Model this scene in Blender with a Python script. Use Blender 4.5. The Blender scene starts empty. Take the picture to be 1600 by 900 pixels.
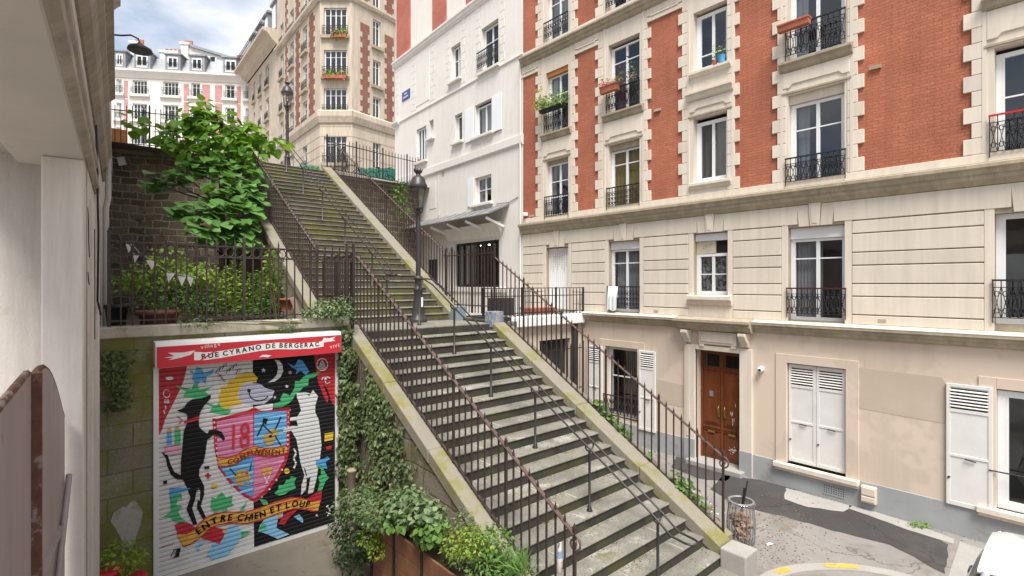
import bpy, bmesh, math, random
from mathutils import Vector, Matrix, noise
R = random.Random(7)
rad = math.radians
sc = bpy.context.scene
COL = sc.collection

# ------------------------------------------------------------------ camera numbers (survey of the place)
F, HY, TH, CZ = 803.36, 444.6, rad(41.387), 4.6
SN, CS = math.sin(TH), math.cos(TH)
def ray(px, py):
    r = (px - 800) / F
    return Vector((SN + CS * r, CS - SN * r, (HY - py) / F))
def onX(px, py, X):
    d = ray(px, py); t = X / d.x; return Vector((X, d.y * t, CZ + d.z * t))
def onY(px, py, Y):
    d = ray(px, py); t = Y / d.y; return Vector((d.x * t, Y, CZ + d.z * t))
def onZ(px, py, Z):
    d = ray(px, py); t = (Z - CZ) / d.z; return Vector((d.x * t, d.y * t, Z))
class Fac:
    """a vertical wall plane: local x runs along it, local y goes into the building"""
    def __init__(s, P, ang):
        s.P = P; s.ang = ang; a = rad(ang)
        s.u = (math.cos(a), math.sin(a)); s.n = (-s.u[1], s.u[0])
    def uv(s, px, py):
        d = ray(px, py)
        t = (s.P[0] * s.n[0] + s.P[1] * s.n[1]) / (d.x * s.n[0] + d.y * s.n[1])
        return ((d.x * t - s.P[0]) * s.u[0] + (d.y * t - s.P[1]) * s.u[1], CZ + d.z * t)

# ------------------------------------------------------------------ objects
W = {}
def thing(name, label, cat, loc=(0, 0, 0), rot=0.0, group=None):
    o = bpy.data.objects.new(name, None); COL.objects.link(o)
    o.empty_display_size = .2
    o.location = loc; o.rotation_euler = (0, 0, rad(rot))
    o['label'] = label; o['category'] = cat
    if group: o['group'] = group
    W[o] = Matrix.Translation(Vector(loc)) @ Matrix.Rotation(rad(rot), 4, 'Z')
    return o
def tag(o, label, cat, group=None):
    o['label'] = label; o['category'] = cat
    if group: o['group'] = group
    return o
def wmat(o):
    return W.get(o, Matrix.Identity(4))

class MB:
    def __init__(s): s.v = []; s.f = []; s.mi = []; s.sm = []
    def add(s, vs, fs, m=0, smooth=False):
        b = len(s.v); s.v += [Vector(v) for v in vs]
        for f in fs: s.f.append([i + b for i in f]); s.mi.append(m); s.sm.append(smooth)
        return s
    def quad(s, a, b, c, d, m=0): return s.add([a, b, c, d], [(0, 1, 2, 3)], m)
    def box(s, x0, x1, y0, y1, z0, z1, m=0):
        v = [(x, y, z) for z in (z0, z1) for y in (y0, y1) for x in (x0, x1)]
        return s.add(v, [(0, 2, 3, 1), (4, 5, 7, 6), (0, 1, 5, 4), (2, 6, 7, 3), (0, 4, 6, 2), (1, 3, 7, 5)], m)
    def obox(s, c, ax, ay, az, m=0):
        c, ax, ay, az = map(Vector, (c, ax, ay, az))
        v = [c + ax * i + ay * j + az * k for k in (-1, 1) for j in (-1, 1) for i in (-1, 1)]
        return s.add(v, [(0, 2, 3, 1), (4, 5, 7, 6), (0, 1, 5, 4), (2, 6, 7, 3), (0, 4, 6, 2), (1, 3, 7, 5)], m)
    def prism(s, poly, f0, f1, m=0):
        n = len(poly)
        v = [f0(p) for p in poly] + [f1(p) for p in poly]
        return s.add(v, [tuple(range(n))[::-1], tuple(range(n, 2 * n))] + [(i, (i + 1) % n, n + (i + 1) % n, n + i) for i in range(n)], m)
    def prof_y(s, poly, y0, y1, m=0):     # profile (x,z) swept along y
        return s.prism(poly, lambda p: (p[0], y0, p[1]), lambda p: (p[0], y1, p[1]), m)
    def prof_x(s, poly, x0, x1, m=0):     # profile (y,z) swept along x
        return s.prism(poly, lambda p: (x0, p[0], p[1]), lambda p: (x1, p[0], p[1]), m)
    def prof_z(s, poly, z0, z1, m=0):
        return s.prism(poly, lambda p: (p[0], p[1], z0), lambda p: (p[0], p[1], z1), m)
    def cyl(s, p0, p1, r0, r1=None, n=8, m=0, cap=True):
        p0, p1 = Vector(p0), Vector(p1); r1 = r0 if r1 is None else r1
        d = (p1 - p0).normalized(); a = d.orthogonal().normalized(); b = d.cross(a)
        v = []
        for p, r in ((p0, r0), (p1, r1)):
            for i in range(n):
                t = 2 * math.pi * i / n; v.append(p + (a * math.cos(t) + b * math.sin(t)) * r)
        fs = [(i, (i + 1) % n, n + (i + 1) % n, n + i) for i in range(n)]
        s.add(v, fs, m, n > 5)
        if cap:
            s.add(v[:n], [tuple(range(n))[::-1]], m); s.add(v[n:], [tuple(range(n))], m)
        return s
    def tube(s, pts, r, n=6, m=0, closed=False):
        pts = [Vector(p) for p in pts]; N = len(pts)
        rr = r if isinstance(r, (list, tuple)) else [r] * N
        up = None; v = []
        for i, p in enumerate(pts):
            if closed: t = (pts[(i + 1) % N] - pts[i - 1])
            else: t = pts[min(i + 1, N - 1)] - pts[max(i - 1, 0)]
            t.normalize()
            if up is None: up = t.orthogonal().normalized()
            up = (up - t * up.dot(t))
            if up.length < 1e-4: up = t.orthogonal()
            up.normalize(); b = t.cross(up)
            for k in range(n):
                a = 2 * math.pi * k / n; v.append(p + (up * math.cos(a) + b * math.sin(a)) * rr[i])
        fs = []
        for i in range(N if closed else N - 1):
            j = (i + 1) % N
            for k in range(n): fs.append((i * n + k, i * n + (k + 1) % n, j * n + (k + 1) % n, j * n + k))
        s.add(v, fs, m, True)
        if not closed:
            s.add(v[:n], [tuple(range(n))[::-1]], m); s.add(v[-n:], [tuple(range(n))], m)
        return s
    def lathe(s, prof, c=(0, 0, 0), n=16, m=0, smooth=True, sx=1, sy=1):
        v = []; fs = []
        for r, z in prof:
            for i in range(n):
                t = 2 * math.pi * i / n; v.append((c[0] + r * sx * math.cos(t), c[1] + r * sy * math.sin(t), c[2] + z))
        for k in range(len(prof) - 1):
            for i in range(n): fs.append((k * n + i, k * n + (i + 1) % n, (k + 1) * n + (i + 1) % n, (k + 1) * n + i))
        s.add(v, fs, m, smooth)
        s.add(v[:n], [tuple(range(n))[::-1]], m); s.add(v[-n:], [tuple(range(n))], m)
        return s
    def cut(s): 
        if not hasattr(s, 'cuts'): s.cuts = []
        s.cuts.append((len(s.v), len(s.f)))
    def build_parts(s, name, mats, parent=None, **kw):
        s.cut(); pv = pf = 0; out = []
        for v, f in s.cuts:
            if f > pf:
                q = MB(); q.v = s.v[pv:v]; q.f = [[i - pv for i in t] for t in s.f[pf:f]]; q.mi = s.mi[pf:f]; q.sm = s.sm[pf:f]
                out.append(q.build(name, mats, parent, **kw))
            pv, pf = v, f
        return out
    def build(s, name, mats, parent=None, world=True, bevel=0, seg=1, kind=None, label=None, cat=None, group=None):
        me = bpy.data.meshes.new(name)
        vs = s.v
        if parent is not None and world:
            inv = wmat(parent).inverted(); vs = [inv @ v for v in vs]
        me.from_pydata([tuple(v) for v in vs], [], s.f)
        if not isinstance(mats, (list, tuple)): mats = [mats]
        for m in mats: me.materials.append(m)
        me.polygons.foreach_set('material_index', s.mi); me.polygons.foreach_set('use_smooth', s.sm)
        me.update()
        o = bpy.data.objects.new(name, me); COL.objects.link(o)
        if parent is not None: o.parent = parent; W[o] = wmat(parent)
        if bevel:
            b = o.modifiers.new('bevel', 'BEVEL'); b.width = bevel; b.segments = seg; b.limit_method = 'ANGLE'; b.angle_limit = rad(40)
        if kind: o['kind'] = kind
        if label: o['label'] = label
        if cat: o['category'] = cat
        if group: o['group'] = group
        return o
def dup(o, parent, loc, scale=None, rot=None, label=None):
    c = o.copy(); COL.objects.link(c); c.parent = parent; c.location = loc
    if scale: c.scale = scale
    if rot: c.rotation_euler = rot
    return c

# ------------------------------------------------------------------ materials
def srgb(r, g, b):
    f = lambda c: (c / 255 / 12.92) if c / 255 <= .04045 else ((c / 255 + .055) / 1.055) ** 2.4
    return (f(r), f(g), f(b))
class NT:
    def __init__(s, name):
        s.mat = bpy.data.materials.new(name); s.mat.use_nodes = True
        s.t = s.mat.node_tree; s.n = s.t.nodes; s.n.clear()
        s.out = s.n.new('ShaderNodeOutputMaterial')
    def new(s, typ, **kw):
        n = s.n.new(typ)
        for k, v in kw.items():
            if k in n.inputs.keys() and not hasattr(n, k): n.inputs[k].default_value = v
            else: setattr(n, k, v)
        return n
    def link(s, a, b): s.t.links.new(a, b)
    def val(s, node, **kw):
        for k, v in kw.items(): node.inputs[k.replace('_', ' ')].default_value = v
        return node
def c4(c): return (c[0], c[1], c[2], 1)
def mixc(N, fac, a, b, blend='MIX'):
    n = N.new('ShaderNodeMix'); n.data_type = 'RGBA'; n.blend_type = blend
    for sock, x in ((n.inputs[0], fac), (n.inputs[6], a), (n.inputs[7], b)):
        if hasattr(x, 'is_output'): N.link(x, sock)
        elif isinstance(x, (int, float)): sock.default_value = x
        else: sock.default_value = c4(x)
    return n.outputs[2]
def coords(N, scale=(1, 1, 1), src='Object', swap=None):
    tc = N.new('ShaderNodeTexCoord'); o = tc.outputs[src]
    if src == 'Position':
        pass
    if swap:
        sx = N.new('ShaderNodeSeparateXYZ'); cb = N.new('ShaderNodeCombineXYZ'); N.link(o, sx.inputs[0])
        for i, k in enumerate(swap): N.link(sx.outputs[k], cb.inputs[i])
        o = cb.outputs[0]
    mp = N.new('ShaderNodeMapping'); mp.inputs['Scale'].default_value = scale; N.link(o, mp.inputs[0])
    return mp.outputs[0]
def noise_tex(N, vec, scale, detail=4, rough=.6):
    n = N.new('ShaderNodeTexNoise'); n.inputs['Scale'].default_value = scale; n.inputs['Detail'].default_value = detail
    n.inputs['Roughness'].default_value = rough; N.link(vec, n.inputs['Vector']); return n.outputs['Fac']
def ramp(N, fac, stops):
    r = N.new('ShaderNodeValToRGB'); N.link(fac, r.inputs[0]); e = r.color_ramp.elements
    while len(e) < len(stops): e.new(.5)
    for q, (p, c) in zip(e, stops):
        q.position = p; q.color = c4(c) if isinstance(c, tuple) else (c, c, c, 1)
    return r.outputs[0]
def M(name, col, rough=.8, var=.12, vs=1.2, bump=.15, bs=45, metal=0.0, streak=0.0, moss=None, moss_t=(.5, .62), moss_s=1.4,
      spot=None, spot_t=(.62, .7), spot_s=3.0, spec=.4, fleck=0.0, fs=90, bd=.01, isl=0.0):
    N = NT(name); p = N.new('ShaderNodeBsdfPrincipled'); N.link(p.outputs[0], N.out.inputs[0])
    p.inputs['Roughness'].default_value = rough; p.inputs['Metallic'].default_value = metal
    p.inputs['Specular IOR Level'].default_value = spec
    co = coords(N)
    n1 = noise_tex(N, co, vs, 6, .65)
    c = ramp(N, n1, [(.3, tuple(x * (1 - var) for x in col)), (.7, tuple(min(1, x * (1 + var)) for x in col))])
    if streak:
        cs_ = coords(N, (5, 5, .35)); ns = noise_tex(N, cs_, 1.3, 5, .7)
        f = ramp(N, ns, [(.42, 0.0), (.72, 1.0)])
        c = mixc(N, f, c, tuple(x * (1 - streak) for x in col), 'MIX')
    if isl:
        g_ = N.new('ShaderNodeNewGeometry'); c = mixc(N, 1.0, c, ramp(N, g_.outputs['Random Per Island'], [(0.0, 1 - isl), (1.0, 1.0 + isl * .3)]), 'MULTIPLY')
    if spot:
        nn = noise_tex(N, co, spot_s, 5, .7); c = mixc(N, ramp(N, nn, [(spot_t[0], 0.0), (spot_t[1], 1.0)]), c, spot)
    if moss:
        nm = noise_tex(N, co, moss_s, 7, .72); c = mixc(N, ramp(N, nm, [(moss_t[0], 0.0), (moss_t[1], 1.0)]), c, moss)
    if fleck:
        nf = noise_tex(N, co, fs, 2, .5); c = mixc(N, ramp(N, nf, [(.35, 1.0), (.5, 0.0)]), c, tuple(x * (1 - fleck) for x in col))
    N.link(c, p.inputs['Base Color'])
    if bump:
        nb = noise_tex(N, co, bs, 5, .65); b = N.new('ShaderNodeBump'); b.inputs['Strength'].default_value = bump; b.inputs['Distance'].default_value = bd
        N.link(nb, b.inputs['Height']); N.link(b.outputs[0], p.inputs['Normal'])
    return N.mat
def asphalt(name, col, dirt):
    N = NT(name); p = N.new('ShaderNodeBsdfPrincipled'); N.link(p.outputs[0], N.out.inputs[0]); p.inputs['Roughness'].default_value = .8; p.inputs['Specular IOR Level'].default_value = .3
    co = coords(N); sc_ = lambda k: tuple(min(1, x * k) for x in col)
    c = ramp(N, noise_tex(N, co, .55, 7, .7), [(.32, sc_(.78)), (.68, sc_(1.15))])
    c = mixc(N, 1.0, c, ramp(N, noise_tex(N, co, 130, 3, .6), [(.3, .62), (.7, 1.3)]), 'MULTIPLY')
    c = mixc(N, ramp(N, noise_tex(N, co, .8, 8, .75), [(.53, 0.0), (.66, .75)]), c, dirt)
    c = mixc(N, ramp(N, noise_tex(N, co, 14, 3, .6), [(.66, 0.0), (.72, .8)]), c, sc_(.35))
    nz = N.new('ShaderNodeTexNoise'); nz.inputs['Scale'].default_value = 1.4; nz.inputs['Detail'].default_value = 5; N.link(co, nz.inputs['Vector'])
    va = N.new('ShaderNodeVectorMath'); va.operation = 'MULTIPLY_ADD'; N.link(nz.outputs['Color'], va.inputs[0]); va.inputs[1].default_value = (.9, .9, .9); N.link(co, va.inputs[2])
    v = N.new('ShaderNodeTexVoronoi'); v.feature = 'DISTANCE_TO_EDGE'; v.inputs['Scale'].default_value = .42; N.link(va.outputs[0], v.inputs['Vector'])
    c = mixc(N, ramp(N, v.outputs['Distance'], [(.0, .85), (.006, 0.0)]), c, sc_(.25))
    N.link(c, p.inputs['Base Color'])
    b = N.new('ShaderNodeBump'); b.inputs['Strength'].default_value = .5; b.inputs['Distance'].default_value = .012; N.link(noise_tex(N, co, 120, 4, .65), b.inputs['Height']); N.link(b.outputs[0], p.inputs['Normal'])
    return N.mat
def brick(name, cols, mortar, bw, bh, swap, mort=.012, rough=.85, bump=.4, moss=None, moss_t=(.5, .65), moss_s=.9, odd=None, dirt=None, vs=1.0, smooth=.1, warp=0.0, streak=0.0):
    N = NT(name); p = N.new('ShaderNodeBsdfPrincipled'); N.link(p.outputs[0], N.out.inputs[0]); p.inputs['Roughness'].default_value = rough
    p.inputs['Specular IOR Level'].default_value = .25
    co = coords(N, swap=swap)
    # ragged edges
    nz = N.new('ShaderNodeTexNoise'); nz.inputs['Scale'].default_value = 7; nz.inputs['Detail'].default_value = 3; N.link(co, nz.inputs['Vector'])
    mx = N.new('ShaderNodeVectorMath'); mx.operation = 'MULTIPLY_ADD'
    N.link(nz.outputs['Color'], mx.inputs[0]); mx.inputs[1].default_value = (mort * 1.2,) * 3; N.link(co, mx.inputs[2])
    if warp:
        n0 = N.new('ShaderNodeTexNoise'); n0.inputs['Scale'].default_value = 1.6; n0.inputs['Detail'].default_value = 2; N.link(co, n0.inputs['Vector'])
        m0 = N.new('ShaderNodeVectorMath'); m0.operation = 'MULTIPLY_ADD'; N.link(n0.outputs['Color'], m0.inputs[0]); m0.inputs[1].default_value = (warp,) * 3; N.link(mx.outputs[0], m0.inputs[2]); mx = m0
    b = N.new('ShaderNodeTexBrick'); N.link(mx.outputs[0], b.inputs['Vector'])
    b.inputs['Scale'].default_value = 1; b.inputs['Brick Width'].default_value = bw; b.inputs['Row Height'].default_value = bh
    b.inputs['Mortar Size'].default_value = mort; b.inputs['Mortar Smooth'].default_value = smooth; b.inputs['Bias'].default_value = 0
    b.inputs['Color1'].default_value = c4(cols[0]); b.inputs['Color2'].default_value = c4(cols[1]); b.inputs['Mortar'].default_value = c4(mortar)
    n1 = noise_tex(N, co, vs, 6, .65)
    c = mixc(N, 1.0, b.outputs['Color'], ramp(N, n1, [(.3, .78), (.7, 1.12)]), 'MULTIPLY')
    n2 = noise_tex(N, co, 28, 4, .7)
    c = mixc(N, 1.0, c, ramp(N, n2, [(.3, .8), (.7, 1.15)]), 'MULTIPLY')
    if streak:
        c = mixc(N, ramp(N, noise_tex(N, coords(N, (4, 4, .3)), 1.2, 6, .7), [(.45, 0.0), (.75, streak)]), c, tuple(x * .45 for x in cols[1]))
    if odd:
        no = noise_tex(N, co, 1.7, 2, .5); c = mixc(N, ramp(N, no, [(.64, 0.0), (.7, .8)]), c, odd)
    if moss:
        nm = noise_tex(N, co, moss_s, 7, .75); c = mixc(N, ramp(N, nm, [(moss_t[0], 0.0), (moss_t[1], .9)]), c, moss)
    N.link(c, p.inputs['Base Color'])
    inv = N.new('ShaderNodeMath'); inv.operation = 'MULTIPLY_ADD'; N.link(b.outputs['Fac'], inv.inputs[0]); inv.inputs[1].default_value = -1.0
    N.link(n2, inv.inputs[2])
    bp = N.new('ShaderNodeBump'); bp.inputs['Strength'].default_value = bump; bp.inputs['Distance'].default_value = .02
    N.link(inv.outputs[0], bp.inputs['Height']); N.link(bp.outputs[0], p.inputs['Normal'])
    return N.mat
def leafmat(name, a, b, c, trans=.35, rough=.5):
    N = NT(name); p = N.new('ShaderNodeBsdfPrincipled'); p.inputs['Roughness'].default_value = rough; p.inputs['Specular IOR Level'].default_value = .35
    g = N.new('ShaderNodeNewGeometry')
    col = ramp(N, g.outputs['Random Per Island'], [(0.0, a), (.5, b), (1.0, c)])
    N.link(col, p.inputs['Base Color'])
    t = N.new('ShaderNodeBsdfTranslucent'); N.link(mixc(N, .5, col, (.25, .35, .03)), t.inputs[0])
    m = N.new('ShaderNodeMixShader'); m.inputs[0].default_value = trans
    N.link(p.outputs[0], m.inputs[1]); N.link(t.outputs[0], m.inputs[2]); N.link(m.outputs[0], N.out.inputs[0])
    return N.mat
def glassmat(name, tint=(.72, .76, .78), refl=.10, bump=.02):
    N = NT(name); tr = N.new('ShaderNodeBsdfTransparent'); tr.inputs[0].default_value = c4(tint)
    gl = N.new('ShaderNodeBsdfGlossy'); gl.inputs['Roughness'].default_value = .02; gl.inputs[0].default_value = (.9, .93, .95, 1)
    fr = N.new('ShaderNodeLayerWeight'); fr.inputs[0].default_value = .5
    pw = N.new('ShaderNodeMath'); pw.operation = 'POWER'; pw.inputs[1].default_value = 4.5; N.link(fr.outputs['Facing'], pw.inputs[0])
    ad = N.new('ShaderNodeMath'); ad.operation = 'MULTIPLY_ADD'; ad.inputs[1].default_value = .85; ad.inputs[2].default_value = refl; ad.use_clamp = True; N.link(pw.outputs[0], ad.inputs[0])
    co = coords(N); nb = noise_tex(N, co, 1.5, 2, .5); b = N.new('ShaderNodeBump'); b.inputs['Strength'].default_value = bump; b.inputs['Distance'].default_value = .05
    N.link(nb, b.inputs['Height']); N.link(b.outputs[0], gl.inputs['Normal'])
    m = N.new('ShaderNodeMixShader'); N.link(ad.outputs[0], m.inputs[0]); N.link(tr.outputs[0], m.inputs[1]); N.link(gl.outputs[0], m.inputs[2])
    N.link(m.outputs[0], N.out.inputs[0]); return N.mat

MOSS = (.075, .085, .022)
m = {}
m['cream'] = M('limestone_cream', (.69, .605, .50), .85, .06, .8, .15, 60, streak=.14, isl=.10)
m['cream_dark'] = M('limestone_dark_streaked', (.40, .335, .24), .9, .18, 2.2, .2, 50, streak=.3)  # darker, more streaked cream for cornices, courses, joints and vents
m['brickred'] = brick('painted_orange_brick', ((.46, .165, .095), (.405, .138, .078)), (.36, .118, .064), .22, .066, (0, 2, 1), mort=.009, rough=.8, bump=.45, vs=.55, streak=.30)
m['plaster'] = M('beige_plaster', (.61, .50, .395), .9, .07, .5, .14, 60, spot=(.64, .525, .42), spot_t=(.50, .53), spot_s=.25, streak=.14)
m['plaster2'] = M('beige_plaster_repair', (.51, .415, .32), .9, .08, 1.2, .12, 60)
m['plinth'] = M('grey_plinth_paint', (.33, .34, .34), .85, .08, 1.0, .15, 50, spot=(.27, .25, .22), spot_t=(.55, .70), spot_s=2.2)
m['white'] = M('white_render', (.745, .70, .64), .85, .06, .5, .10, 60, streak=.10, spot=(.67, .62, .56), spot_t=(.58, .68), spot_s=.6)
m['offwhite'] = M('white_window_paint', (.80, .80, .79), .45, .03, 2, .03, 30)
m['shutter'] = M('worn_white_shutter_paint', (.70, .68, .64), .6, .06, 3, .1, 30, spot=(.45, .41, .35), spot_t=(.70, .74), spot_s=9)
m['salmon'] = brick('salmon_red_brick', ((.50, .16, .11), (.45, .14, .10)), (.46, .19, .14), .22, .075, (0, 2, 1), mort=.008, bump=.2)
m['brickdark'] = brick('weathered_red_brick', ((.29, .105, .07), (.20, .07, .05)), (.27, .16, .12), .22, .075, (0, 2, 1), mort=.012, bump=.3, odd=(.20, .10, .07))
m['pinkbrick'] = brick('pale_pink_brick', ((.56, .25, .24), (.50, .22, .22)), (.58, .34, .31), .22, .075, (0, 2, 1), bump=.1)
m['iron'] = M('black_wrought_iron', (.028, .027, .028), .5, .2, 8, .1, 60, metal=.3)
m['rail'] = M('brown_painted_iron', (.05, .036, .033), .55, .3, 5, .2, 60, metal=.2, spot=(.12, .07, .055), spot_t=(.62, .7), spot_s=9)
m['railtop'] = M('worn_purple_brown_iron', (.14, .092, .084), .5, .3, 6, .15, 60, metal=.3, spot=(.10, .06, .05), spot_t=(.55, .65), spot_s=12)
m['steel'] = M('dark_steel_tube', (.06, .056, .055), .38, .2, 6, .05, 60, metal=.6)
m['lampgreen'] = M('dark_lamp_paint', (.055, .048, .048), .4, .2, 5, .08, 40, metal=.2)
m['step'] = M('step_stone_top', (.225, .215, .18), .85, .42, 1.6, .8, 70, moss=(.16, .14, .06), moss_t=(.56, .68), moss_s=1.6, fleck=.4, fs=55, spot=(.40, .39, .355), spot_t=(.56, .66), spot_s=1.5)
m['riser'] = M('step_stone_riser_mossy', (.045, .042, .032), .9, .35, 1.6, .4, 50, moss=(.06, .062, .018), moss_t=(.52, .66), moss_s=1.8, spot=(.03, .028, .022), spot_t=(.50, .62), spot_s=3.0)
m['stepjoint'] = M('pale_joint', (.46, .42, .31), .9, .1)
m['stringer'] = M('stringer_stone', (.27, .243, .19), .88, .18, 1.3, .35, 55, moss=(.20, .185, .04), moss_t=(.48, .60), moss_s=1.3, streak=.12, fleck=.25)
m['sidewall'] = brick('stair_side_wall', ((.27, .235, .18), (.21, .18, .135)), (.17, .145, .105), .75, .36, (1, 2, 0), mort=.02, bump=.5, moss=(.10, .10, .035), moss_t=(.50, .66), moss_s=1.2, smooth=.5, warp=.12)
m['mosswall'] = brick('mossy_block_wall', ((.29, .26, .20), (.235, .205, .155)), (.17, .145, .10), .62, .36, (0, 2, 1), mort=.014, bump=.5, moss=(.15, .155, .025), moss_t=(.41, .57), moss_s=.75, smooth=.4)
m['rubble'] = brick('old_brown_rubble', ((.32, .255, .18), (.14, .115, .085)), (.46, .39, .28), .46, .235, (0, 2, 1), mort=.026, bump=1.0, moss=(.095, .10, .035), moss_t=(.55, .66), moss_s=1.0, odd=(.25, .085, .05), smooth=.4, warp=.22)
m['coping'] = M('coping_stone', (.42, .38, .30), .9, .2, 1.2, .35, 50, moss=(.14, .125, .05), moss_t=(.52, .66), moss_s=1.2, streak=.25)
m['asphalt'] = asphalt('pale_street_asphalt', (.27, .25, .23), (.17, .145, .12))
m['asphalt_dark'] = asphalt('dark_asphalt_repair', (.062, .058, .056), (.085, .078, .07))
m['concrete'] = M('pale_concrete', (.36, .34, .31), .85, .12, 2.0, .3, 60, fleck=.2)
m['alley'] = M('damp_alley_concrete', (.20, .175, .14), .7, .2, .7, .3, 60, moss=(.10, .10, .03), moss_t=(.55, .68), moss_s=.7, spot=(.12, .10, .08), spot_t=(.56, .66), spot_s=.9)
m['soil'] = M('dark_soil', (.06, .045, .03), .95, .3, 3, .6, 30)
m['yellow'] = M('yellow_road_paint', (.62, .38, .05), .8, .15, 5, .2, 60, spot=(.3, .25, .18), spot_t=(.58, .62), spot_s=9)
m['doorwood'] = M('varnished_brown_door', (.19, .055, .018), .35, .3, 2, .08, 30, streak=.45)
m['brass'] = M('old_brass', (.45, .32, .10), .35, .15, 5, .05, metal=.9)
m['dark'] = M('dark_interior', (.035, .034, .033), .9, .1, 1, 0)
m['room'] = M('room_interior', (.10, .095, .09), .9, .3, .8, 0)
m['glass'] = glassmat('window_glass', (.64, .66, .67), .085, .10)
m['lampglass'] = glassmat('lantern_glass', (.95, .96, .95), .06, .1)
m['curtain'] = M('grey_net_curtain', (.40, .40, .42), .9, .12, 2, .2, 12)
m['curtain_yellow'] = M('yellow_curtain', (.42, .30, .08), .9, .15, 2, .2, 12)
m['lace'] = M('lace_curtain', (.50, .50, .49), .9, .1, 3, .2, 30, spot=(.12, .12, .12), spot_t=(.5, .54), spot_s=11)
m['zinc'] = M('zinc_roof', (.29, .30, .315), .45, .12, 1, .05, 20, metal=.3, streak=.15)
m['canopy'] = M('grey_zinc_canopy', (.34, .34, .34), .4, .2, 2, .1, 20, metal=.5, streak=.25)
m['terracotta'] = M('terracotta', (.40, .13, .07), .8, .15, 5, .15, 40)
m['potbrown'] = M('brown_plastic_pot', (.16, .07, .045), .6, .15, 4, .05)
m['plank'] = M('stained_planter_wood', (.25, .115, .06), .7, .25, 3, .3, 25, streak=.35)
m['blackmetal'] = M('black_metal_strip', (.02, .02, .02), .5, .1)
m['bark'] = M('bark', (.12, .10, .07), .9, .3, 6, .6, 30)
m['red'] = M('mural_red', (.52, .022, .035), .55, .10, 3, .05)
m['mwhite'] = M('mural_white', (.72, .71, .69), .6, .05, 2, .05, streak=.08)
m['mblack'] = M('mural_black', (.012, .012, .013), .75, .2, 3, .03, spec=.2)
m['mpink'] = M('mural_pink', (.70, .19, .36), .6, .1, 3, .05)
m['mpinklight'] = M('mural_pale_pink', (.74, .34, .48), .6, .1, 3, .05)
m['mblue'] = M('mural_blue', (.09, .36, .70), .6, .1, 3, .05)
m['mbluelight'] = M('mural_pale_blue', (.26, .55, .78), .6, .1, 3, .05)
m['mgreen'] = M('mural_green', (.07, .46, .17), .6, .1, 3, .05)
m['myellow'] = M('mural_yellow', (.72, .48, .04), .6, .15, 3, .05)
m['mgold'] = M('mural_gold', (.70, .38, .06), .6, .15, 4, .05)
m['mtan'] = M('mural_tan', (.52, .34, .10), .6, .15, 4, .05)
m['mgrey'] = M('mural_lavender_grey', (.46, .46, .56), .6, .1, 3, .05)
m['slat_shade'] = M('slat_gap_shade', (.055, .052, .05), .8, .2)  # dark tone standing in for the shade in the slat grooves
m['gate'] = M('brown_grey_steel_gate', (.36, .30, .29), .5, .12, 1.0, .08, 20, streak=.2, spot=(.22, .16, .14), spot_t=(.66, .72), spot_s=4)
m['rust'] = M('rusted_gate_edge', (.13, .06, .035), .7, .4, 6, .4, 40, spot=(.25, .21, .19), spot_t=(.55, .6), spot_s=6)
m['leftwhite'] = M('left_house_paint', (.61, .56, .515), .85, .10, 1.2, .35, 30, streak=.22, spot=(.50, .43, .37), spot_t=(.60, .70), spot_s=2.6)
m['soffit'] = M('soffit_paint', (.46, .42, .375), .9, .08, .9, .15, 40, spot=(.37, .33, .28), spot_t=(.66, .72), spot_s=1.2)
m['moulding'] = M('dirty_moulding', (.34, .295, .245), .9, .2, 1.5, .25, 40, streak=.35)
m['carwhite'] = M('white_car_paint', (.80, .80, .80), .15, .01, 1, 0, spec=.6)
m['carglass'] = M('dark_car_glass', (.012, .013, .015), .05, .1, 1, 0, spec=.7)
m['rubber'] = M('tyre_rubber', (.02, .02, .02), .8, .1, 4, .1)
m['plasticred'] = M('red_lamp_plastic', (.5, .02, .02), .25, .1, 3, 0)
m['bluepaint'] = M('blue_grey_paint', (.20, .25, .27), .8, .15, 3, .2, 40, moss=(.25, .22, .14), moss_t=(.62, .70), moss_s=3)
m['bluegraf'] = M('blue_graffiti_stone', (.15, .20, .29), .8, .3, 5, .3, 40, spot=(.35, .32, .26), spot_t=(.5, .58), spot_s=6)
m['greenboard'] = M('green_hoarding', (.03, .20, .14), .6, .15, 2, .05)
m['orangeboard'] = M('orange_board', (.58, .24, .07), .7, .1, 2, .05)
m['signblue'] = M('enamel_blue', (.03, .05, .22), .3, .1, 3, 0)
m['ivory'] = M('ivory_plastic', (.66, .58, .47), .5, .04, 3, .02)
m['plastic_white'] = M('white_plastic', (.78, .78, .77), .4, .03, 3, .02)
m['towel'] = M('patterned_towel', (.66, .68, .68), .9, .06, 6, .3, 80, spot=(.55, .25, .28), spot_t=(.64, .68), spot_s=14)
m['bag'] = glassmat('clear_bin_bag', (.93, .92, .90), .05, .35)
m['rubbish'] = M('rubbish', (.40, .27, .19), .8, .5, 9, .6, 20, spot=(.55, .12, .16), spot_t=(.62, .66), spot_s=8)
m['cloth'] = M('faded_pennant_cloth', (.60, .57, .54), .9, .1, 5, .1)
m['gold'] = M('potplant_gold', (.6, .45, .1), .8)
m['pipe'] = M('grey_pipe', (.40, .38, .35), .6, .1)
m['postconc'] = M('weathered_round_post', (.36, .28, .21), .85, .2, 3, .3, 40, streak=.3)
m['roofcream'] = M('bright_painted_wall', (.74, .70, .64), .85, .05, .6, .05)
m['leaf_big'] = leafmat('broad_leaf_bright', (.085, .22, .025), (.15, .33, .035), (.27, .46, .06), .4)
m['leaf_big_low'] = leafmat('broad_leaf_bluish', (.075, .20, .04), (.12, .28, .06), (.18, .37, .09), .35)
m['leaf_lime'] = leafmat('lime_shrub_leaf', (.13, .24, .03), (.23, .36, .04), (.36, .46, .07), .35)
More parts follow.
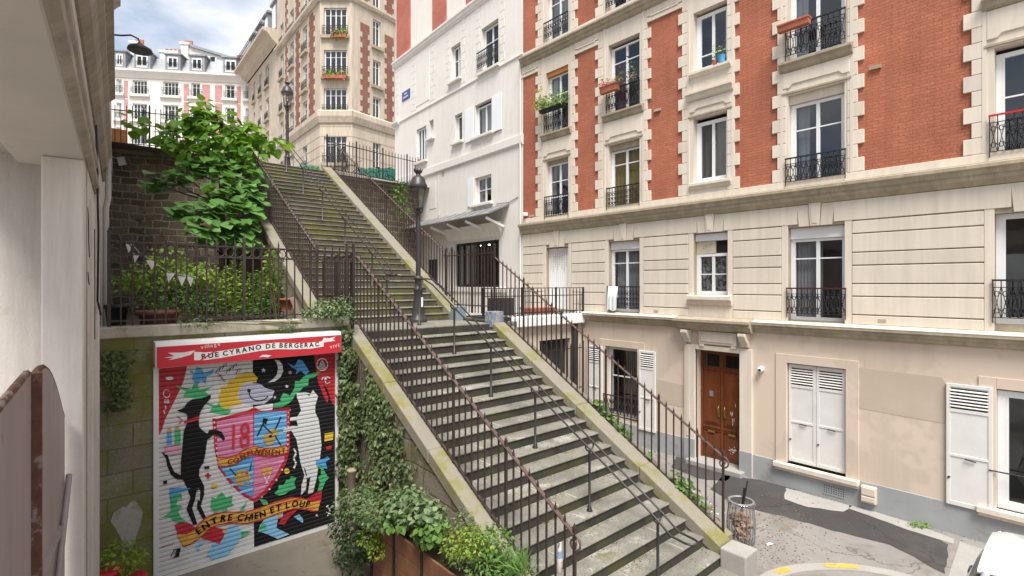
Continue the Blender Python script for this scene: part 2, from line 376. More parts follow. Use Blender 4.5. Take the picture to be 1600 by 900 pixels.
m['leaf_mid'] = leafmat('mid_green_leaf', (.065, .15, .03), (.11, .22, .045), (.18, .29, .07), .3)
m['leaf_ivy'] = leafmat('ivy_leaf', (.05, .075, .025), (.085, .12, .04), (.15, .175, .07), .2)
m['leaf_grey'] = leafmat('grey_green_leaf', (.10, .155, .07), (.15, .22, .10), (.24, .31, .15), .25)
m['leaf_dark'] = leafmat('dark_green_leaf', (.02, .045, .015), (.03, .065, .02), (.05, .09, .03), .15)
m['stem'] = M('green_brown_stem', (.11, .10, .04), .8, .2)
m['petal_pink'] = M('pink_petals', (.62, .06, .18), .7, .2, 9)
m['petal_white'] = M('white_petals', (.75, .72, .70), .7, .1, 9)
m['wine'] = M('wine_red_curtain', (.16, .02, .03), .9)
m['plasticdark'] = M('dark_red_rail_paint', (.07, .015, .015), .4)
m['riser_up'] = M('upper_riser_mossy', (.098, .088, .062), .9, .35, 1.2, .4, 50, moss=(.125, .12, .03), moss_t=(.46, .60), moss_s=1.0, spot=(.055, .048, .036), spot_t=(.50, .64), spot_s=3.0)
m['debris'] = M('dead_leaf_litter', (.16, .11, .06), .9, .5, 20, 0)
m['bottle'] = M('scuffed_milky_plastic', (.60, .52, .50), .4, .15, 12, .05, spot=(.45, .12, .12), spot_t=(.60, .66), spot_s=16)
m['bottleblue'] = M('faded_blue_print', (.20, .30, .42), .5, .2, 12, .05)
m['lattice'] = M('pierced_cream_panel', (.58, .50, .38), .8, .05, 1, .1, 60, spot=(.12, .10, .07), spot_t=(.60, .64), spot_s=22)
m['curtain_dim'] = M('dim_grey_blind', (.20, .19, .18), .9, .2, 1.5, .1, 20)
m['cream_old'] = M('old_cream_stone', (.54, .455, .355), .88, .14, .6, .15, 30, streak=.30)
m['leaf_moss'] = leafmat('moss_tuft', (.06, .07, .02), (.11, .12, .025), (.19, .18, .045), .1, .9)
m['cement'] = M('old_cement_patch', (.38, .355, .31), .9, .2, 3, .4, 40, moss=(.17, .16, .06), moss_t=(.52, .66), moss_s=3)
# ================================================================== GROUND
def sheet(name, pts, z, mat, kind='structure'):
    b = MB(); b.add([(x, y, z) for x, y in pts], [tuple(range(len(pts)))]); return b.build(name, mat, kind=kind)
g = MB()
# one ground: lower street, running out to the horizon behind and to the sides
n = 0
g.quad((-400, -400, 0), (400, -400, 0), (400, 500, 0), (-400, 500, 0))
g.build('street', m['asphalt'], kind='structure')
sheet('alley', [(-.3, -3), (4.22, -3), (4.22, 9.62), (.2, 9.62)], .004, m['alley'])
def pxsheet(name, pl, z, mat, jag=.0):
    pts = []
    for i, (a, b) in enumerate(pl):
        p = onZ(a, b, z); q = onZ(*pl[(i + 1) % len(pl)], z)
        k = max(1, int((q - p).length / .16)) if jag else 1
        for t in range(k):
            w = p.lerp(q, t / k)
            pts.append((w.x + R.uniform(-jag, jag), w.y + R.uniform(-jag, jag)))
    return sheet(name, pts, z, mat)
pxsheet('wet_patch', [(1128, 742), (1215, 752), (1250, 770), (1330, 792), (1420, 818), (1482, 850), (1478, 897), (1445, 880), (1390, 850), (1300, 828), (1222, 806), (1150, 790), (1110, 765)], .004, m['asphalt_dark'], .03)
pxsheet('wet_patch', [(1060, 700), (1090, 718), (1150, 735), (1135, 752), (1090, 748), (1050, 730)], .004, m['asphalt_dark'], .04)
pxsheet('pavement', [(1228, 762), (1262, 772), (1330, 790), (1318, 800), (1262, 792), (1226, 780)], .008, m['concrete'], .02)
pxsheet('pavement', [(1326, 786), (1420, 816), (1492, 842), (1490, 850), (1420, 828), (1328, 795)], .008, m['concrete'], .012)
pxsheet('pavement', [(1500, 846), (1600, 880), (1640, 920), (1560, 960), (1480, 905)], .008, m['concrete'], .0)
# kerb stones round the foot of the stairs with yellow marks
kp = [onZ(a, b, 0) for a, b in [(1150, 930), (1180, 906), (1215, 890), (1262, 883), (1322, 883), (1385, 892), (1435, 906), (1490, 935)]]
def smooth(pts, k=6):
    out = []
    for i in range(len(pts) - 1):
        p0, p1, p2, p3 = pts[max(i - 1, 0)], pts[i], pts[i + 1], pts[min(i + 2, len(pts) - 1)]
        for t in range(k):
            t /= k
            out.append(.5 * ((2 * p1) + (p2 - p0) * t + (2 * p0 - 5 * p1 + 4 * p2 - p3) * t * t + (3 * p1 - p0 - 3 * p2 + p3) * t ** 3))
    out.append(pts[-1]); return out
kp = smooth([Vector(p) for p in kp], 8)
kb = MB(); ym = MB()
for i in range(len(kp) - 1):
    a, b = kp[i], kp[i + 1]
    da = ((kp[min(i + 1, len(kp) - 1)] - kp[max(i - 1, 0)]).normalized()).cross(Vector((0, 0, 1)))
    db = ((kp[min(i + 2, len(kp) - 1)] - kp[i]).normalized()).cross(Vector((0, 0, 1)))
    wd = .2
    A, B, C_, D = a, b, b + db * wd, a + da * wd
    up = Vector((0, 0, .03))
    kb.add([A, B, C_, D, A + up, B + up, C_ + up, D + up], [(0, 1, 5, 4), (1, 2, 6, 5), (2, 3, 7, 6), (3, 0, 4, 7), (4, 5, 6, 7)])
    if i in (14, 15, 16, 17, 27, 28, 29, 30, 31, 32, 33):
        e = Vector((0, 0, .034)); ym.quad(A + da * .03 + e, B + db * .03 + e, B + db * .15 + e, A + da * .15 + e)
kb.build('kerb', m['concrete'], kind='structure'); ym.build('road_marking', m['yellow'], kind='structure')
inner = [p + Vector((0, 0, .004)) for p in kp]
# upper street: flat at the head of the stairs, then climbing gently
g = MB()
us = [(20.2, 9.05), (24, 9.2), (36, 12.0), (75, 14.0)]
for (y0, z0), (y1, z1) in zip(us, us[1:]): g.quad((-60, y0 + .0, z0), (90, y0, z0), (90, y1, z1), (-60, y1, z1))
g.build('upper_street', m['asphalt'], kind='structure')
g = MB(); g.box(.2, 4.2, 9.9, 21.2, .02, 3.8); g.build('garden_soil', m['soil'], kind='structure')

# ================================================================== STAIRCASE
XL, XR = 4.5, 7.8
YL0, ZL0, TL, HR = 9.68, 3.666, .3057, .174
YU0, TU = 11.4, .285
def zl(y): return ZL0 - HR / TL * (YL0 - y)
def zu(y): return ZL0 + HR + HR / TU * (y - YU0)
st = thing('stone_staircase', 'long mossy stone staircase of two flights climbing from the street to the upper road', 'staircase', (6.15, 3.6, 0))
def step(yn, zt, dep, x0, x1):
    b = MB(); j = R.uniform(-.006, .006); k = R.uniform(-.006, .006); e = .028
    def slab(y0, y1, za, zb, mt, top=None):
        v = [(x0, y0, za), (x1, y0 + k, za), (x1, y1, za), (x0, y1, za), (x0, y0, zb - .003), (x1, y0 + k, zb - .003), (x1, y1, zb + .004), (x0, y1, zb + .004)]
        b.add(v, [(4, 5, 6, 7), (0, 1, 5, 4), (1, 2, 6, 5), (2, 3, 7, 6), (3, 0, 4, 7), (3, 2, 1, 0)], mt)
    slab(yn + j, yn + dep + .02, zt - e, zt, 0)
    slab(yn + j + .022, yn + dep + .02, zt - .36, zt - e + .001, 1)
    return b
for k in range(1, 21):
    x1 = XR if k < 20 else XR + .36
    b = step(YL0 - TL * k, ZL0 - HR * k, TL, XL, x1)
    for q in range(R.choice((1, 1, 2))):
        xj = R.uniform(XL + .4, XR - .4); b.box(xj, xj + .012, YL0 - TL * k + .01, YL0 - TL * k + TL - .01, ZL0 - HR * k - .05, ZL0 - HR * k + .0055, 2)
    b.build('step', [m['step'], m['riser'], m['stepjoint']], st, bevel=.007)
for j in range(0, 31):
    b = step(YU0 + TU * j, ZL0 + HR * (j + 1), TU if j < 30 else .6, XL, XR)
    xj = R.uniform(XL + .4, XR - .4); b.box(xj, xj + .012, YU0 + TU * j + .01, YU0 + TU * (j + 1) - .01, ZL0 + HR * (j + 1) - .05, ZL0 + HR * (j + 1) + .0055, 2)
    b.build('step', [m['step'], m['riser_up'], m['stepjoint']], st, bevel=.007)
b = MB(); b.box(XL, XR + .9, YL0, YU0 + .1, ZL0 - .4, ZL0 - .002, 0)
b.box(XL, XR, YL0 - .004, YL0 - .001, ZL0 - .37, ZL0 - .02, 1)
b.build('landing', [m['step'], m['riser']], st)
def stringer(x0, x1, ya, yb, zf, off, th=.22, ln=1.45):
    y = ya; 
    while y < yb - .05:
        e = min(y + ln * R.uniform(.9, 1.1), yb)
        if yb - e < .5: e = yb
        b = MB(); dz = R.uniform(-.006, .006)
        b.prof_x([(y + .006, zf(y) + off + dz), (e - .006, zf(e) + off + dz), (e - .006, zf(e) + off - th), (y + .006, zf(y) + off - th)], x0, x1)
        b.build('stringer', m['stringer'], st, bevel=.012); y = e
stringer(XR + .0, XR + .36, 3.9, 9.55, zl, .10)
stringer(XL - .28, XL, 2.6, 9.62, zl, .10)
stringer(XR, XR + .36, 11.25, 20.2, zu, .06)
stringer(XL - .28, XL, 11.35, 20.2, zu, .06)
b = MB()
for x0, x1, sgn in ((XL - .25, XL - .02, 1), (XR + .02, XR + .33, -1)):
    b.prof_x([(3.0, -.1), (3.0, zl(3.0) - .02), (9.7, zl(9.7) - .06), (9.7, 3.5), (11.3, 3.5), (11.3, zu(11.3) - .1), (20.3, zu(20.3) - .1), (20.3, -.1)], x0, x1)
b.build('side_wall', m['sidewall'], st)
b = MB(); b.box(XR + .0, XR + .36, 9.56, 9.86, ZL0 - .1, ZL0 + .28); b.build('end_block', m['bluegraf'], st, bevel=.01)
b = MB(); b.box(XR - .02, XR + .28, 11.0, 11.3, ZL0 - .1, ZL0 + .36); b.build('end_block', m['bluepaint'], st, bevel=.01)
b = MB(); b.box(XR + .42, XR + .9, 9.9, 11.2, ZL0 - .1, ZL0 + .10); b.box(XR + .1, XR + .42, 9.95, 10.9, ZL0 - .1, ZL0 + .05); b.build('side_step', m['riser'], st, bevel=.01)
b = MB(); b.box(7.74, 8.15, 3.47, 3.88, -.05, .5)
tag(b.build('stone_block', m['concrete'], bevel=.025, seg=2), 'square grey stone block at the foot of the right stair wall', 'stone block')

# ================================================================== IRON RAILINGS
BAR = None
def unit_bar(spike=True):
    b = MB(); b.box(-.010, .010, -.010, .010, 0, .93)
    b.add([(-.013, -.013, .93), (.013, -.013, .93), (.013, .013, .93), (-.013, .013, .93), (0, 0, 1.0)], [(0, 1, 4), (1, 2, 4), (2, 3, 4), (3, 0, 4)])
    return b
def slope_railing(name, label, X, ya, za, yb, zb, base, sp, post_every, first_post=True, scroll_a=False, scroll_b=False, over=.12, cat='railing', base_off=.0):
    t = thing(name, label, cat, (X, ya, base(ya)), 0, 'iron railings along the stairs')
    f = lambda y: za + (zb - za) * (y - ya) / (yb - ya)
    L = (X, ya, base(ya))
    b = MB(); s = Vector((0, yb - ya, zb - za)).normalized(); nrm = Vector((0, -s.z, s.y))
    pts = [Vector((X, ya, f(ya))), Vector((X, yb, f(yb)))]
    mid = (pts[0] + pts[1]) / 2; hl = (pts[1] - pts[0]).length / 2
    b.obox(mid, (.028, 0, 0), s * hl, nrm * .008)
    def scroll(p, d):
        q = []
        for i in range(22):
            a = i / 21 * 2 * math.pi * 1.35; r_ = .105 * (1 - i / 26)
            q.append(p + Vector((0, d * math.sin(a) * r_, -.105 + math.cos(a) * r_)) )
        b.tube(q, .014, 6)
    if scroll_a: scroll(pts[0], -1)
    if scroll_b: scroll(pts[1], 1)
    b.build('handrail', m['railtop'], t)
    b = MB(); b.obox(Vector((X, (ya + yb) / 2, (base(ya) + base(yb)) / 2 + .05)), (.02, 0, 0), Vector((0, (yb - ya) / 2, (base(yb) - base(ya)) / 2)), (0, 0, .008))
    b.build('bottom_rail', m['rail'], t)
    proto = None; postp = None
    n = int(round((yb - ya) / sp))
    for i in range(n + 1):
        y = ya + (yb - ya) * i / n
        h = f(y) + over - base(y) - base_off
        loc = (0, y - ya, base(y) - base(ya) + base_off)
        if i % post_every == 0:
            if postp is None:
                q = MB(); q.box(-.017, .017, -.017, .017, 0, .95); q.add([(-.02, -.02, .95), (.02, -.02, .95), (.02, .02, .95), (-.02, .02, .95), (0, 0, 1.0)], [(0, 1, 4), (1, 2, 4), (2, 3, 4), (3, 0, 4)])
                postp = q.build('post', m['rail'], t, world=False); postp.location = loc; postp.scale = (1, 1, h + .02)
            else: dup(postp, t, loc, (1, 1, h + .02))
        elif proto is None:
            proto = unit_bar().build('baluster', m['rail'], t, world=False); proto.location = loc; proto.scale = (1, 1, h)
        else: dup(proto, t, loc, (1, 1, h))
    return t
slope_railing('stair_railing', 'brown spiked railing with scroll end along the lower flight on the planter side', 4.47, 3.98, 1.71, 9.75, 5.17,
              lambda y: zl(y) + .10, .152, 8, scroll_a=True)
slope_railing('stair_railing', 'brown spiked railing with scroll end between the lower flight and the wooden street door', 8.2, 4.05, 1.77, 9.95, 5.28,
              lambda y: zl(y) + .04, .15, 8, scroll_a=True)
slope_railing('stair_railing', 'brown spiked railing along the upper flight beside the big leafy tree', 4.5, 12.0, 5.44, 20.0, 10.40,
              lambda y: zu(y) + .06, .145, 8, scroll_a=True)
slope_railing('stair_railing', 'brown iron railing on the right side of the upper flight before the old stone wall', 8.2, 12.15, 5.52, 20.0, 10.22,
              lambda y: zu(y) + .02, .145, 8, scroll_a=True)

def flat_fence(name, label, p0, p1, z0, z1, sp, rails, over=.12, posts=8, mat='rail', group=None, spike=True, cat='fence', post_h=None):
    p0, p1 = Vector((p0[0], p0[1], 0)), Vector((p1[0], p1[1], 0)); d = p1 - p0; L = d.length
    ang = math.degrees(math.atan2(d.y, d.x))
    t = thing(name, label, cat, (p0.x, p0.y, z0), ang, group)
    b = MB()
    for r_ in rails: b.box(0, L, -.016, .016, r_ - z0 - .012, r_ - z0 + .012); b.cut()
    b.build_parts('rail', m[mat], t, world=False)
    n = int(round(L / sp)); proto = postp = None
    for i in range(n + 1):
        loc = (L * i / n, 0, 0); h = z1 + over - z0
        if i % posts == 0 or i == n:
            if postp is None:
                q = MB(); q.box(-.022, .022, -.022, .022, 0, 1); q.add([(-.026, -.026, 1), (.026, -.026, 1), (.026, .026, 1), (-.026, .026, 1), (0, 0, 1.05)], [(0, 1, 4), (1, 2, 4), (2, 3, 4), (3, 0, 4)])
                postp = q.build('post', m[mat], t, world=False); postp.location = loc; postp.scale = (1, 1, h)
            else: dup(postp, t, loc, (1, 1, h))
        else:
            hh = h if spike else h - over
            if proto is None:
                proto = unit_bar().build('bar', m[mat], t, world=False); proto.location = loc; proto.scale = (1, 1, hh)
            else: dup(proto, t, loc, (1, 1, hh))
    return t
# fence along the right of the landing
flat_fence('landing_fence', 'straight spiked iron fence on the right of the landing before the glazed shop front', (8.2, 9.97), (8.2, 12.1), 3.85, 5.42, .135, (4.05, 5.40), .16, 7)
# terrace railing
flat_fence('terrace_railing', 'plain black iron railing along the front of the raised terrace', (8.35, 10.62), (12.33, 10.62), 3.72, 4.50, .155, (3.80, 4.50, 4.28), .0, 9, 'iron', spike=False, cat='railing')
flat_fence('terrace_railing', 'low spiked black railing hung below the terrace in front of its dark garage door', (10.3, 10.30), (11.95, 10.30), 1.3, 2.72, .14, (1.5, 2.70), .14, 20, 'iron', cat='railing')
# garden fence with its row of rings
t = flat_fence('garden_fence', 'grey iron fence with a band of rings on the garden wall above the painted shutter', (.56, 9.72), (4.38, 9.72), 3.97, 5.27, .141, (4.05, 5.06, 5.24), .12, 13)
proto = None
for i in range(27):
    x = .07 + .141 * i
    if proto is None:
        b = MB()
        q = [(math.cos(a) * .062, 0, math.sin(a) * .078) for a in [k / 12 * 2 * math.pi for k in range(12)]]
        b.tube(q, .010, 5, closed=True); proto = b.build('ring', m['rail'], t, world=False); proto.location = (x, 0, 5.15 - 3.97)
    else: dup(proto, t, (x, 0, 5.15 - 3.97))
# gate from the landing into the garden
gt = thing('garden_gate', 'brown barred iron gate between landing and garden', 'gate', (4.40, 9.8, 3.7))
b = MB(); b.box(4.385, 4.415, 9.8, 11.3, 5.16, 5.19); b.box(4.385, 4.415, 9.8, 11.3, 3.82, 3.86); b.box(4.385, 4.415, 9.8, 11.3, 4.35, 4.38)
for y in (9.82, 10.5, 10.6, 11.28): b.box(4.37, 4.43, y - .025, y + .025, 3.7, 5.22)
b.build('gate_frame', m['rail'], gt)
pr = None
for i in range(1, 15):
    y = 9.8 + .1 * i
    if abs(y - 10.55) < .08: continue
    if pr is None:
        pr = MB().box(-.011, .011, -.011, .011, 0, 1.36).build('bar', m['rail'], gt, world=False); pr.location = (0, y - 9.8, .12)
    else: dup(pr, gt, (0, y - 9.8, .12))
b = MB(); b.box(4.33, 4.47, 10.42, 10.50, 4.3, 4.46); b.build('lock_box', m['rail'], gt)

# ------------------------------------------------------------------ central twin-tube handrails
def twin(name, label, pts, posts, hw=.095):
    t = thing(name, label, 'handrail', (6.23, posts[0][0], posts[0][1]), 0, 'double tube handrails on the stairs')
    b = MB()
    P = [Vector((6.23, y, z)) for y, z in pts]
    lf = [p + Vector((-hw, 0, 0)) for p in P]; rt = [p + Vector((hw, 0, 0)) for p in P]
    def arc(c, sgn):
        return [c + Vector((-hw * math.cos(a), sgn * hw * 1.3 * math.sin(a), 0)) for a in [math.pi * k / 8 for k in range(1, 8)]]
    loop = lf[::-1] + arc(P[0], -1) + rt + arc(P[-1], 1)[::-1]
    b.tube(loop, .016, 8, closed=True); b.build('rail_tube', m['steel'], t)
    pr = None; L = Vector((6.23, posts[0][0], posts[0][1]))
    for y, z, h in posts:
        loc = Vector((6.23, y, z)) - L
        if pr is None or abs(h - pr[1]) > .02:
            b = MB(); b.lathe([(.048, 0), (.048, .02), (.034, .035), (.034, .07), (.021, .08), (.021, h - .11)], (0, 0, 0), 10)
            b.tube([(-hw, 0, h), (-hw * .95, 0, h - .06), (-hw * .5, 0, h - .105), (0, 0, h - .12), (hw * .5, 0, h - .105), (hw * .95, 0, h - .06), (hw, 0, h)], .014, 6)
            o = b.build('post', m['steel'], t, world=False); o.location = loc; pr = (o, h)
        else: dup(pr[0], t, loc)
lp = [(YL0 - TL * k + .14, ZL0 - HR * k) for k in (3, 7, 11, 15, 19)]
twin('twin_handrail', 'double steel tube handrail with forked posts down the middle of the lower flight',
     [(3.55, 1.22), (3.75, 1.24)] + [(y, zl(y) + .98) for y in (4.05, 6, 8, 9.6)] + [(9.95, 4.72), (10.35, 4.74)],
     [(y, z, zl(y) + .98 - z) for y, z in lp[::-1]] + [(10.3, ZL0, 1.06)])
up = [(YU0 + TU * j + .14, ZL0 + HR * (j + 1)) for j in (4, 10, 16, 22, 28)]
twin('twin_handrail', 'double steel tube handrail with forked posts down the middle of the upper flight',
     [(11.55, 4.84), (11.75, 4.86)] + [(y, zu(y) + .92) for y in (11.95, 14, 17, 20)] + [(20.3, zu(20) + 1.0), (20.6, zu(20) + 1.0)],
     [(11.85, ZL0 + HR * 2, .80)] + [(y, z, zu(y) + .92 - z) for y, z in up])

# ------------------------------------------------------------------ lamp posts
def lamp(label, x, y, z, h):
    t = thing('street_lamp', label, 'street lamp', (x, y, z), 0, 'lantern posts by the stairs'); s = h / 3.8
    b = MB(); b.lathe([(.225, 0), (.225, .07), (.20, .10), (.165, .13), (.15, .30), (.125, .55), (.105, .78), (.12, .80), (.12, .85), (.09, .88), (.085, 1.05), (.115, 1.08), (.115, 1.14), (.07, 1.17)], n=18)
    for v in b.v: v *= s
    b.build('base', m['lampgreen'], t, world=False)
    b = MB(); b.lathe([(.062, 1.15), (.062, 1.9), (.055, 2.6), (.052, 2.72), (.07, 2.74), (.07, 2.80), (.05, 2.82), (.04, 2.92)], n=14)
    for v in b.v: v *= s
    b.build('shaft', m['lampgreen'], t, world=False)
    b = MB(); b.lathe([(.105, 2.90), (.195, 3.38)], n=6, smooth=False)
    for v in b.v: v *= s
    gl = b.build('lantern', m['lampglass'], t, world=False)
    b = MB(); n = 6
    for i in range(6):
        a = 2 * math.pi * i / 6
        b.cyl((.108 * math.cos(a), .108 * math.sin(a), 2.89), (.198 * math.cos(a), .198 * math.sin(a), 3.38), .011, n=4)
    b.lathe([(.12, 2.86), (.145, 2.87), (.145, 2.905), (.12, 2.91)], n=6, smooth=False)
    b.cyl((0, 0, 2.9), (0, 0, 3.1), .03, n=6)
    for i in (0, 2, 4):
        a = 2 * math.pi * i / 6; b.tube([(.03 * math.cos(a), .03 * math.sin(a), 2.75), (.10 * math.cos(a), .10 * math.sin(a), 2.78), (.13 * math.cos(a), .13 * math.sin(a), 2.88)], .014, 5)
    for v in b.v: v *= s
    b.build('lantern_frame', m['lampgreen'], t, world=False)
    b = MB(); b.lathe([(.215, 3.37), (.23, 3.40), (.23, 3.46), (.195, 3.52), (.17, 3.62), (.12, 3.68), (.07, 3.71), (.055, 3.75), (.085, 3.78), (.10, 3.83)], n=18)
    for i in range(8):
        a = 2 * math.pi * i / 8; b.cyl((.085 * math.cos(a), .085 * math.sin(a), 3.8), (.115 * math.cos(a), .115 * math.sin(a), 3.88), .022, .006, 4)
    for v in b.v: v *= s
    b.build('lantern_cap', m['lampgreen'], t, world=False)
    return t
t = lamp('ornate dark lantern post standing on the landing between the two flights', 6.72, 11.16, ZL0, 3.74)
b = MB(); a = Vector((6.72, 11.16, ZL0)); b.box(6.70, 6.75, 11.16 - .172, 11.16 - .166, ZL0 + .38, ZL0 + .62); b.build('sticker', m['offwhite'], t)
lamp('tall thin lantern post at the head of the stairs before the far houses', 7.25, 22.6, 9.1, 4.0)
# ================================================================== FACADE TOOLS (local x along wall, y inward, z up)
def wall_sheet(b, u0, u1, z0, z1, ops, y=0, reveal=.24, mat=0, rmat=None):
    rmat = mat if rmat is None else rmat
    us = sorted({u0, u1, *[v for o in ops for v in (o[0], o[1]) if u0 < v < u1]})
    zs = sorted({z0, z1, *[v for o in ops for v in (o[2], o[3]) if z0 < v < z1]})
    for i in range(len(us) - 1):
        for j in range(len(zs) - 1):
            cu, cz = (us[i] + us[i + 1]) / 2, (zs[j] + zs[j + 1]) / 2
            if any(o[0] < cu < o[1] and o[2] < cz < o[3] for o in ops): continue
            b.quad((us[i], y, zs[j]), (us[i + 1], y, zs[j]), (us[i + 1], y, zs[j + 1]), (us[i], y, zs[j + 1]), mat)
    for a, c, d, e in [o[:4] for o in ops]:
        if c <= u0 or a >= u1: continue
        r = y + reveal
        b.quad((a, y, d), (a, y, e), (a, r, e), (a, r, d), rmat); b.quad((c, y, d), (c, r, d), (c, r, e), (c, y, e), rmat)
        b.quad((a, y, e), (c, y, e), (c, r, e), (a, r, e), rmat); b.quad((a, y, d), (a, r, d), (c, r, d), (c, y, d), rmat)
def window(bld, u0, u1, z0, z1, dy=.22, lights=2, bars=(.30,), fw=.055, curtain=None, room=True, frame='offwhite', roll=0.0, gap=None, low=None, rd=.8, glass='glass', rmat='room'):
    if roll:
        b = MB(); b.box(u0 + .004, u1 - .004, dy - .10, dy + .02, z1 - roll, z1 - .004); rb = b.build('roller_box', m['offwhite'], bld, world=False, bevel=.01)
        z1 = z1 - roll
    b = MB(); e = .004
    a, c, d, f = u0 + e, u1 - e, z0 + e, z1 - e
    y0, y1 = dy - .05, dy + .02
    b.box(a, a + fw, y0, y1, d, f); b.box(c - fw, c, y0, y1, d, f); b.box(a + fw, c - fw, y0, y1, d, d + fw * 1.3); b.box(a + fw, c - fw, y0, y1, f - fw, f)
    wi = (c - a - 2 * fw) / lights
    for i in range(lights):
        x0, x1 = a + fw + wi * i, a + fw + wi * (i + 1); g = .035
        for (p, q) in ((x0 + .002, x0 + g), (x1 - g, x1 - .002)): b.box(p, q, y0 + .008, y1 - .008, d + fw * 1.3, f - fw)
        for t in bars:
            zb = f - (f - d) * t; b.box(x0 + g, x1 - g, y0 + .012, y1 - .012, zb - .014, zb + .014)
    if low:
        b.box(a + fw, c - fw, y0 + .010, y1 - .010, d + fw, d + low)
    fr = b.build('window', m[frame], bld, world=False)
    b = MB(); b.quad((a + fw, dy - .012, d), (c - fw, dy - .012, d), (c - fw, dy - .012, f), (a + fw, dy - .012, f)); b.build('pane', m[glass], fr, world=False)
    if room:
        b = MB(); Y0, Y1 = dy + .03, dy + rd; A, C_, D, Z = u0 - .15, u1 + .15, z0 - .02, z1 + .1
        b.quad((A, Y1, D), (C_, Y1, D), (C_, Y1, Z), (A, Y1, Z)); b.quad((A, Y0, D), (A, Y1, D), (A, Y1, Z), (A, Y0, Z)); b.quad((C_, Y0, D), (C_, Y1, D), (C_, Y1, Z), (C_, Y0, Z))
        b.quad((A, Y0, Z), (C_, Y0, Z), (C_, Y1, Z), (A, Y1, Z)); b.quad((A, Y0, D), (C_, Y0, D), (C_, Y1, D), (A, Y1, D))
        b.build('room', m[rmat], fr, world=False)
    if curtain:
        mt, fr0, fr1, zt = curtain
        b = MB(); n = 26; x0, x1 = u0 + (u1 - u0) * fr0, u0 + (u1 - u0) * fr1
        vs = []
        for i in range(n + 1):
            x = x0 + (x1 - x0) * i / n; yy = dy + .09 + .025 * math.sin(i * 1.9) + R.uniform(-.006, .006)
            vs += [(x, yy, z0 + .03), (x + R.uniform(-.004, .004), yy, z0 + (z1 - z0) * zt)]
        b.add(vs, [(2 * i, 2 * i + 2, 2 * i + 3, 2 * i + 1) for i in range(n)], 0, True); b.build('curtain', m[mt], fr, world=False)
    return fr
def guard(bld, u0, u1, z0, h=.72, y=-.02, mat='iron', style=0, top=None, name='window_guard', sp=.11):
    b = MB(); z1 = z0 + h; r = .008
    b.box(u0, u1, y - .02, y + .012, z1 - .02, z1 + .012, 1 if top else 0)
    for z in (z0 + .10, z1 - .13): b.box(u0, u1, y - .006, y + .006, z - .007, z + .007)
    n = max(2, int(round((u1 - u0) / sp)))
    for i in range(n + 1):
        x = u0 + .012 + (u1 - u0 - .024) * i / n
        b.box(x - .007, x + .007, y - .007, y + .007, z0 + (0 if i in (0, n) else .10), z1 - .02)
        if i < n:
            w_ = (u1 - u0 - .024) / n; cx = x + w_ / 2
            zc = [z0 + .10 + (h - .23) * t for t in ((.22, .78) if style == 0 else (.18, .5, .82))]
            for q in zc:
                rr = min(w_ * .42, .05 if style else .07)
                pts = []
                for k in range(13):
                    a = k / 12 * 2 * math.pi * 1.2; s_ = rr * (1 - .5 * k / 12); pts.append((cx + s_ * math.cos(a), y, q + s_ * 1.25 * math.sin(a)))
                b.tube(pts, r, 4)
            if style == 0:
                b.tube([(cx - w_ * .45, y, z0 + .10), (cx, y, z0 + .10 + (h - .23) * .5), (cx + w_ * .45, y, z1 - .13)], r * .8, 4)
                b.tube([(cx + w_ * .45, y, z0 + .10), (cx, y, z0 + .10 + (h - .23) * .5), (cx - w_ * .45, y, z1 - .13)], r * .8, 4)
    return b.build(name, [m[mat], m[top] if top else m[mat]], bld, world=False)
def moulding(bld, name, u0, u1, prof, mat, z=0):
    """profile list of (projection, z) read downward; swept along the wall"""
    b = MB(); p = [(.02, prof[0][1])] + [(-a, c) for a, c in prof] + [(.02, prof[-1][1])]
    b.prof_x(p[::-1], u0, u1); return b.build(name, m[mat], bld, world=False)
def body(bld, u0, u1, z0, z1, y0, y1, mat, name='back_walls'):
    b = MB()   # side, rear and top of the house (front is the facade sheet)
    b.quad((u0, y0, z0), (u0, y1, z0), (u0, y1, z1), (u0, y0, z1)); b.quad((u1, y0, z0), (u1, y0, z1), (u1, y1, z1), (u1, y1, z0))
    b.quad((u0, y1, z0), (u1, y1, z0), (u1, y1, z1), (u0, y1, z1)); b.quad((u0, y0, z1), (u0, y1, z1), (u1, y1, z1), (u1, y0, z1))
    return b.build(name, m[mat], bld, world=False)

# ================================================================== RED BRICK HOUSE ON THE RIGHT
P0 = (12.4, 13.45)
RB = thing('brick_house', 'big orange-red brick house with cream stone quoins and a varnished wooden street door', 'house', (P0[0], P0[1], 0), -90)
UE = 22.0; TOPZ = 17.2
bays = [(.62, 2.53, 1.12, 2.14), (3.26, 5.24, 3.76, 4.87), (6.09, 7.73, 6.52, 7.44), (8.50, 10.31, 8.84, 9.96), (11.85, 13.85, 12.27, 13.42), (15.5, 17.4, 15.9, 17.0)]
f1 = [(3.80, 5.84), (3.80, 5.88), (4.33, 5.92), (3.80, 5.88), (3.90, 5.85), (3.9, 5.85)]
f2 = [(6.80, 8.78), (6.84, 8.78), (7.24, 8.92), (6.82, 8.88), (6.82, 8.78), (6.82, 8.78)]
f3 = [(9.72, 11.76), (9.74, 11.78), (10.12, 11.66), (9.66, 11.70), (9.72, 11.7), (9.72, 11.7)]
f4 = [(12.64, 14.7)] * 6
# ground storey
gops = [(3.66, 4.80, .62, 2.75), (6.60, 7.76, .02, 2.92), (8.82, 9.98, .56, 2.82), (12.30, 13.5, .66, 2.76), (15.6, 16.8, .66, 2.76)]
b = MB(); wall_sheet(b, -3.0, UE, -.1, 3.5, gops, reveal=.30); b.build('ground_storey_wall', m['plaster'], RB, world=False)
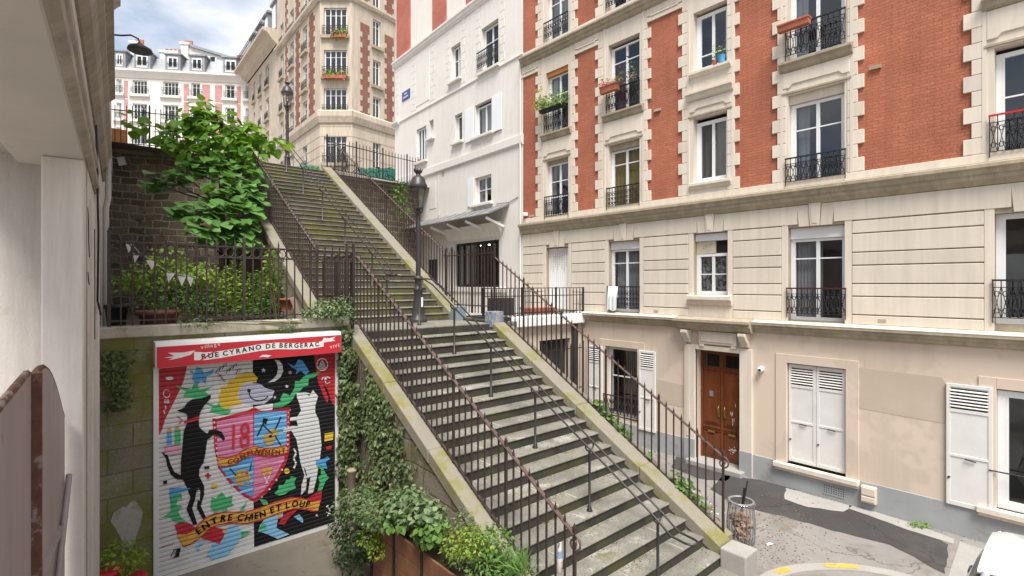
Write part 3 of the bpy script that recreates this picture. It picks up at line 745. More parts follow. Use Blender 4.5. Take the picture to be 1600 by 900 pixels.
# plinth (proud), broken at the door
b = MB()
ops = [(6.40, 7.96, -1, 2)]
for a, c in ((2.2, 6.32), (8.04, UE)):
    b.box(a, c, -.02, .03, -.1, .56); b.cut()
b.build_parts('plinth', m['plinth'], RB, world=False, bevel=.006)
# repair patches of a darker beige on the wall, and lighter repainted field
b = MB(); b.add([(5.35, -.004, 1.35), (6.30, -.004, 1.35), (6.30, -.004, 1.93), (5.35, -.004, 1.98)], [(0, 1, 2, 3)]); b.cut()
b.add([(10.22, -.004, 2.05), (11.0, -.004, 2.02), (11.9, -.004, 2.0), (12.0, -.004, 2.75), (11.6, -.004, 2.74), (11.55, -.004, 2.86), (10.22, -.004, 2.88)], [(0, 1, 2, 3, 4, 5, 6)])
b.build_parts('plaster_repair', m['plaster2'], RB, world=False)
# lower string course
cprof = [(.0, 3.76), (.20, 3.71), (.20, 3.66), (.15, 3.64), (.15, 3.585), (.11, 3.57), (.08, 3.50), (.03, 3.47)]
moulding(RB, 'string_course', 2.55, 6.12, cprof, 'cream_dark'); moulding(RB, 'string_course', 8.10, UE, cprof, 'cream_dark')
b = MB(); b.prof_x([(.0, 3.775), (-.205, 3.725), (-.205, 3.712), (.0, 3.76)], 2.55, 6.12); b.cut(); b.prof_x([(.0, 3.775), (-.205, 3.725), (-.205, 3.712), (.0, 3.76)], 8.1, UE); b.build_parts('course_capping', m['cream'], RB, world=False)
moulding(RB, 'door_hood', 6.12, 8.10, [(.0, 3.78), (.36, 3.72), (.36, 3.66), (.30, 3.64), (.30, 3.58), (.25, 3.55), (.22, 3.48), (.17, 3.44)], 'cream_dark')
# door surround
b = MB()
b.box(6.30, 6.60, -.07, .05, .0, 3.05); b.box(7.76, 8.06, -.07, .05, .0, 3.05); b.box(6.601, 7.759, -.07, .05, 2.93, 3.05)
b.box(6.36, 6.46, -.085, -.068, .65, 3.0); b.build('door_surround', m['cream'], RB, world=False, bevel=.012)
b = MB(); b.box(6.30, 6.6, -.085, -.06, -.02, .60); b.cut(); b.box(7.76, 8.06, -.085, -.06, -.02, .60); b.build_parts('surround_foot', m['plinth'], RB, world=False, bevel=.005)
b = MB(); b.box(6.72, 7.70, -.10, .02, 3.09, 3.42); b.box(6.78, 7.64, -.125, -.098, 3.15, 3.36); b.box(6.74, 6.86, -.11, .02, 3.02, 3.09); b.box(7.56, 7.68, -.11, .02, 3.02, 3.09); b.build('door_tablet', m['cream'], RB, world=False, bevel=.015)
for x in (6.36, 7.86):
    b = MB(); b.prof_x([(.0, 3.43), (-.30, 3.43), (-.30, 3.36), (-.26, 3.32), (-.22, 3.25), (-.13, 3.18), (-.10, 3.10), (0, 3.08)], x - .05, x + .13); b.build('console', m['cream'], RB, world=False, bevel=.01)
# street door
D = MB(); dy = .26
D.box(6.604, 6.66, dy - .03, dy + .06, .10, 2.91); D.box(7.70, 7.756, dy - .03, dy + .06, .10, 2.91); D.box(6.66, 7.70, dy - .03, dy + .06, 2.84, 2.91)
D.box(6.66, 7.178, dy + .0, dy + .05, .12, 2.84); D.box(7.182, 7.70, dy + .0, dy + .05, .12, 2.84); D.box(7.15, 7.21, dy - .025, dy + .01, .12, 2.84)
for x0, x1 in ((6.70, 7.12), (7.24, 7.66)):
    for z0, z1 in ((.20, .78), (1.02, 2.36)):
        D.box(x0, x1, dy - .018, dy + .01, z0, z1)
        D.box(x0 + .05, x1 - .05, dy - .032, dy - .016, z0 + .05, z1 - .05); D.box(x0 + .08, x1 - .08, dy - .024, dy - .031, z0 + .09, z1 - .09)
    for k in range(3): D.box(x0 - .02, x1 + .02, dy - .03 - .008 * k, dy + .01, .84 + .04 * k, .865 + .04 * k)
    D.box(x0 - .02, x1 + .02, dy - .025, dy + .01, 2.40, 2.46)
dr = D.build('street_door', m['doorwood'], RB, world=False, bevel=.006)
b = MB()
for x0, x1 in ((6.72, 7.10), (7.26, 7.64)): b.quad((x0, dy - .004, 2.50), (x1, dy - .004, 2.50), (x1, dy - .004, 2.80), (x0, dy - .004, 2.80))
b.build('transom_pane', m['carglass'], dr, world=False)
for x in (7.10, 7.26):
    b = MB(); b.box(x - .03, x + .03, dy - .04, dy - .02, 1.22, 1.52); b.tube([(x, dy - .04, 1.26), (x, dy - .075, 1.28), (x, dy - .075, 1.46), (x, dy - .04, 1.48)], .01, 6); b.build('handle', m['brass'], dr, world=False)
for x, z in ((6.91, .82), (7.45, .82)):
    b = MB(); b.box(x - .09, x + .09, dy - .062, dy - .04, z - .02, z + .03); b.build('letter_flap', m['brass'], dr, world=False)
b = MB(); b.box(6.86, 6.95, dy - .05, dy - .03, 1.72, 1.86); b.build('door_plate', m['zinc'], dr, world=False)
b = MB(); 
for k in range(16):
    x, z = 7.45 + R.gauss(0, .04), .42 + R.gauss(0, .06); a_ = R.uniform(0, 3); w_ = R.uniform(.008, .03)
    b.obox((x, dy - .0345, z), (w_ * math.cos(a_), 0, w_ * math.sin(a_)), (0, .0012, 0), (-w_ * .5 * math.sin(a_), 0, w_ * .5 * math.cos(a_)))
for k in range(7):
    x, z = 7.45 + R.gauss(0, .05), 1.32 + R.gauss(0, .12); b.box(x - .006, x + .006, dy - .036, dy - .0335, z - .03, z + .05)
b.build('paper_scraps', m['shutter'], dr, world=False)
b = MB(); b.box(6.45, 7.90, -.28, .30, -.02, .115); b.build('doorstep', m['concrete'], RB, world=False, bevel=.015)
# ground windows
fr = window(RB, 3.66, 4.80, .66, 2.74, dy=.22, lights=1, bars=(.42,), fw=.08, frame='shutter', curtain=None)
guard(RB, 3.60, 4.86, .68, .62, -.03, style=0, sp=.13)
def shutter_leaf(u0, u1, z0, z1, y=-.05, knobs=()):
    b = MB(); b.box(u0, u1, y, y + .035, z0, z1)
    w_ = u1 - u0; st_ = .055
    b.box(u0, u0 + st_, y - .012, y, z0, z1); b.box(u1 - st_, u1, y - .012, y, z0, z1)
    for z, h in ((z0, .08), (z0 + (z1 - z0) * .40, .05), (z1 - .52, .06), (z1 - .06, .06)): b.box(u0 + st_, u1 - st_, y - .012, y, z, z + h)
    lf = b.build('shutter', m['shutter'], RB, world=False, bevel=.004)
    for k in range(6):
        q = MB(); z = z1 - .12 - k * .058
        q.obox(((u0 + u1) / 2, y - .008, z), (w_ / 2 - st_, 0, 0), (0, .012, .012), (0, -.003, .005)); q.build('louvre', m['shutter'], lf, world=False)
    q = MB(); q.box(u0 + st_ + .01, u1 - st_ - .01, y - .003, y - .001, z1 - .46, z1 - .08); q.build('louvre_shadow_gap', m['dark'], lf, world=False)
    q = MB(); q.cyl(((u0 + u1) / 2 - .05, y - .03, z0 + .88), ((u0 + u1) / 2 + .1, y - .03, z0 + .86), .012, n=6); q.cyl((u0 + .04, y - .03, z0 + .5), (u0 + .04, y - .0, z0 + .5), .02, n=6); q.build('latch', m['iron'], lf, world=False)
shutter_leaf(2.98, 3.56, .58, 2.72); shutter_leaf(4.88, 5.42, .50, 2.74)
shutter_leaf(8.835, 9.395, .60, 2.80, .06); shutter_leaf(9.405, 9.965, .60, 2.80, .06)
shutter_leaf(11.62, 12.25, .55, 2.78)
b = MB()
for a, c, d, e in ((8.82, 9.98, .56, 2.82), (12.30, 13.5, .66, 2.76), (3.66, 4.80, .62, 2.75)):
    b.box(a - .24, a - .004, -.025, .02, d, e + .20); b.box(c + .004, c + .24, -.025, .02, d, e + .20); b.box(a - .003, c + .003, -.025, .02, e + .004, e + .20); b.cut()
b.build_parts('window_surround', m['plaster'], RB, world=False, bevel=.006)
for a, c, d in ((8.82, 9.98, .56), (12.30, 13.5, .66)):
    b = MB(); b.box(a - .26, c + .26, -.14, .10, d - .11, d); b.box(a - .24, c + .24, -.10, .05, d - .17, d - .11); b.build('sill', m['cream'], RB, world=False, bevel=.012)
window(RB, 12.30, 13.5, .66, 2.74, dy=.10, lights=1, bars=(), fw=.11)
b = MB(); b.cyl((12.2, -.06, 1.32), (13.6, -.06, 1.32), .014, n=6); b.build('window_bar', m['steel'], RB, world=False)
# vents and boxes on the low wall
for x, z, w_, h in ((9.76, .20, .42, .20), (12.9, .17, .6, .22)):
    b = MB(); b.box(x - w_ / 2, x + w_ / 2, -.035, .0, z - h / 2, z + h / 2); 
    v = b.build('vent_grille', m['plinth'], RB, world=False)
    b = MB()
    for i in range(int(w_ / .045)):
        for j in range(4): 
            xx, zz = x - w_ / 2 + .03 + i * .045, z - h / 2 + .035 + j * .045; b.box(xx, xx + .022, -.0375, -.0355, zz, zz + .022)
    b.build('vent_holes', m['dark'], v, world=False)
b = MB(); b.box(10.28, 10.54, -.12, .02, .17, .50); b.box(10.29, 10.53, -.135, -.12, .20, .30); b.box(10.29, 10.53, -.135, -.12, .33, .48)
b.build('meter_box', m['ivory'], RB, world=False, bevel=.012)
# first floor: rusticated courses
wops = [(a[2], a[3], z[0], z[1]) for a, z in zip(bays, f1)]
b = MB(); wall_sheet(b, -.2, UE, 3.5, 6.42, [(q[0], q[1], q[2], q[3]) for q in wops], y=.02, reveal=.26); b.build('first_floor_wall', m['cream_dark'], RB, world=False)
rows = [3.775]
zr = [3.98, 4.36, 4.62, 5.00, 5.27, 5.66, 5.93]
edges = [3.77] + zr
piers = [(-.0, .98), (2.30, 3.62), (5.01, 6.38), (7.58, 8.70), (10.10, 12.13), (13.56, 15.76), (17.14, UE)]
pier_bands = []
b = MB()
for (a, c) in piers:
    for z0, z1 in zip(edges, edges[1:]):
        lim = z1 - .016
        b.box(a, c, -.018, .05, z0 + .008, lim)
    b.cut()
    # top blocks are cut at the corner towards the lintel
    z0, z1 = 5.938, 6.02
for (q0, q1, w0, w1), (zb, zt) in zip(bays, f1):
    pass
b.build_parts('rusticated_block', m['cream'], RB, world=False, bevel=.008)
b = MB(); 
for (q0, q1, w0, w1), (zb, zt) in zip(bays, f1):
    # jamb strips beside each opening
    b.box(w0 - .135, w0 - .001, -.008, .05, 3.775 if zb < 4 else 3.775, zt + .10); b.box(w1 + .001, w1 + .135, -.008, .05, 3.775, zt + .10)
    if zb > 4: b.box(w0 - .0, w1 + .0, -.008, .05, 3.775, zb - .10)
    b.cut()
b.build_parts('window_jamb', m['cream'], RB, world=False, bevel=.006)
b = MB(); x = -.0
for (q0, q1, w0, w1), (zb, zt) in zip(bays, f1):
    c = (w0 + w1) / 2
    b.box(x, c - .36, -.018, .05, 5.942 if x > -1 else 5.942, 6.36)
    x = c + .36
    z0 = zt + .005
    for s in (-1, 1):
        b.prism([(c + s * .10, z0), (c + s * .33, z0), (c + s * .37, 6.36), (c + s * .13, 6.36)], lambda p: (p[0], -.018, p[1]), lambda p: (p[0], .05, p[1]))
    b.prism([(c - .09, z0), (c + .09, z0), (c + .12, 6.38), (c - .12, 6.38)], lambda p: (p[0], -.05, p[1]), lambda p: (p[0], .05, p[1]))
    b.prism([(c - .055, z0 + .05), (c + .055, z0 + .05), (c + .08, 6.32), (c - .08, 6.32)], lambda p: (p[0], -.062, p[1]), lambda p: (p[0], -.05, p[1]))
b.box(x, UE, -.018, .05, 5.942, 6.36); b.build('lintel_stones', m['cream'], RB, world=False, bevel=.008)
b = MB()
for x, z in ((5.42, 3.86), (10.62, 3.87)): b.box(x - .07, x + .07, -.024, -.016, z - .035, z + .035); b.cut()
for x, z in ((5.62, 6.80), (10.62, 6.80), (10.5, 9.0), (5.45, 9.42), (.40, 7.0)): b.box(x - .10, x + .10, -.024, .032, z - .035, z + .035); b.cut()
b.build_parts('air_vent', m['cream_dark'], RB, world=False)
moulding(RB, 'cornice', -.06, UE, [(.0, 6.78), (.24, 6.72), (.24, 6.66), (.19, 6.63), (.17, 6.56), (.13, 6.54), (.13, 6.47), (.07, 6.42), (.03, 6.37)], 'cream_dark')
b = MB(); b.box(-.0, UE, -.03, .05, 6.775, 6.93); b.build('base_band', m['cream'], RB, world=False, bevel=.006)
# upper storeys: stone bays with quoins between brick piers
def storeys(z0, z1, rowsz, capz):
    for i, (q0, q1, w0, w1) in enumerate(bays):
        ops_ = [(w0, w1, r[i][0], min(r[i][1], z1 - .05)) for r in rowsz]
        b = MB(); wall_sheet(b, q0 + .12, q1 - .12, z0, z1, ops_, y=-.0, reveal=.26)
        b.quad((q0 + .12, 0, z0), (q0 + .12, .06, z0), (q0 + .12, .06, z1), (q0 + .12, 0, z1)); b.quad((q1 - .12, 0, z0), (q1 - .12, .06, z0), (q1 - .12, .06, z1), (q1 - .12, 0, z1))
        b.build('window_bay_wall', m['cream'], RB, world=False)
        b = MB()
        for s, e in ((q0, 1), (q1, -1)):
            z = z0 + .02; k = 0
            while z < min(z1, capz) - .12:
                h = .295 if k % 2 == 0 else .275
                zz = min(z + h, capz)
                d = .0 if k % 2 == 0 else .115
                xa, xb = s + e * (d - .0), s + e * .30
                b.box(min(xa, xb), max(xa, xb), -.016, .06, z + .006, zz - .006)
                z += h; k += 1
            b.cut()
        b.build_parts('quoin', m['cream'], RB, world=False, bevel=.006)
        # raised jamb bands
        b = MB()
        for s, e in ((w0, -1), (w1, 1)): 
            xa, xb = s + e * .10, s + e * .16; b.box(min(xa, xb), max(xa, xb), -.022, .02, z0 + .02, z1 - .02); b.cut()
        b.build_parts('bay_moulding', m['cream'], RB, world=False)
    px = [(-.02, bays[0][0])] + [(bays[i][1], bays[i + 1][0]) for i in range(len(bays) - 1)] + [(bays[-1][1], UE)]
    b = MB()
    for a, c in px: b.quad((a - .14, .03, z0), (c + .14, .03, z0), (c + .14, .03, z1), (a - .14, .03, z1)); b.cut()
    b.build_parts('brick_pier', m['brickred'], RB, world=False)
    return px
px = storeys(6.92, 12.36, (f2, f3), 11.95)
b = MB()
for a, c in px:
    b.box(a - .12, c + .12, -.02, .05, 11.95, 12.08); b.box(a - .0, c + .0, -.045, .05, 12.075, 12.11); b.box(a - .12, c + .12, -.012, .05, 12.112, 12.36)
    b.box(a + .06, c - .06, -.022, -.01, 12.15, 12.30); b.cut()
b.build_parts('frieze_panel', m['cream'], RB, world=False, bevel=.008)
moulding(RB, 'cornice', -.05, UE, [(.0, 12.66), (.22, 12.60), (.22, 12.55), (.17, 12.52), (.15, 12.45), (.10, 12.42), (.08, 12.36), (.03, 12.32)], 'cream_dark')
b = MB(); b.box(-.02, UE, -.03, .05, 12.655, 12.80); b.build('base_band', m['cream'], RB, world=False)
storeys(12.79, TOPZ, (f4,), TOPZ - .1)
body(RB, -.02, UE, 0, TOPZ, .03, 9, 'cream')
# spandrels under the third-floor windows: a projecting sill course and a shaped apron
for i, (q0, q1, w0, w1) in enumerate(bays):
    zt = f3[i][0]; zl_ = f2[i][1]
    small = i == 2
    if small:
        moulding(RB, 'sill', w0 - .08, w1 + .10, [(.0, zt), (.12, zt - .03), (.12, zt - .09), (.06, zt - .12), (.03, zt - .16)], 'cream')
        zt = 9.62
    moulding(RB, 'spandrel_course', w0 - .16, w1 + .16, [(.0, zt), (.16, zt - .05), (.16, zt - .10), (.10, zt - .14), (.08, zt - .22), (.03, zt - .26)], 'cream_dark' if not small else 'cream')
    b = MB(); z1 = zt - .27; z0 = zl_ + .16
    a, c = w0 - .10, w1 + .10
    b.prism([(a, z1), (c, z1), (c, z0), (c - .14, z0), (c - .20, z0 + .07), (a + .20, z0 + .07), (a + .14, z0), (a, z0)], lambda p: (p[0], -.03, p[1]), lambda p: (p[0], .02, p[1]))
    b.build('apron', m['cream'], RB, world=False, bevel=.01)
    if small: moulding(RB, 'sill', w0 - .08, w1 + .10, [(.0, 7.24), (.10, 7.21), (.10, 7.15), (.04, 7.12), (.03, 7.06)], 'cream')
    # architrave line above second-floor window
    b = MB(); b.box(w0 - .13, w1 + .13, -.035, .02, zl_ + .03, zl_ + .07); b.build('label_moulding', m['cream_dark'], RB, world=False)
moulding(RB, 'sill', 6.40, 7.56, [(.0, 4.33), (.14, 4.30), (.14, 4.22), (.08, 4.19), (.05, 4.08)], 'cream')
# windows
# first floor
b = MB(); n = 22
vs = []
for i in range(n + 1):
    u = 1.124 + (2.14 - 1.128) * i / n; y = .16 + (.012 if i % 2 else 0); vs += [(u, y, 3.80), (u, y, 5.82)]
b.add(vs, [(2 * i, 2 * i + 2, 2 * i + 3, 2 * i + 1) for i in range(n)]); bl = b.build('closed_blind', m['offwhite'], RB, world=False)
b = MB()
for i in range(1, 10):
    for k in range(14):
        if k > 8 + (i * 7) % 5: continue
        u = 1.12 + i * .1; z = 5.70 - k * .055; b.box(u - .006, u + .006, .142, .158, z, z + .022)
b.build('blind_slots', m['cream_dark'], bl, world=False)
window(RB, 3.76, 4.87, 3.80, 5.88, lights=2, bars=(.22,), roll=.24, curtain=('curtain', .1, .95, .98)); guard(RB, 3.74, 4.90, 3.84, .70, -.04, style=1)
window(RB, 6.52, 7.44, 4.33, 5.40, lights=2, bars=(.5,), fw=.075, curtain=('lace', .05, .95, 1.0))
b = MB(); b.box(6.524, 7.436, .10, .22, 5.72, 5.91); b.build('roller_box', m['offwhite'], RB, world=False, bevel=.01)
b = MB(); b.box(6.53, 7.05, .16, .22, 5.40, 5.715); q = b.build('vent_panel', m['lattice'], RB, world=False)
b = MB(); b.box(7.06, 7.436, .19, .22, 5.40, 5.72); b.build('dark_fanlight', m['carglass'], RB, world=False)
window(RB, 8.84, 9.96, 3.80, 5.88, lights=2, bars=(.24,), roll=.26, curtain=('curtain', .06, .55, .98)); guard(RB, 8.82, 10.0, 3.86, .66, -.04, top='plasticdark')
window(RB, 12.27, 13.42, 3.90, 5.85, lights=1, bars=(), fw=.09); guard(RB, 12.24, 13.45, 3.92, .76, -.04)
# second floor
window(RB, 1.12, 2.14, 6.80, 8.66, lights=2, bars=(.32, .6), curtain=('curtain', .02, .22, 1.0)); guard(RB, 1.08, 2.18, 6.80, .76, -.04)
b = MB(); b.box(1.124, 2.136, .12, .24, 8.661, 8.776); b.build('roller_box', m['cream_dark'], RB, world=False)
window(RB, 3.76, 4.87, 6.84, 8.60, lights=2, bars=(.24,), curtain=('curtain_yellow', .02, .98, 1.0)); guard(RB, 3.72, 4.90, 6.84, .64, -.05, style=1)
b = MB(); b.box(3.764, 4.866, .10, .24, 8.605, 8.776); b.build('blind_roll', m['cream_dark'], RB, world=False)
window(RB, 6.52, 7.44, 7.24, 8.82, lights=2, bars=(), fw=.09, curtain=('curtain_dim', .0, 1.0, 1.0))
window(RB, 8.84, 9.96, 6.82, 8.68, lights=2, bars=(.32,), fw=.07, curtain=('curtain', .1, .32, .98)); guard(RB, 8.80, 10.0, 6.82, .62, -.06)
b = MB(); b.box(8.844, 9.956, .10, .24, 8.685, 8.876); b.build('blind_roll', m['cream'], RB, world=False)
window(RB, 12.27, 13.42, 6.82, 8.70, lights=1, bars=(.42,), fw=.08, curtain=('room', .3, .55, 1.0)); guard(RB, 12.2, 13.48, 6.84, .74, -.06, top='plasticred')
# third floor
window(RB, 1.12, 2.14, 9.72, 11.62, lights=2, bars=(.34, .58), curtain=('offwhite', .0, .3, 1.0)); guard(RB, 1.08, 2.18, 9.72, .70, -.06)
b = MB(); b.box(1.124, 2.136, .06, .16, 11.62, 11.756); b.build('orange_blind_roll', m['orangeboard'], RB, world=False)
window(RB, 3.76, 4.87, 9.74, 11.70, lights=2, bars=(.24,), curtain=('wine', .1, .5, .8)); guard(RB, 3.72, 4.92, 9.74, .66, -.06)
window(RB, 6.52, 7.44, 10.12, 11.60, lights=2, bars=(.72,), fw=.09)
window(RB, 8.84, 9.96, 9.66, 11.66, lights=2, bars=(), fw=.07, curtain=('curtain', .0, .3, .98)); guard(RB, 8.80, 10.0, 9.66, .74, -.06)
window(RB, 12.27, 13.42, 9.72, 11.66, lights=2, bars=(.3,))
for i in range(5):
    q0, q1, w0, w1 = bays[i]
    window(RB, w0, w1, 12.64, 14.66, lights=2, bars=(.3, .62), curtain=('curtain', .05, .95, 1.0) if i == 0 else None); guard(RB, w0 - .05, w1 + .05, 12.82, .62, -.06)
window(RB, 15.9, 17.0, 3.9, 5.84); window(RB, 15.9, 17.0, 6.82, 8.77); window(RB, 15.9, 17.0, 9.72, 11.69); window(RB, 15.6, 16.8, .66, 2.74)
b = MB(); b.box(.06, .20, -.14, .03, 7.02, 7.14); b.build('junction_box', m['plastic_white'], RB, world=False, bevel=.01)
b = MB(); b.tube([(2.62, -.06, 0), (2.62, -.06, 3.46)], .05, 8); b.build('drain_pipe', m['plaster'], RB, world=False)
# things fixed on or hung from it
def wallthing(name, label, cat, fac, u, z, y=0, group=None):
    a = rad(fac.ang); x = fac.P[0] + u * math.cos(a) - y * math.sin(a); yy = fac.P[1] + u * math.sin(a) + y * math.cos(a)
    return thing(name, label, cat, (x, yy, z), fac.ang, group)
FR = Fac(P0, -90)
def camera_dome(label, u, z):
    t = wallthing('security_camera', label, 'security camera', FR, u, z, 0, 'ball cameras on the brick house')
    b = MB(); b.cyl((0, 0.0, .0), (0, -.03, 0), .065, n=14); b.lathe([(.02, -.08), (.055, -.05), (.065, 0), (.05, .04), (.01, .055)], (0, -.09, 0), 14); b.build('housing', m['plastic_white'], t, world=False)
    b = MB(); b.cyl((.01, -.14, -.01), (.02, -.158, -.015), .03, n=12); b.build('lens', m['carglass'], t, world=False)
camera_dome('white ball security camera on the wall right of the wooden street door', 8.26, 2.62)
camera_dome('white ball security camera beside the dark terrace garage', 2.50, 2.62)
# ================================================================== WHITE HOUSE
AW = -93.2
WB = thing('white_house', 'tall plain white house with a grey zinc canopy over a glazed shop front', 'house', (P0[0], P0[1], 0), AW)
FW = Fac(P0, AW); WE = -10.42
wo = [(-4.72, -1.46, 4.50, 6.33), (-3.10, -1.96, 7.80, 8.88), (-3.08, -1.88, 10.50, 11.80), (-4.62, -4.03, 10.62, 11.80), (-8.08, -7.10, 10.40, 12.0), (-6.82, -6.43, 11.30, 12.12),
      (-2.62, -1.50, 12.95, 14.70), (-4.92, -4.16, 13.30, 14.80), (-7.05, -6.05, 3.7, 5.75)]
b = MB(); wall_sheet(b, WE, -.02, 3.0, 15.7, wo, reveal=.26); b.build('facade_wall', m['white'], WB, world=False)
ops2 = [(-2.62, -1.5, 16.6, 18.6), (-4.92, -4.16, 16.9, 18.6)]
b = MB(); wall_sheet(b, WE, -.02, 15.7, 20.5, ops2, y=.05, reveal=.26); b.build('upper_wall', m['white'], WB, world=False)
b = MB()
for a, c in ((-10.25, -8.75), (-6.55, -5.35), (-3.75, -2.9), (-1.25, -.1)): b.box(a, c, .0, .049, 16.1, 20.4); b.cut()
b.build_parts('brick_panel', m['salmon'], WB, world=False)
body(WB, WE, -.02, 0, 20.5, .05, 9, 'white')
moulding(WB, 'cornice', WE - .08, -.02, [(.0, 16.02), (.16, 15.98), (.16, 15.90), (.12, 15.86), (.10, 15.76), (.05, 15.72), (.03, 15.66)], 'white')
moulding(WB, 'string_course', WE, -.02, [(.0, 12.86), (.05, 12.84), (.05, 12.80), (.01, 12.77)], 'white')
moulding(WB, 'corner_corbel', WE - .12, WE + .55, [(.0, 12.95), (.17, 12.9), (.17, 12.82), (.05, 12.7)], 'white')
moulding(WB, 'string_course', WE, -.02, [(.0, 9.98), (.08, 9.94), (.08, 9.66), (.03, 9.60)], 'white')
b = MB()
for a, c in ((-10.38, -9.9), (-8.6, -8.15), (-6.75, -6.3), (-5.35, -5.0), (-4.1, -3.78), (-3.05, -2.7), (-1.42, -1.1)):
    z = 13.0; k = 0
    while z < 15.5:
        e = .06 if k % 2 else 0; b.box(a + e, c - e, -.009, .02, z, z + .285); z += .31; k += 1
    b.cut()
b.build_parts('quoin', m['white'], WB, world=False, bevel=.004)
b = MB(); b.box(-8.1, -6.8, -.018, .02, 13.1, 15.45); b.build('blind_panel', m['white'], WB, world=False, bevel=.01)
b = MB(); b.box(-6.8, -6.2, -.014, .02, 8.05, 9.3); b.build('blind_panel', m['white'], WB, world=False)
window(WB, -3.10, -1.96, 7.80, 8.88, dy=.2, lights=2, bars=(.48,), fw=.07, curtain=('curtain', .05, .42, 1.0))
window(WB, -3.08, -1.88, 10.50, 11.70, dy=.18, lights=2, bars=(), fw=.06, curtain=('curtain', .1, .98, 1.0))
window(WB, -4.62, -4.03, 10.62, 11.74, dy=.2, lights=1, bars=(), curtain=('curtain', .4, .98, 1.0))
window(WB, -8.08, -7.10, 10.40, 11.98, dy=.14, lights=3, bars=(), fw=.06)
window(WB, -6.82, -6.43, 11.30, 12.10, dy=.2, lights=1, bars=())
window(WB, -2.62, -1.50, 12.95, 14.66, dy=.2, lights=2, bars=(.35,)); guard(WB, -2.72, -1.40, 12.98, .74, -.16, style=0)
window(WB, -4.92, -4.16, 13.30, 14.76, dy=.2, lights=2, bars=(.4,))
window(WB, -2.62, -1.5, 16.6, 18.56); window(WB, -4.92, -4.16, 16.9, 18.56)
for a, c, z in ((-3.10, -1.96, 7.80), (-3.08, -1.88, 10.50), (-4.62, -4.03, 10.62), (-8.08, -7.1, 10.4), (-6.82, -6.43, 11.3), (-4.92, -4.16, 13.3), (-2.62, -1.5, 12.95)):
    b = MB(); b.box(a - .16, c + .12, -.14, .1, z - .10, z); b.build('sill', m['white'], WB, world=False, bevel=.01)
for a in (-3.72, -1.86):
    b = MB(); b.box(a, a + .62, -.06, -.02, 10.42, 11.78); b.build('shutter', m['offwhite'], WB, world=False, bevel=.006)
b = MB(); b.box(-3.55, -3.12, -.05, -.02, 7.78, 8.92); b.build('shutter', m['offwhite'], WB, world=False)
b = MB(); b.box(-5.65, -5.50, -.012, .01, 9.38, 9.56); b.build('air_vent', m['cream_dark'], WB, world=False)
# street name plate: plain, too far to read more than two short lines
q0 = FW.uv(629, 160); q1 = FW.uv(642, 147)
b = MB(); b.box(-9.55, -8.72, -.03, .0, 13.76, 14.2); pl = b.build('street_plate', m['signblue'], WB, world=False)
b = MB()
for z, w_ in ((14.06, .16), (13.90, .30)):
    for k in range(int(w_ / .04)): b.box(-9.13 - w_ + k * .08, -9.13 - w_ + k * .08 + .05, -.033, -.0305, z - .035, z + .035)
b.build('plate_lettering', m['offwhite'], pl, world=False)
# glazed front with black mullions
b = MB()
b.box(-4.716, -1.464, .16, .24, 4.504, 4.60); b.box(-4.716, -1.464, .16, .24, 6.25, 6.326)
for k in range(7):
    u = -4.716 + 3.252 * k / 6; b.box(max(u - .045, -4.716), min(u + .045, -1.464), .15, .24, 4.60, 6.25)
sf = b.build('shop_front', m['iron'], WB, world=False)
b = MB(); b.quad((-4.7, .2, 4.55), (-1.47, .2, 4.55), (-1.47, .2, 6.3), (-4.7, .2, 6.3)); b.build('pane', m['glass'], sf, world=False)
b = MB(); b.quad((-4.9, 3, 4.3), (-1.3, 3, 4.3), (-1.3, 3, 6.5), (-4.9, 3, 6.5)); b.quad((-4.9, .3, 4.3), (-4.9, 3, 4.3), (-4.9, 3, 6.5), (-4.9, .3, 6.5)); b.quad((-1.3, .3, 4.3), (-1.3, 3, 4.3), (-1.3, 3, 6.5), (-1.3, .3, 6.5))
b.quad((-4.9, .3, 6.5), (-1.3, .3, 6.5), (-1.3, 3, 6.5), (-4.9, 3, 6.5)); b.quad((-4.9, .3, 4.3), (-1.3, .3, 4.3), (-1.3, 3, 4.3), (-4.9, 3, 4.3))
b.build('room', m['room'], sf, world=False)
b = MB(); n = 24; vs = []
for i in range(n + 1):
    u = -4.65 + .95 * i / n; y = .36 + .03 * math.sin(i * 2.1); vs += [(u, y, 4.6), (u, y, 6.25)]
b.add(vs, [(2 * i, 2 * i + 2, 2 * i + 3, 2 * i + 1) for i in range(n)], 0, True); b.build('curtain', m['offwhite'], sf, world=False)
b = MB(); b.box(-2.7, -1.6, 1.2, 1.3, 4.3, 6.2); b.build('inner_door', m['doorwood'], sf, world=False)
E1 = NT('lit_spot'); e = E1.new('ShaderNodeEmission'); e.inputs[0].default_value = (1, .88, .7, 1); e.inputs[1].default_value = 14; E1.link(e.outputs[0], E1.out.inputs[0])
for u in (-4.05, -3.35):
    b = MB(); b.lathe([(.055, 0), (.055, -.03), (.01, -.035)], (u, .9, 6.28), 10); b.build('ceiling_spot', E1.mat, sf, world=False)
b = MB(); b.box(-7.046, -6.054, .1, .2, 3.7, 5.746); b.build('dark_door', m['dark'], WB, world=False)
b = MB(); b.box(-5.15, -1.0, -.06, .02, 4.30, 4.49); b.build('shop_sill', m['white'], WB, world=False, bevel=.01)
b = MB(); b.tube([(-5.9, -.03, 9.6), (-5.9, -.035, 8.3), (-5.88, -.03, 7.7)], .012, 5); b.build('wire', m['white'], WB, world=False)
b = MB(); b.tube([(-.3, -.02, 7.75), (-.8, -.03, 7.62), (-1.6, -.03, 7.66)], .012, 5); b.build('cable', m['iron'], WB, world=False)
b = MB(); b.tube([(-.12, -.05, 3.8), (-.12, -.05, 12.7)], .035, 8); b.build('drain_pipe', m['white'], WB, world=False)
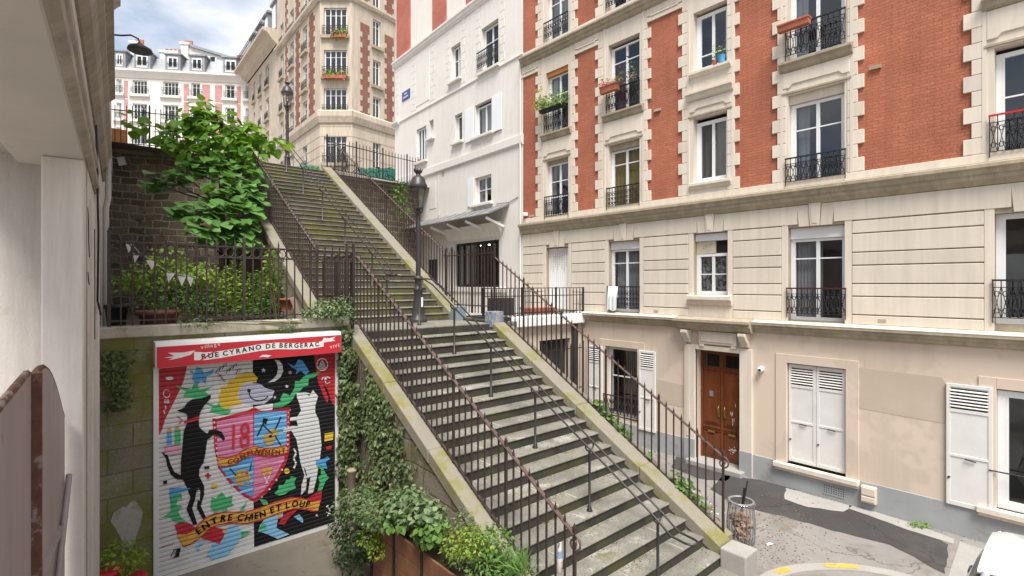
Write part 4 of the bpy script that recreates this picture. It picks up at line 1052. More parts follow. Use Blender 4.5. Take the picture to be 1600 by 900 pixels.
# canopy
z0, z1, out_ = 7.58, 7.16, .95
b = MB(); ua, ub = -8.2, -.82
sl = Vector((0, -out_, z1 - z0))
b.add([(ua, 0, z0), (ub, 0, z0), (ub, -out_, z1), (ua, -out_, z1), (ua, 0, z0 - .035), (ub, 0, z0 - .035), (ub, -out_, z1 - .035), (ua, -out_, z1 - .035)],
      [(0, 3, 2, 1), (4, 5, 6, 7), (0, 1, 5, 4), (1, 2, 6, 5), (2, 3, 7, 6), (3, 0, 4, 7)])
cp = b.build('canopy_roof', m['canopy'], WB, world=False)
for k in range(11):
    u = ua + .02 + (ub - ua - .04) * k / 10
    b = MB(); b.obox((u, -out_ / 2, (z0 + z1) / 2 + .015), (.018, 0, 0), sl / 2, (0, .01, .02)); b.build('canopy_seam', m['canopy'], cp, world=False)
for k in range(6):
    u = ua + .3 + (ub - ua - .6) * k / 5
    b = MB(); b.obox((u, -out_ * .47, 6.90), (.035, 0, 0), Vector((0, -out_ * .43, .13)), (0, .012, .04)); b.build('canopy_strut', m['offwhite'], cp, world=False)
b = MB(); b.prof_x([(0, 7.0), (-.25, 6.95), (0, 6.45)], -5.2, -1.3); b.build('canopy_soffit', m['white'], WB, world=False)
# potted things on the window sill
t = wallthing('window_pot', 'small red flower pot with a green plant on a high sill of the white house', 'potted plant', FW, -7.75, 10.40, -.05)
b = MB(); b.lathe([(.05, 0), (.07, .12)], n=10); b.build('pot', m['terracotta'], t, world=False)

# ================================================================== RAISED TERRACE
TW = thing('terrace', 'raised terrace of pale concrete with a dark garage door beneath it', 'terrace', (8.2, 10.6, 0))
b = MB(); b.box(8.17, 12.37, 10.55, 20.8, 3.40, 3.70); b.build('slab', m['offwhite'], TW, bevel=.03, seg=2)
b = MB(); b.box(8.17, 12.39, 10.9, 20.8, 3.702, 3.72); b.build('terrace_floor', m['concrete'], TW)
b = MB(); ops = [(10.55, 11.88, .0, 2.95)]
wall_sheet(b, 8.17, 12.39, -.05, 3.4, ops, y=10.75, reveal=.3); b.build('front_wall', m['plaster'], TW)
b = MB(); b.box(10.55, 11.88, 10.98, 11.04, 0, 2.95)
for k in range(9): b.box(10.58 + k * .145, 10.70 + k * .145, 10.965, 10.98, .02, 2.9)
b.build('garage_door', m['dark'], TW)
b = MB(); b.box(11.92, 12.10, 10.62, 10.75, 0, 3.4); b.build('drain_pipe', m['dark'], TW)
t = thing('planter_trough', 'dark square planter with a small green plant on the terrace', 'planter', (9.5, 11.3, 3.72))
b = MB(); b.box(9.2, 9.85, 11.1, 11.5, 3.72, 4.22); b.build('trough', m['dark'], t, bevel=.02)
t2 = thing('flower_trough', 'long orange terracotta trough on the terrace beside the black railing', 'planter', (10.9, 11.2, 3.72))
b = MB(); b.prof_x([(11.0, 3.90), (11.34, 3.90), (11.30, 3.72), (11.04, 3.72)], 10.4, 11.5); b.build('trough', m['terracotta'], t2, bevel=.01)
from mathutils.geometry import tessellate_polygon
# ================================================================== HOUSE ON THE LEFT (we look along its front)
AL = 86.05
PL = (-.24, 0.0)
LB = thing('left_house', 'pale house along the left edge with a deep soffit over a pillar and a gateway', 'house', (PL[0], PL[1], 0), AL)
FL = Fac(PL, AL)
UF = 21.6
b = MB()
wall_sheet(b, 6.45, 12.6, -.1, 7.9, [(9.0, 10.0, 1.0, 3.0)], y=0, reveal=.15); wall_sheet(b, 12.6, UF, -.1, 14.2, [(13.0, 13.9, 1.0, 3.0), (15, 16, 6.8, 8.8)], y=0, reveal=.15); b.build('facade_wall', m['leftwhite'], LB, world=False)
window(LB, 9.0, 10.0, 1.0, 3.0, dy=.1); window(LB, 13.0, 13.9, 1.0, 3.0, dy=.1); window(LB, 15, 16, 6.8, 8.8, dy=.1)
b = MB(); b.box(6.0, 6.5, .005, .29, -.1, 5.72); b.build('pillar', m['leftwhite'], LB, world=False, bevel=.012)
b = MB(); b.quad((6.9, .2, -.1), (6.9, 8, -.1), (6.9, 8, 7.9), (6.9, .2, 7.9)); b.build('recess_wall', m['leftwhite'], LB, world=False)
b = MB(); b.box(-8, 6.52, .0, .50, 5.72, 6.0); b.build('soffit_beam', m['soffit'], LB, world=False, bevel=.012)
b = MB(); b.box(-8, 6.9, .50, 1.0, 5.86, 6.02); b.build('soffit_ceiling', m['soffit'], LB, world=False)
b = MB(); b.box(-8, 9.6, .0, .5, 6.02, 7.9); b.build('upper_front', m['leftwhite'], LB, world=False)
def lmould(name, u0, u1, prof, mat): return moulding(LB, name, u0, u1, prof, mat)
lmould('fascia_moulding', -8, 8.4, [(.0, 6.10), (.045, 6.08), (.045, 6.0), (.02, 5.96), (.02, 5.86), (.05, 5.84), (.05, 5.76), (.012, 5.73)], 'moulding')
lmould('cornice', -8, 12.5, [(.0, 6.95), (.15, 6.90), (.15, 6.80), (.11, 6.74), (.08, 6.62), (.02, 6.55)], 'moulding')
lmould('balcony_edge', -8, 10.5, [(.0, 7.75), (.20, 7.72), (.20, 7.60), (.12, 7.52), (.02, 7.4)], 'moulding')
lmould('eaves', 12.5, UF, [(.0, 14.1), (.30, 14.0), (.30, 13.9), (.22, 13.82), (.12, 13.7), (.02, 13.6)], 'moulding')
lmould('parapet', -8, 12.6, [(.0, 8.0), (.06, 7.95), (.06, 7.85), (.02, 7.8)], 'moulding')
b = MB(); b.box(7.0, 7.5, -.03, .02, -.1, 5.5); b.box(8.3, 8.7, -.045, .02, -.1, 5.9); b.build('pilaster', m['leftwhite'], LB, world=False, bevel=.01)
b = MB(); b.tube([(11.2, -.07, 0), (11.2, -.07, 5.9), (11.3, -.10, 6.1), (11.3, -.1, 9.6)], .045, 8); b.build('drain_pipe', m['pipe'], LB, world=False)
for pts in ([(6.52, -.002, 5.35), (6.62, -.004, 5.22), (6.68, -.003, 5.02), (6.80, -.004, 4.88)], [(6.53, -.003, 4.72), (6.66, -.004, 4.64), (6.80, -.003, 4.60)], [(7.2, -.034, 5.2), (7.3, -.034, 4.6), (7.28, -.034, 4.0)]):
    b = MB(); b.tube(pts, .006, 4); b.build('crack', m['dark'], LB, world=False)
b = MB(); b.tube([(7.9, -.03, 6.5), (7.95, -.05, 5.2), (8.0, -.04, 4.4), (8.6, -.06, 4.2)], .012, 5); b.build('cable', m['iron'], LB, world=False)
for u, z0, z1 in ((10.05, 3.3, 3.9), (10.05, 1.1, 2.3), (13.95, 1.0, 3.0)):
    b = MB(); b.box(u, u + .5, -.06, -.03, z0, z1)
    for k in range(int((z1 - z0) / .09)): b.box(u + .03, u + .47, -.068, -.058, z0 + .04 + k * .09, z0 + .09 + k * .09)
    b.build('louvred_shutter', m['shutter'], LB, world=False)
body(LB, 6.95, 12.59, 0, 7.9, .5, 8, 'leftwhite'); body(LB, 12.6, UF, 0, 14.2, .02, 8, 'leftwhite')
# rusty swan-neck wall lamp far along the front
wl = wallthing('wall_lamp', 'black swan-neck lamp on a curved arm high on the far end of the left house', 'wall lamp', FL, 17.0, 11.05, 0)
b = MB(); b.tube([(0, 0, .05), (0, -.3, .10), (0, -.50, .17), (0, -.66, .12), (0, -.70, .0)], .022, 6); b.build('arm', m['iron'], wl, world=False)
b = MB(); b.lathe([(.05, .02), (.09, -.03), (.27, -.13), (.29, -.20), (.26, -.22)], (0, -.70, .0), 16); b.build('lamp_shade', m['lampgreen'], wl, world=False)
# gateway with two curved steel leaves
GT = thing('steel_gate', 'brown steel gate with two curved-top leaves standing below the pillar at the left edge', 'gate', (PL[0], PL[1], 0), AL)
def leaf(u0, y0, u1, y1, ztop, n=26):
    b = MB(); p, q = [], []
    for i in range(n + 1):
        t = i / n; u = u0 + (u1 - u0) * t; y = y0 + (y1 - y0) * t; p.append(((u, y), ztop(t)))
    vs = []
    for (u, y), z in p:
        for o in (0, .045): 
            for zz in (.05, z): vs.append((u, y + o, zz))
    fs = []
    for i in range(n):
        a, c = 4 * i, 4 * (i + 1)
        fs += [(a, c, c + 1, a + 1), (a + 2, a + 3, c + 3, c + 2), (a + 1, c + 1, c + 3, a + 3)]
    fs += [(0, 1, 3, 2), (4 * n, 4 * n + 2, 4 * n + 3, 4 * n + 1)]
    b.add(vs, fs); lf = b.build('gate_leaf', m['gate'], GT, world=False)
    e = MB(); e.tube([(u, y + .022, z + .005) for (u, y), z in p], .024, 6); e.build('rusted_edge', m['rust'], lf, world=False)
    for fz in (1.2, 2.6):
        e = MB(); e.obox(((u0 + u1) / 2, (y0 + y1) / 2 - .012, fz), ((u1 - u0) / 2, (y1 - y0) / 2, 0), (0, .012, 0), (0, 0, .03)); e.build('gate_rib', m['gate'], lf, world=False)
    return lf
def top2(t):   # from the post near us (t=0) towards the pillar (t=1)
    return 3.97 + .03 * math.sin(min(1, t * 3) * math.pi / 2) - .58 * max(0, (t - .28) / .72) ** 1.6 * (1 if t < .93 else .96)
leaf(4.62, .20, 5.92, .13, top2)
leaf(2.3, .20, 4.56, .21, lambda t: 4.02 - .06 * (1 - t) - .5 * max(0, (.35 - t) / .35) ** 1.5)
b = MB(); b.box(4.57, 4.62, .16, .25, .0, 4.02); b.build('meeting_post', m['rust'], GT, world=False)
b = MB(); b.tube([(4.75, .165, 1.7), (5.9, .10, 2.95)], .022, 6); b.build('brace', m['gate'], GT, world=False)

# ================================================================== GARDEN RETAINING WALL AND PAINTED SHUTTER
GW = thing('garden_wall', 'mossy stone retaining wall with a coping holding up the small garden', 'wall', (2.4, 9.7, 0))
DX0, DX1, DZ1 = 1.16, 3.95, 3.36
b = MB(); wall_sheet(b, .05, 4.26, -.1, 3.80, [(DX0 - .06, DX1 + .06, -.2, 3.72)], y=9.62, reveal=.25); b.build('wall_face', m['mosswall'], GW)
b = MB(); b.box(.05, 4.24, 9.56, 9.86, 3.80, 3.97); b.build('coping', m['coping'], GW, bevel=.015)
b = MB(); b.box(.6, .86, 9.60, 9.63, .3, 1.35); 
ps = []
for k in range(18):
    a = 2 * math.pi * k / 18; ps.append((.78 + math.cos(a) * (.15 + .06 * math.sin(3 * a) + R.uniform(-.02, .02)), .95 + math.sin(a) * (.42 + .09 * math.sin(2 * a + 1) + R.uniform(-.04, .04))))
b = MB(); b.prism(ps, lambda p: (p[0], 9.610, p[1]), lambda p: (p[0], 9.63, p[1])); b.build('cement_patch', m['cement'], GW)
b = MB(); b.box(DX0 - .3, DX1 + .1, 9.85, 9.9, -.1, 3.8); b.build('back_lining', m['dark'], GW)

RS = thing('roller_shutter', 'roller shutter painted with a black dog, white wolf and shield under a red box', 'roller shutter', ((DX0 + DX1) / 2, 9.6, 0))
YD = 9.60
SL = .0735
def prof(z):                       # slat profile: rounded slats with a groove between
    t = ((z + 1e-7) / SL) % 1.0
    return -.0055 * math.sin(math.pi * (t - .10) / .90) if t > .10 else .008 * (1 - abs(t - .05) / .05)
brk = []
for i in range(int(3.45 / SL) + 1): brk += [i * SL, (i + .05) * SL, (i + .10) * SL, (i + .35) * SL, (i + .75) * SL]
mural_mats = ['mwhite', 'mblack', 'red', 'mpink', 'mpinklight', 'mblue', 'mbluelight', 'mgreen', 'myellow', 'mgold', 'mtan', 'mgrey', 'slat_shade']
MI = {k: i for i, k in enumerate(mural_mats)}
def P(x, y, Y=YD):                 # a point of the close-up sketch (765x900) -> door plane
    v = onY(220 + x / 2.25, 500 + y / 2.25, Y); return (v.x, v.z)
murals = []
mb = MB()
LAY = [0]
def paint(poly, mat, raw=False, corr=True, y0=YD, lift=None, tgt=None):
    """a flat painted shape laid on the slats, following their profile"""
    tgt = tgt or mb
    LAY[0] += 1; off = -.0012 - .00014 * LAY[0] if lift is None else lift
    pts = poly if raw else [P(*p) for p in poly]
    tris = tessellate_polygon([[Vector((x, z, 0)) for x, z in pts]])
    bm = bmesh.new(); vs = [bm.verts.new((x, 0, z)) for x, z in pts]
    for t in tris:
        try: bm.faces.new([vs[k] for k in t])
        except ValueError: pass
    if corr:
        zs = [z for _, z in pts]
        for c in brk:
            if min(zs) < c < max(zs): bmesh.ops.bisect_plane(bm, geom=bm.verts[:] + bm.edges[:] + bm.faces[:], dist=1e-6, plane_co=(0, 0, c), plane_no=(0, 0, 1))
    bm.verts.index_update(); bm.faces.ensure_lookup_table(); bm.normal_update()
    V = [(v.co.x, y0 + (prof(v.co.z) if corr else 0) + off, v.co.z) for v in bm.verts]
    Fs = []
    for f in bm.faces:
        ix = [v.index for v in f.verts]; Fs.append(ix if f.normal.y < 0 else ix[::-1])
    tgt.add(V, Fs, MI[mat]); bm.free()
def star(cx, cy, r, n=5, inner=.45):
    return [(cx + math.sin(2 * math.pi * k / (2 * n)) * (r if k % 2 == 0 else r * inner), cy - math.cos(2 * math.pi * k / (2 * n)) * (r if k % 2 == 0 else r * inner)) for k in range(2 * n)]
def circ(cx, cy, rx, ry=None, n=16, a0=0, a1=360):
    ry = rx if ry is None else ry
    return [(cx + rx * math.cos(rad(a0 + (a1 - a0) * k / n)), cy + ry * math.sin(rad(a0 + (a1 - a0) * k / n))) for k in range(n + (0 if a1 - a0 == 360 else 1))]
def stroke(pts, w):
    L, Rr = [], []
    for i, p in enumerate(pts):
        a = pts[max(i - 1, 0)]; c = pts[min(i + 1, len(pts) - 1)]
        dx, dy = c[0] - a[0], c[1] - a[1]; l = math.hypot(dx, dy) or 1
        L.append((p[0] - dy / l * w, p[1] + dx / l * w)); Rr.append((p[0] + dy / l * w, p[1] - dx / l * w))
    return L + Rr[::-1]
# shutter curtain itself
b = MB(); b.add([], [])
sb = MB()
zs = sorted(c for c in brk if .0 <= c <= 3.44)
for z0, z1 in zip(zs, zs[1:]):
    t = ((z0 + z1) / 2 / SL) % 1
    sb.quad((DX0, YD + prof(z0 + 1e-6), z0), (DX1, YD + prof(z0 + 1e-6), z0), (DX1, YD + prof(z1 - 1e-6), z1), (DX0, YD + prof(z1 - 1e-6), z1), MI['mwhite'])
sb.build('slat_curtain', [m[k] for k in mural_mats], RS)
# night side and curtains
paint([(393, 130), (690, 100), (690, 735), (398, 800), (396, 640)], 'mblack')
paint([(55, 150), (166, 140), (158, 185), (150, 215), (135, 250), (118, 285), (100, 320), (85, 350), (75, 385), (62, 408), (52, 410)], 'red')
paint([(606, 110), (690, 100), (690, 310), (672, 292), (655, 240), (640, 225), (660, 275), (655, 292), (640, 262), (622, 215)], 'red')
# grasses and acanthus
paint([(180, 210), (182, 195), (192, 180), (195, 165), (212, 168), (222, 185), (240, 180), (258, 170), (252, 190), (232, 198), (228, 225), (212, 212), (200, 228), (190, 220)], 'mblue')
paint([(170, 178), (180, 178), (188, 185), (180, 190)], 'mblue')
paint([(116, 228), (148, 236), (178, 243), (186, 222), (200, 226), (206, 244), (254, 232), (226, 252), (246, 268), (232, 290), (265, 300), (284, 278), (286, 302), (318, 318), (305, 335), (240, 324), (252, 305), (225, 295), (205, 278), (178, 274), (146, 270), (160, 252)], 'mgreen')
paint([(515, 150), (540, 163), (552, 140), (568, 143), (592, 180), (580, 195), (562, 178), (545, 190), (548, 175), (532, 168)], 'mblue')
paint([(590, 190), (610, 185), (632, 182), (612, 200), (590, 208), (588, 230), (570, 236), (560, 250), (545, 258), (530, 285), (500, 305), (462, 310), (470, 292), (492, 286), (490, 275), (502, 255), (524, 266), (540, 240), (542, 214), (558, 215), (570, 200)], 'mgreen')
# sun half and moon face
paint([(274, 285), (272, 262), (282, 258), (280, 235), (304, 232), (308, 212), (330, 208), (336, 190), (358, 192), (366, 180), (384, 184), (396, 186), (411, 204), (405, 220), (385, 216), (360, 224), (345, 244), (340, 270), (356, 296), (320, 304), (298, 314), (282, 306)], 'myellow')
paint([(394, 222), (380, 220), (358, 228), (346, 246), (342, 270), (354, 290), (394, 298), (432, 296), (462, 272), (470, 248), (440, 240), (418, 224)], 'mgrey')
paint(stroke(circ(415, 258, 34, 26, 10, 20, 190), 2.2), 'mblack'); paint(circ(380, 248, 7, 7, 10), 'mblack')
paint([(318, 316), (352, 306), (376, 312), (420, 300), (466, 292), (462, 316), (400, 320), (318, 332)], 'mwhite')
paint([(470, 140), (486, 142), (498, 158), (500, 180), (490, 202), (470, 216), (446, 220), (464, 208), (478, 192), (482, 170), (478, 152)], 'mwhite')
for x, y, r_ in ((431, 177, 9), (525, 184, 7), (513, 233, 7), (471, 272, 6), (524, 315, 4), (618, 686, 6)): paint(star(x, y, r_), 'mwhite')
# shield
paint([(251, 345), (268, 347), (330, 330), (376, 318), (398, 306), (424, 320), (524, 306), (524, 450), (512, 500), (480, 560), (440, 610), (402, 642), (358, 618), (310, 572), (272, 520), (258, 450)], 'red')
paint([(266, 358), (330, 342), (394, 322), (396, 480), (330, 510), (272, 512), (268, 440)], 'mpink')
paint([(398, 322), (512, 320), (512, 460), (398, 470)], 'mblue')
paint([(270, 508), (396, 470), (396, 626), (358, 604), (318, 562), (288, 530)], 'mblue')
paint([(397, 470), (511, 455), (500, 496), (470, 552), (434, 598), (397, 628)], 'mpink')
for k in range(6):
    y = 352 + k * 25 + 4; paint([(268, y + 10), (394, y - 12), (394, y - 2), (268, y + 20)], 'mpinklight')
    y = 336 + k * 22; paint([(399, y), (511, y - 8), (511, y + 2), (399, y + 10)], 'mbluelight')
for k, (xa, xb) in enumerate(((288, 395), (295, 395), (315, 395), (345, 395))):
    y = 512 + k * 28; paint([(xa, y + 8), (xb, y - 10), (xb, y), (xa, y + 16)], 'mbluelight')
    xb = (506, 488, 468, 440)[k]; y = 500 + k * 30; paint([(398, y + 4), (xb, y - 12), (xb - 6, y - 2), (398, y + 14)], 'mpinklight')
# dots round the shield
for k in range(9): paint(circ(258 + k * 1.5, 360 + k * 18, 2.6, 4, 8), 'mwhite'); paint(circ(518 - k * .3, 325 + k * 16, 2.6, 4, 8), 'mwhite')
for x, y in ((280, 540), (300, 566), (322, 590), (348, 612), (374, 630), (425, 622), (452, 594), (476, 562), (496, 526)): paint(circ(x, y, 3.5, 3.5, 8), 'mwhite')
# guitar, broom, palette, glasses
paint(circ(468, 396, 15, 15, 14), 'mtan'); paint(circ(450, 418, 22, 22, 16), 'mtan'); paint(circ(455, 408, 6, 6, 10), 'mblack')
paint(stroke([(470, 388), (492, 340)], 2.5), 'mblack'); paint(stroke([(408, 408), (438, 346)], 2.5), 'mblack'); paint([(430, 344), (446, 346), (440, 366), (426, 360)], 'mblack')
paint(stroke([(428, 368), (462, 400)], 2), 'mblack'); paint(stroke([(470, 405), (492, 440)], 2), 'mblack')
paint([(328, 545), (340, 528), (362, 524), (380, 532), (386, 555), (376, 582), (352, 584), (332, 572)], 'mtan'); paint(circ(368, 572, 8, 7, 10), 'mblue'); paint(circ(372, 538, 5, 4, 8), 'red'); paint(circ(344, 542, 5, 4, 8), 'myellow')
paint(stroke([(312, 520), (334, 546)], 1.8), 'mblack'); paint(stroke([(382, 530), (388, 502)], 1.8), 'mblack')
for s, x in ((1, 432), (-1, 452)):
    paint([(x - 10, 520), (x + 10, 516), (x + 6, 544), (x - 4, 546)], 'mgold'); paint(stroke([(x, 545), (x + s * 14, 575)], 2), 'mwhite')
# banner CONFINEMENT
paint([(268, 480), (300, 482), (335, 472), (370, 450), (402, 440), (430, 448), (470, 446), (514, 436), (516, 468), (475, 478), (430, 480), (400, 472), (370, 482), (335, 506), (300, 516), (270, 514)], 'red')
paint([(271, 484), (300, 486), (336, 476), (371, 454), (402, 444), (430, 452), (470, 450), (512, 441), (513, 464), (475, 473), (430, 476), (400, 468), (368, 478), (334, 502), (300, 511), (272, 510)], 'mgold')
# dog
paint([(246, 262), (244, 276), (222, 300), (208, 324), (203, 350), (205, 376), (222, 392), (234, 398), (240, 386), (260, 384), (284, 392), (296, 416), (290, 424), (276, 408), (256, 402), (234, 420), (230, 440), (226, 470), (220, 500), (206, 520), (204, 546), (222, 582), (222, 612), (210, 652), (232, 700), (220, 702), (196, 660), (202, 612), (196, 596), (190, 630), (180, 660), (198, 716), (184, 720), (160, 664), (174, 622), (162, 590), (148, 560), (128, 560), (106, 544), (92, 510), (88, 486), (72, 462), (94, 474), (104, 506), (118, 534), (140, 544), (140, 500), (146, 440), (150, 390), (162, 362), (162, 330), (150, 326), (126, 318), (150, 308), (162, 290), (180, 278), (210, 276)], 'mblack')
paint([(150, 356), (204, 336), (204, 350), (152, 364)], 'red'); paint(stroke([(130, 338), (146, 352), (132, 366)], 2), 'red')
paint([(200, 590), (208, 600), (206, 636), (198, 626)], 'mwhite')
# wolf
paint([(546, 256), (580, 254), (596, 258), (604, 246), (622, 268), (612, 300), (612, 324), (624, 350), (630, 392), (634, 440), (628, 490), (622, 520), (616, 560), (604, 606), (586, 610), (592, 572), (596, 548), (584, 560), (578, 598), (562, 614), (564, 580), (574, 545), (560, 500), (552, 450), (546, 420), (528, 388), (500, 394), (500, 384), (530, 372), (552, 372), (546, 352), (524, 354), (524, 342), (548, 340), (562, 318), (556, 292), (548, 272)], 'mwhite')
paint(stroke([(574, 520), (584, 556), (582, 590)], 2), 'mblack'); paint([(584, 260), (594, 262), (590, 268)], 'mblack')
# lower foliage
paint([(100, 590), (140, 588), (176, 590), (150, 602), (132, 606), (120, 620), (112, 640), (102, 630)], 'mblue')
paint([(104, 630), (120, 610), (142, 608), (146, 628), (130, 626), (124, 650), (148, 652), (130, 672), (140, 692), (160, 706), (140, 716), (112, 704), (104, 690), (72, 694), (104, 674)], 'mgreen')
paint([(248, 622), (262, 626), (284, 602), (300, 624), (322, 614), (318, 640), (328, 650), (304, 656), (300, 672), (280, 666), (258, 676), (244, 656)], 'mgreen')
paint([(344, 668), (372, 638), (362, 664)], 'mgreen')
paint([(468, 608), (482, 596), (484, 578), (500, 580), (512, 560), (520, 562), (526, 548), (546, 552), (538, 572), (544, 590), (522, 600), (504, 612), (484, 616)], 'mgreen')
paint([(416, 628), (440, 632), (448, 646), (430, 650)], 'mgreen')
paint([(612, 492), (640, 488), (656, 478), (664, 488), (648, 498), (654, 522), (640, 520), (634, 508), (616, 512)], 'mblue')
paint([(614, 512), (636, 510), (644, 530), (654, 548), (662, 552), (648, 566), (636, 596), (620, 602), (628, 570), (622, 552), (632, 545), (632, 524)], 'mgreen')
paint([(230, 826), (262, 770), (300, 730), (340, 718), (352, 740), (388, 742), (352, 762), (330, 790), (300, 830), (262, 846)], 'mbluelight')
paint([(350, 742), (388, 742), (352, 764)], 'mgreen'); paint([(192, 800), (200, 780), (236, 770), (212, 786), (204, 812)], 'mbluelight')
paint([(418, 720), (440, 690), (470, 672), (500, 668), (498, 690), (480, 700), (476, 730), (520, 752), (480, 768), (440, 750), (412, 742)], 'mbluelight')
paint([(410, 744), (424, 716), (440, 716), (440, 740)], 'mgreen'); paint([(536, 690), (556, 682), (570, 700), (568, 712), (552, 702)], 'mbluelight')
# big ribbon ENTRE CHIEN ET LOUP
paint([(118, 722), (136, 708), (170, 712), (196, 732), (160, 756), (130, 752)], 'red'); paint([(200, 760), (250, 724), (300, 736), (290, 762), (276, 786), (240, 774)], 'red')
paint([(580, 628), (606, 612), (636, 598), (632, 640), (606, 646)], 'red'); paint([(482, 716), (500, 684), (560, 656), (520, 694), (504, 718)], 'red')
top = [(126, 752), (160, 752), (188, 736), (224, 700), (260, 682), (310, 676), (370, 676), (420, 662), (470, 640), (530, 624), (570, 628), (600, 640), (630, 634)]
bot = [(150, 794), (176, 784), (204, 764), (240, 732), (270, 716), (316, 710), (372, 712), (426, 700), (476, 678), (534, 660), (572, 662), (600, 668), (622, 668)]
paint([(x - 2, y - 4) for x, y in top] + [(x, y + 4) for x, y in bot[::-1]], 'red'); paint(top + bot[::-1], 'mgold')
for x, y in ((294, 740), (486, 690)): paint(circ(x, y, 8, 8, 10), 'mgold')
# small marks
paint([(222, 514), (240, 512), (240, 522), (222, 523)], 'mblack'); paint([(78, 566), (92, 562), (92, 574), (78, 576)], 'mblack')
paint([(231, 536), (239, 536), (239, 556), (231, 556)], 'red'); paint([(225, 542), (245, 542), (245, 549), (225, 549)], 'red'); paint(circ(258, 582, 12, 8, 12), 'myellow')
paint(circ(512, 530, 10, 10, 12), 'myellow'); paint([(645, 398), (676, 392), (674, 420), (644, 426)], 'myellow'); paint([(650, 444), (670, 440), (668, 454), (650, 456)], 'red')
paint([(92, 395), (108, 392), (108, 440), (92, 440)], 'mblue'); paint([(118, 385), (140, 385), (138, 440), (118, 440)], 'mgreen'); paint([(84, 440), (140, 438), (140, 470), (84, 472)], 'mpinklight'); paint(circ(100, 388, 8, 8, 10), 'mtan'); paint(circ(128, 380, 7, 7, 10), 'mtan')
for pts in (circ(100, 204, 14, 7, 10),): paint(pts, 'mwhite')
for k in range(5): paint(stroke(circ(90, 258, 12, 14, 10), 1.6) if k == 0 else stroke([(90 - 10 + k * 4, 278), (90 - 12 + k * 5, 292)], 1.6), 'mwhite')
paint(stroke([(84, 330), (80, 318), (88, 310), (84, 300)], 2), 'mwhite')
cc = circ(636, 156, 19, 21, 18); paint(stroke(cc + [cc[0]], 1.6), 'mwhite'); paint(stroke([(636, 140), (622, 170), (650, 170), (636, 140)], 1.5), 'mwhite'); paint(stroke(circ(636, 160, 6, 6, 10) + [(642, 160)], 1.3), 'mwhite')
paint(stroke([(634, 210), (640, 200), (652, 198), (664, 204)], 1.8), 'mwhite'); paint(circ(648, 206, 5, 5, 8), 'mwhite'); paint(stroke([(646, 212), (650, 224), (664, 218)], 1.6), 'mwhite')
for k in range(4): paint(stroke([(536 + (k % 2) * 8, 450 + k * 18), (544 - (k % 2) * 8, 466 + k * 18)], 3), 'mwhite')
for k in range(5): paint(stroke([(640 + R.uniform(-4, 24), 650 + k * 8), (648 + R.uniform(-4, 22), 656 + k * 8)], 2), 'mwhite')
for k in range(7):
    x, y = 262 + k * 12, 168 - (k % 3) * 8; paint(stroke([(x, y + 20), (x + 6, y + 6), (x + 14, y), (x + 12, y + 12)], 1.1), 'mblack')
for k in range(4): paint(stroke([(268 + k * 6, 186 + k * 9), (282 + k * 5, 196 + k * 6)], 1.1), 'mblack')
paint(stroke([(66, 768), (118, 752)], 1.2), 'red'); paint(stroke([(66, 800), (118, 782)], 1.2), 'red')
for k in range(3): paint(stroke([(104 + k * 12, 830), (116 + k * 10, 806), (138, 800), (132, 826), (112, 836)], 1.6), 'mblack')
# lettering by single characters along a line
def glyph(ch):
    cu = bpy.data.curves.new('t', 'FONT'); cu.body = ch; cu.size = 1; cu.resolution_u = 3
    o = bpy.data.objects.new('t', cu); COL.objects.link(o)
    dg = bpy.context.evaluated_depsgraph_get(); me = o.evaluated_get(dg).to_mesh()
    vs = [(v.co.x, v.co.y) for v in me.vertices]; fs = [tuple(p.vertices) for p in me.polygons]
    wd = max([x for x, _ in vs], default=.3)
    o.evaluated_get(dg).to_mesh_clear(); bpy.data.objects.remove(o); bpy.data.curves.remove(cu)
    return vs, fs, wd
G = {}
def text_along(s, path, size, mat, tgt, corr=True, y0=YD, bold=0.0, lift=None, sx=1.0):
    """path: points (x,z) of the base line in metres; letters spread evenly"""
    LAY[0] += 1; off = -.0012 - .00014 * LAY[0] if lift is None else lift
    seg = [0]
    for a, c in zip(path, path[1:]): seg.append(seg[-1] + math.hypot(c[0] - a[0], c[1] - a[1]))
    for ch in s:
        if ch != ' ' and ch not in G: G[ch] = glyph(ch)
    wds = [(.30 if ch == ' ' else G[ch][2] + .10) for ch in s]; tot = sum(wds); k = seg[-1] / tot; pos = 0
    for ch, w_ in zip(s, wds):
        if ch != ' ':
            d = pos + w_ / 2 * k
            i = max(j for j in range(len(path) - 1) if seg[j] <= d + 1e-9); t = (d - seg[i]) / (seg[i + 1] - seg[i])
            cx = path[i][0] + (path[i + 1][0] - path[i][0]) * t; cz = path[i][1] + (path[i + 1][1] - path[i][1]) * t
            dx, dz = path[i + 1][0] - path[i][0], path[i + 1][1] - path[i][1]; l = math.hypot(dx, dz); dx /= l; dz /= l
            vs, fs, wd = G[ch]; hw = wd / 2; fx = min(1.35, k * .86 / size) * size * sx
            for ox, oz in ((0, 0),) if not bold else ((-bold, 0), (bold, 0), (0, bold)):
                V = []
                for x, y in vs:
                    a, c = (x - hw) * fx + ox, y * size + oz
                    X, Z = cx + a * dx - c * dz, cz + a * dz + c * dx
                    V.append((X, y0 - .0125 + off if corr else y0 + off, Z))
                tgt.add(V, fs, MI[mat])
        pos += w_ * k
def pp(*pts): return [P(*q) for q in pts]
text_along('18', pp((294, 456), (388, 440)), .60, 'red', mb)
text_along('CONFINEMENT', pp((300, 508), (334, 500), (370, 480), (400, 468), (436, 474), (475, 472), (508, 464)), .125, 'red', mb, bold=.003)
text_along('ENTRE CHIEN ET LOUP', pp((198, 756), (240, 724), (272, 708), (318, 702), (372, 704), (424, 692), (474, 670), (532, 654), (590, 656)), .155, 'mblack', mb, bold=.005)
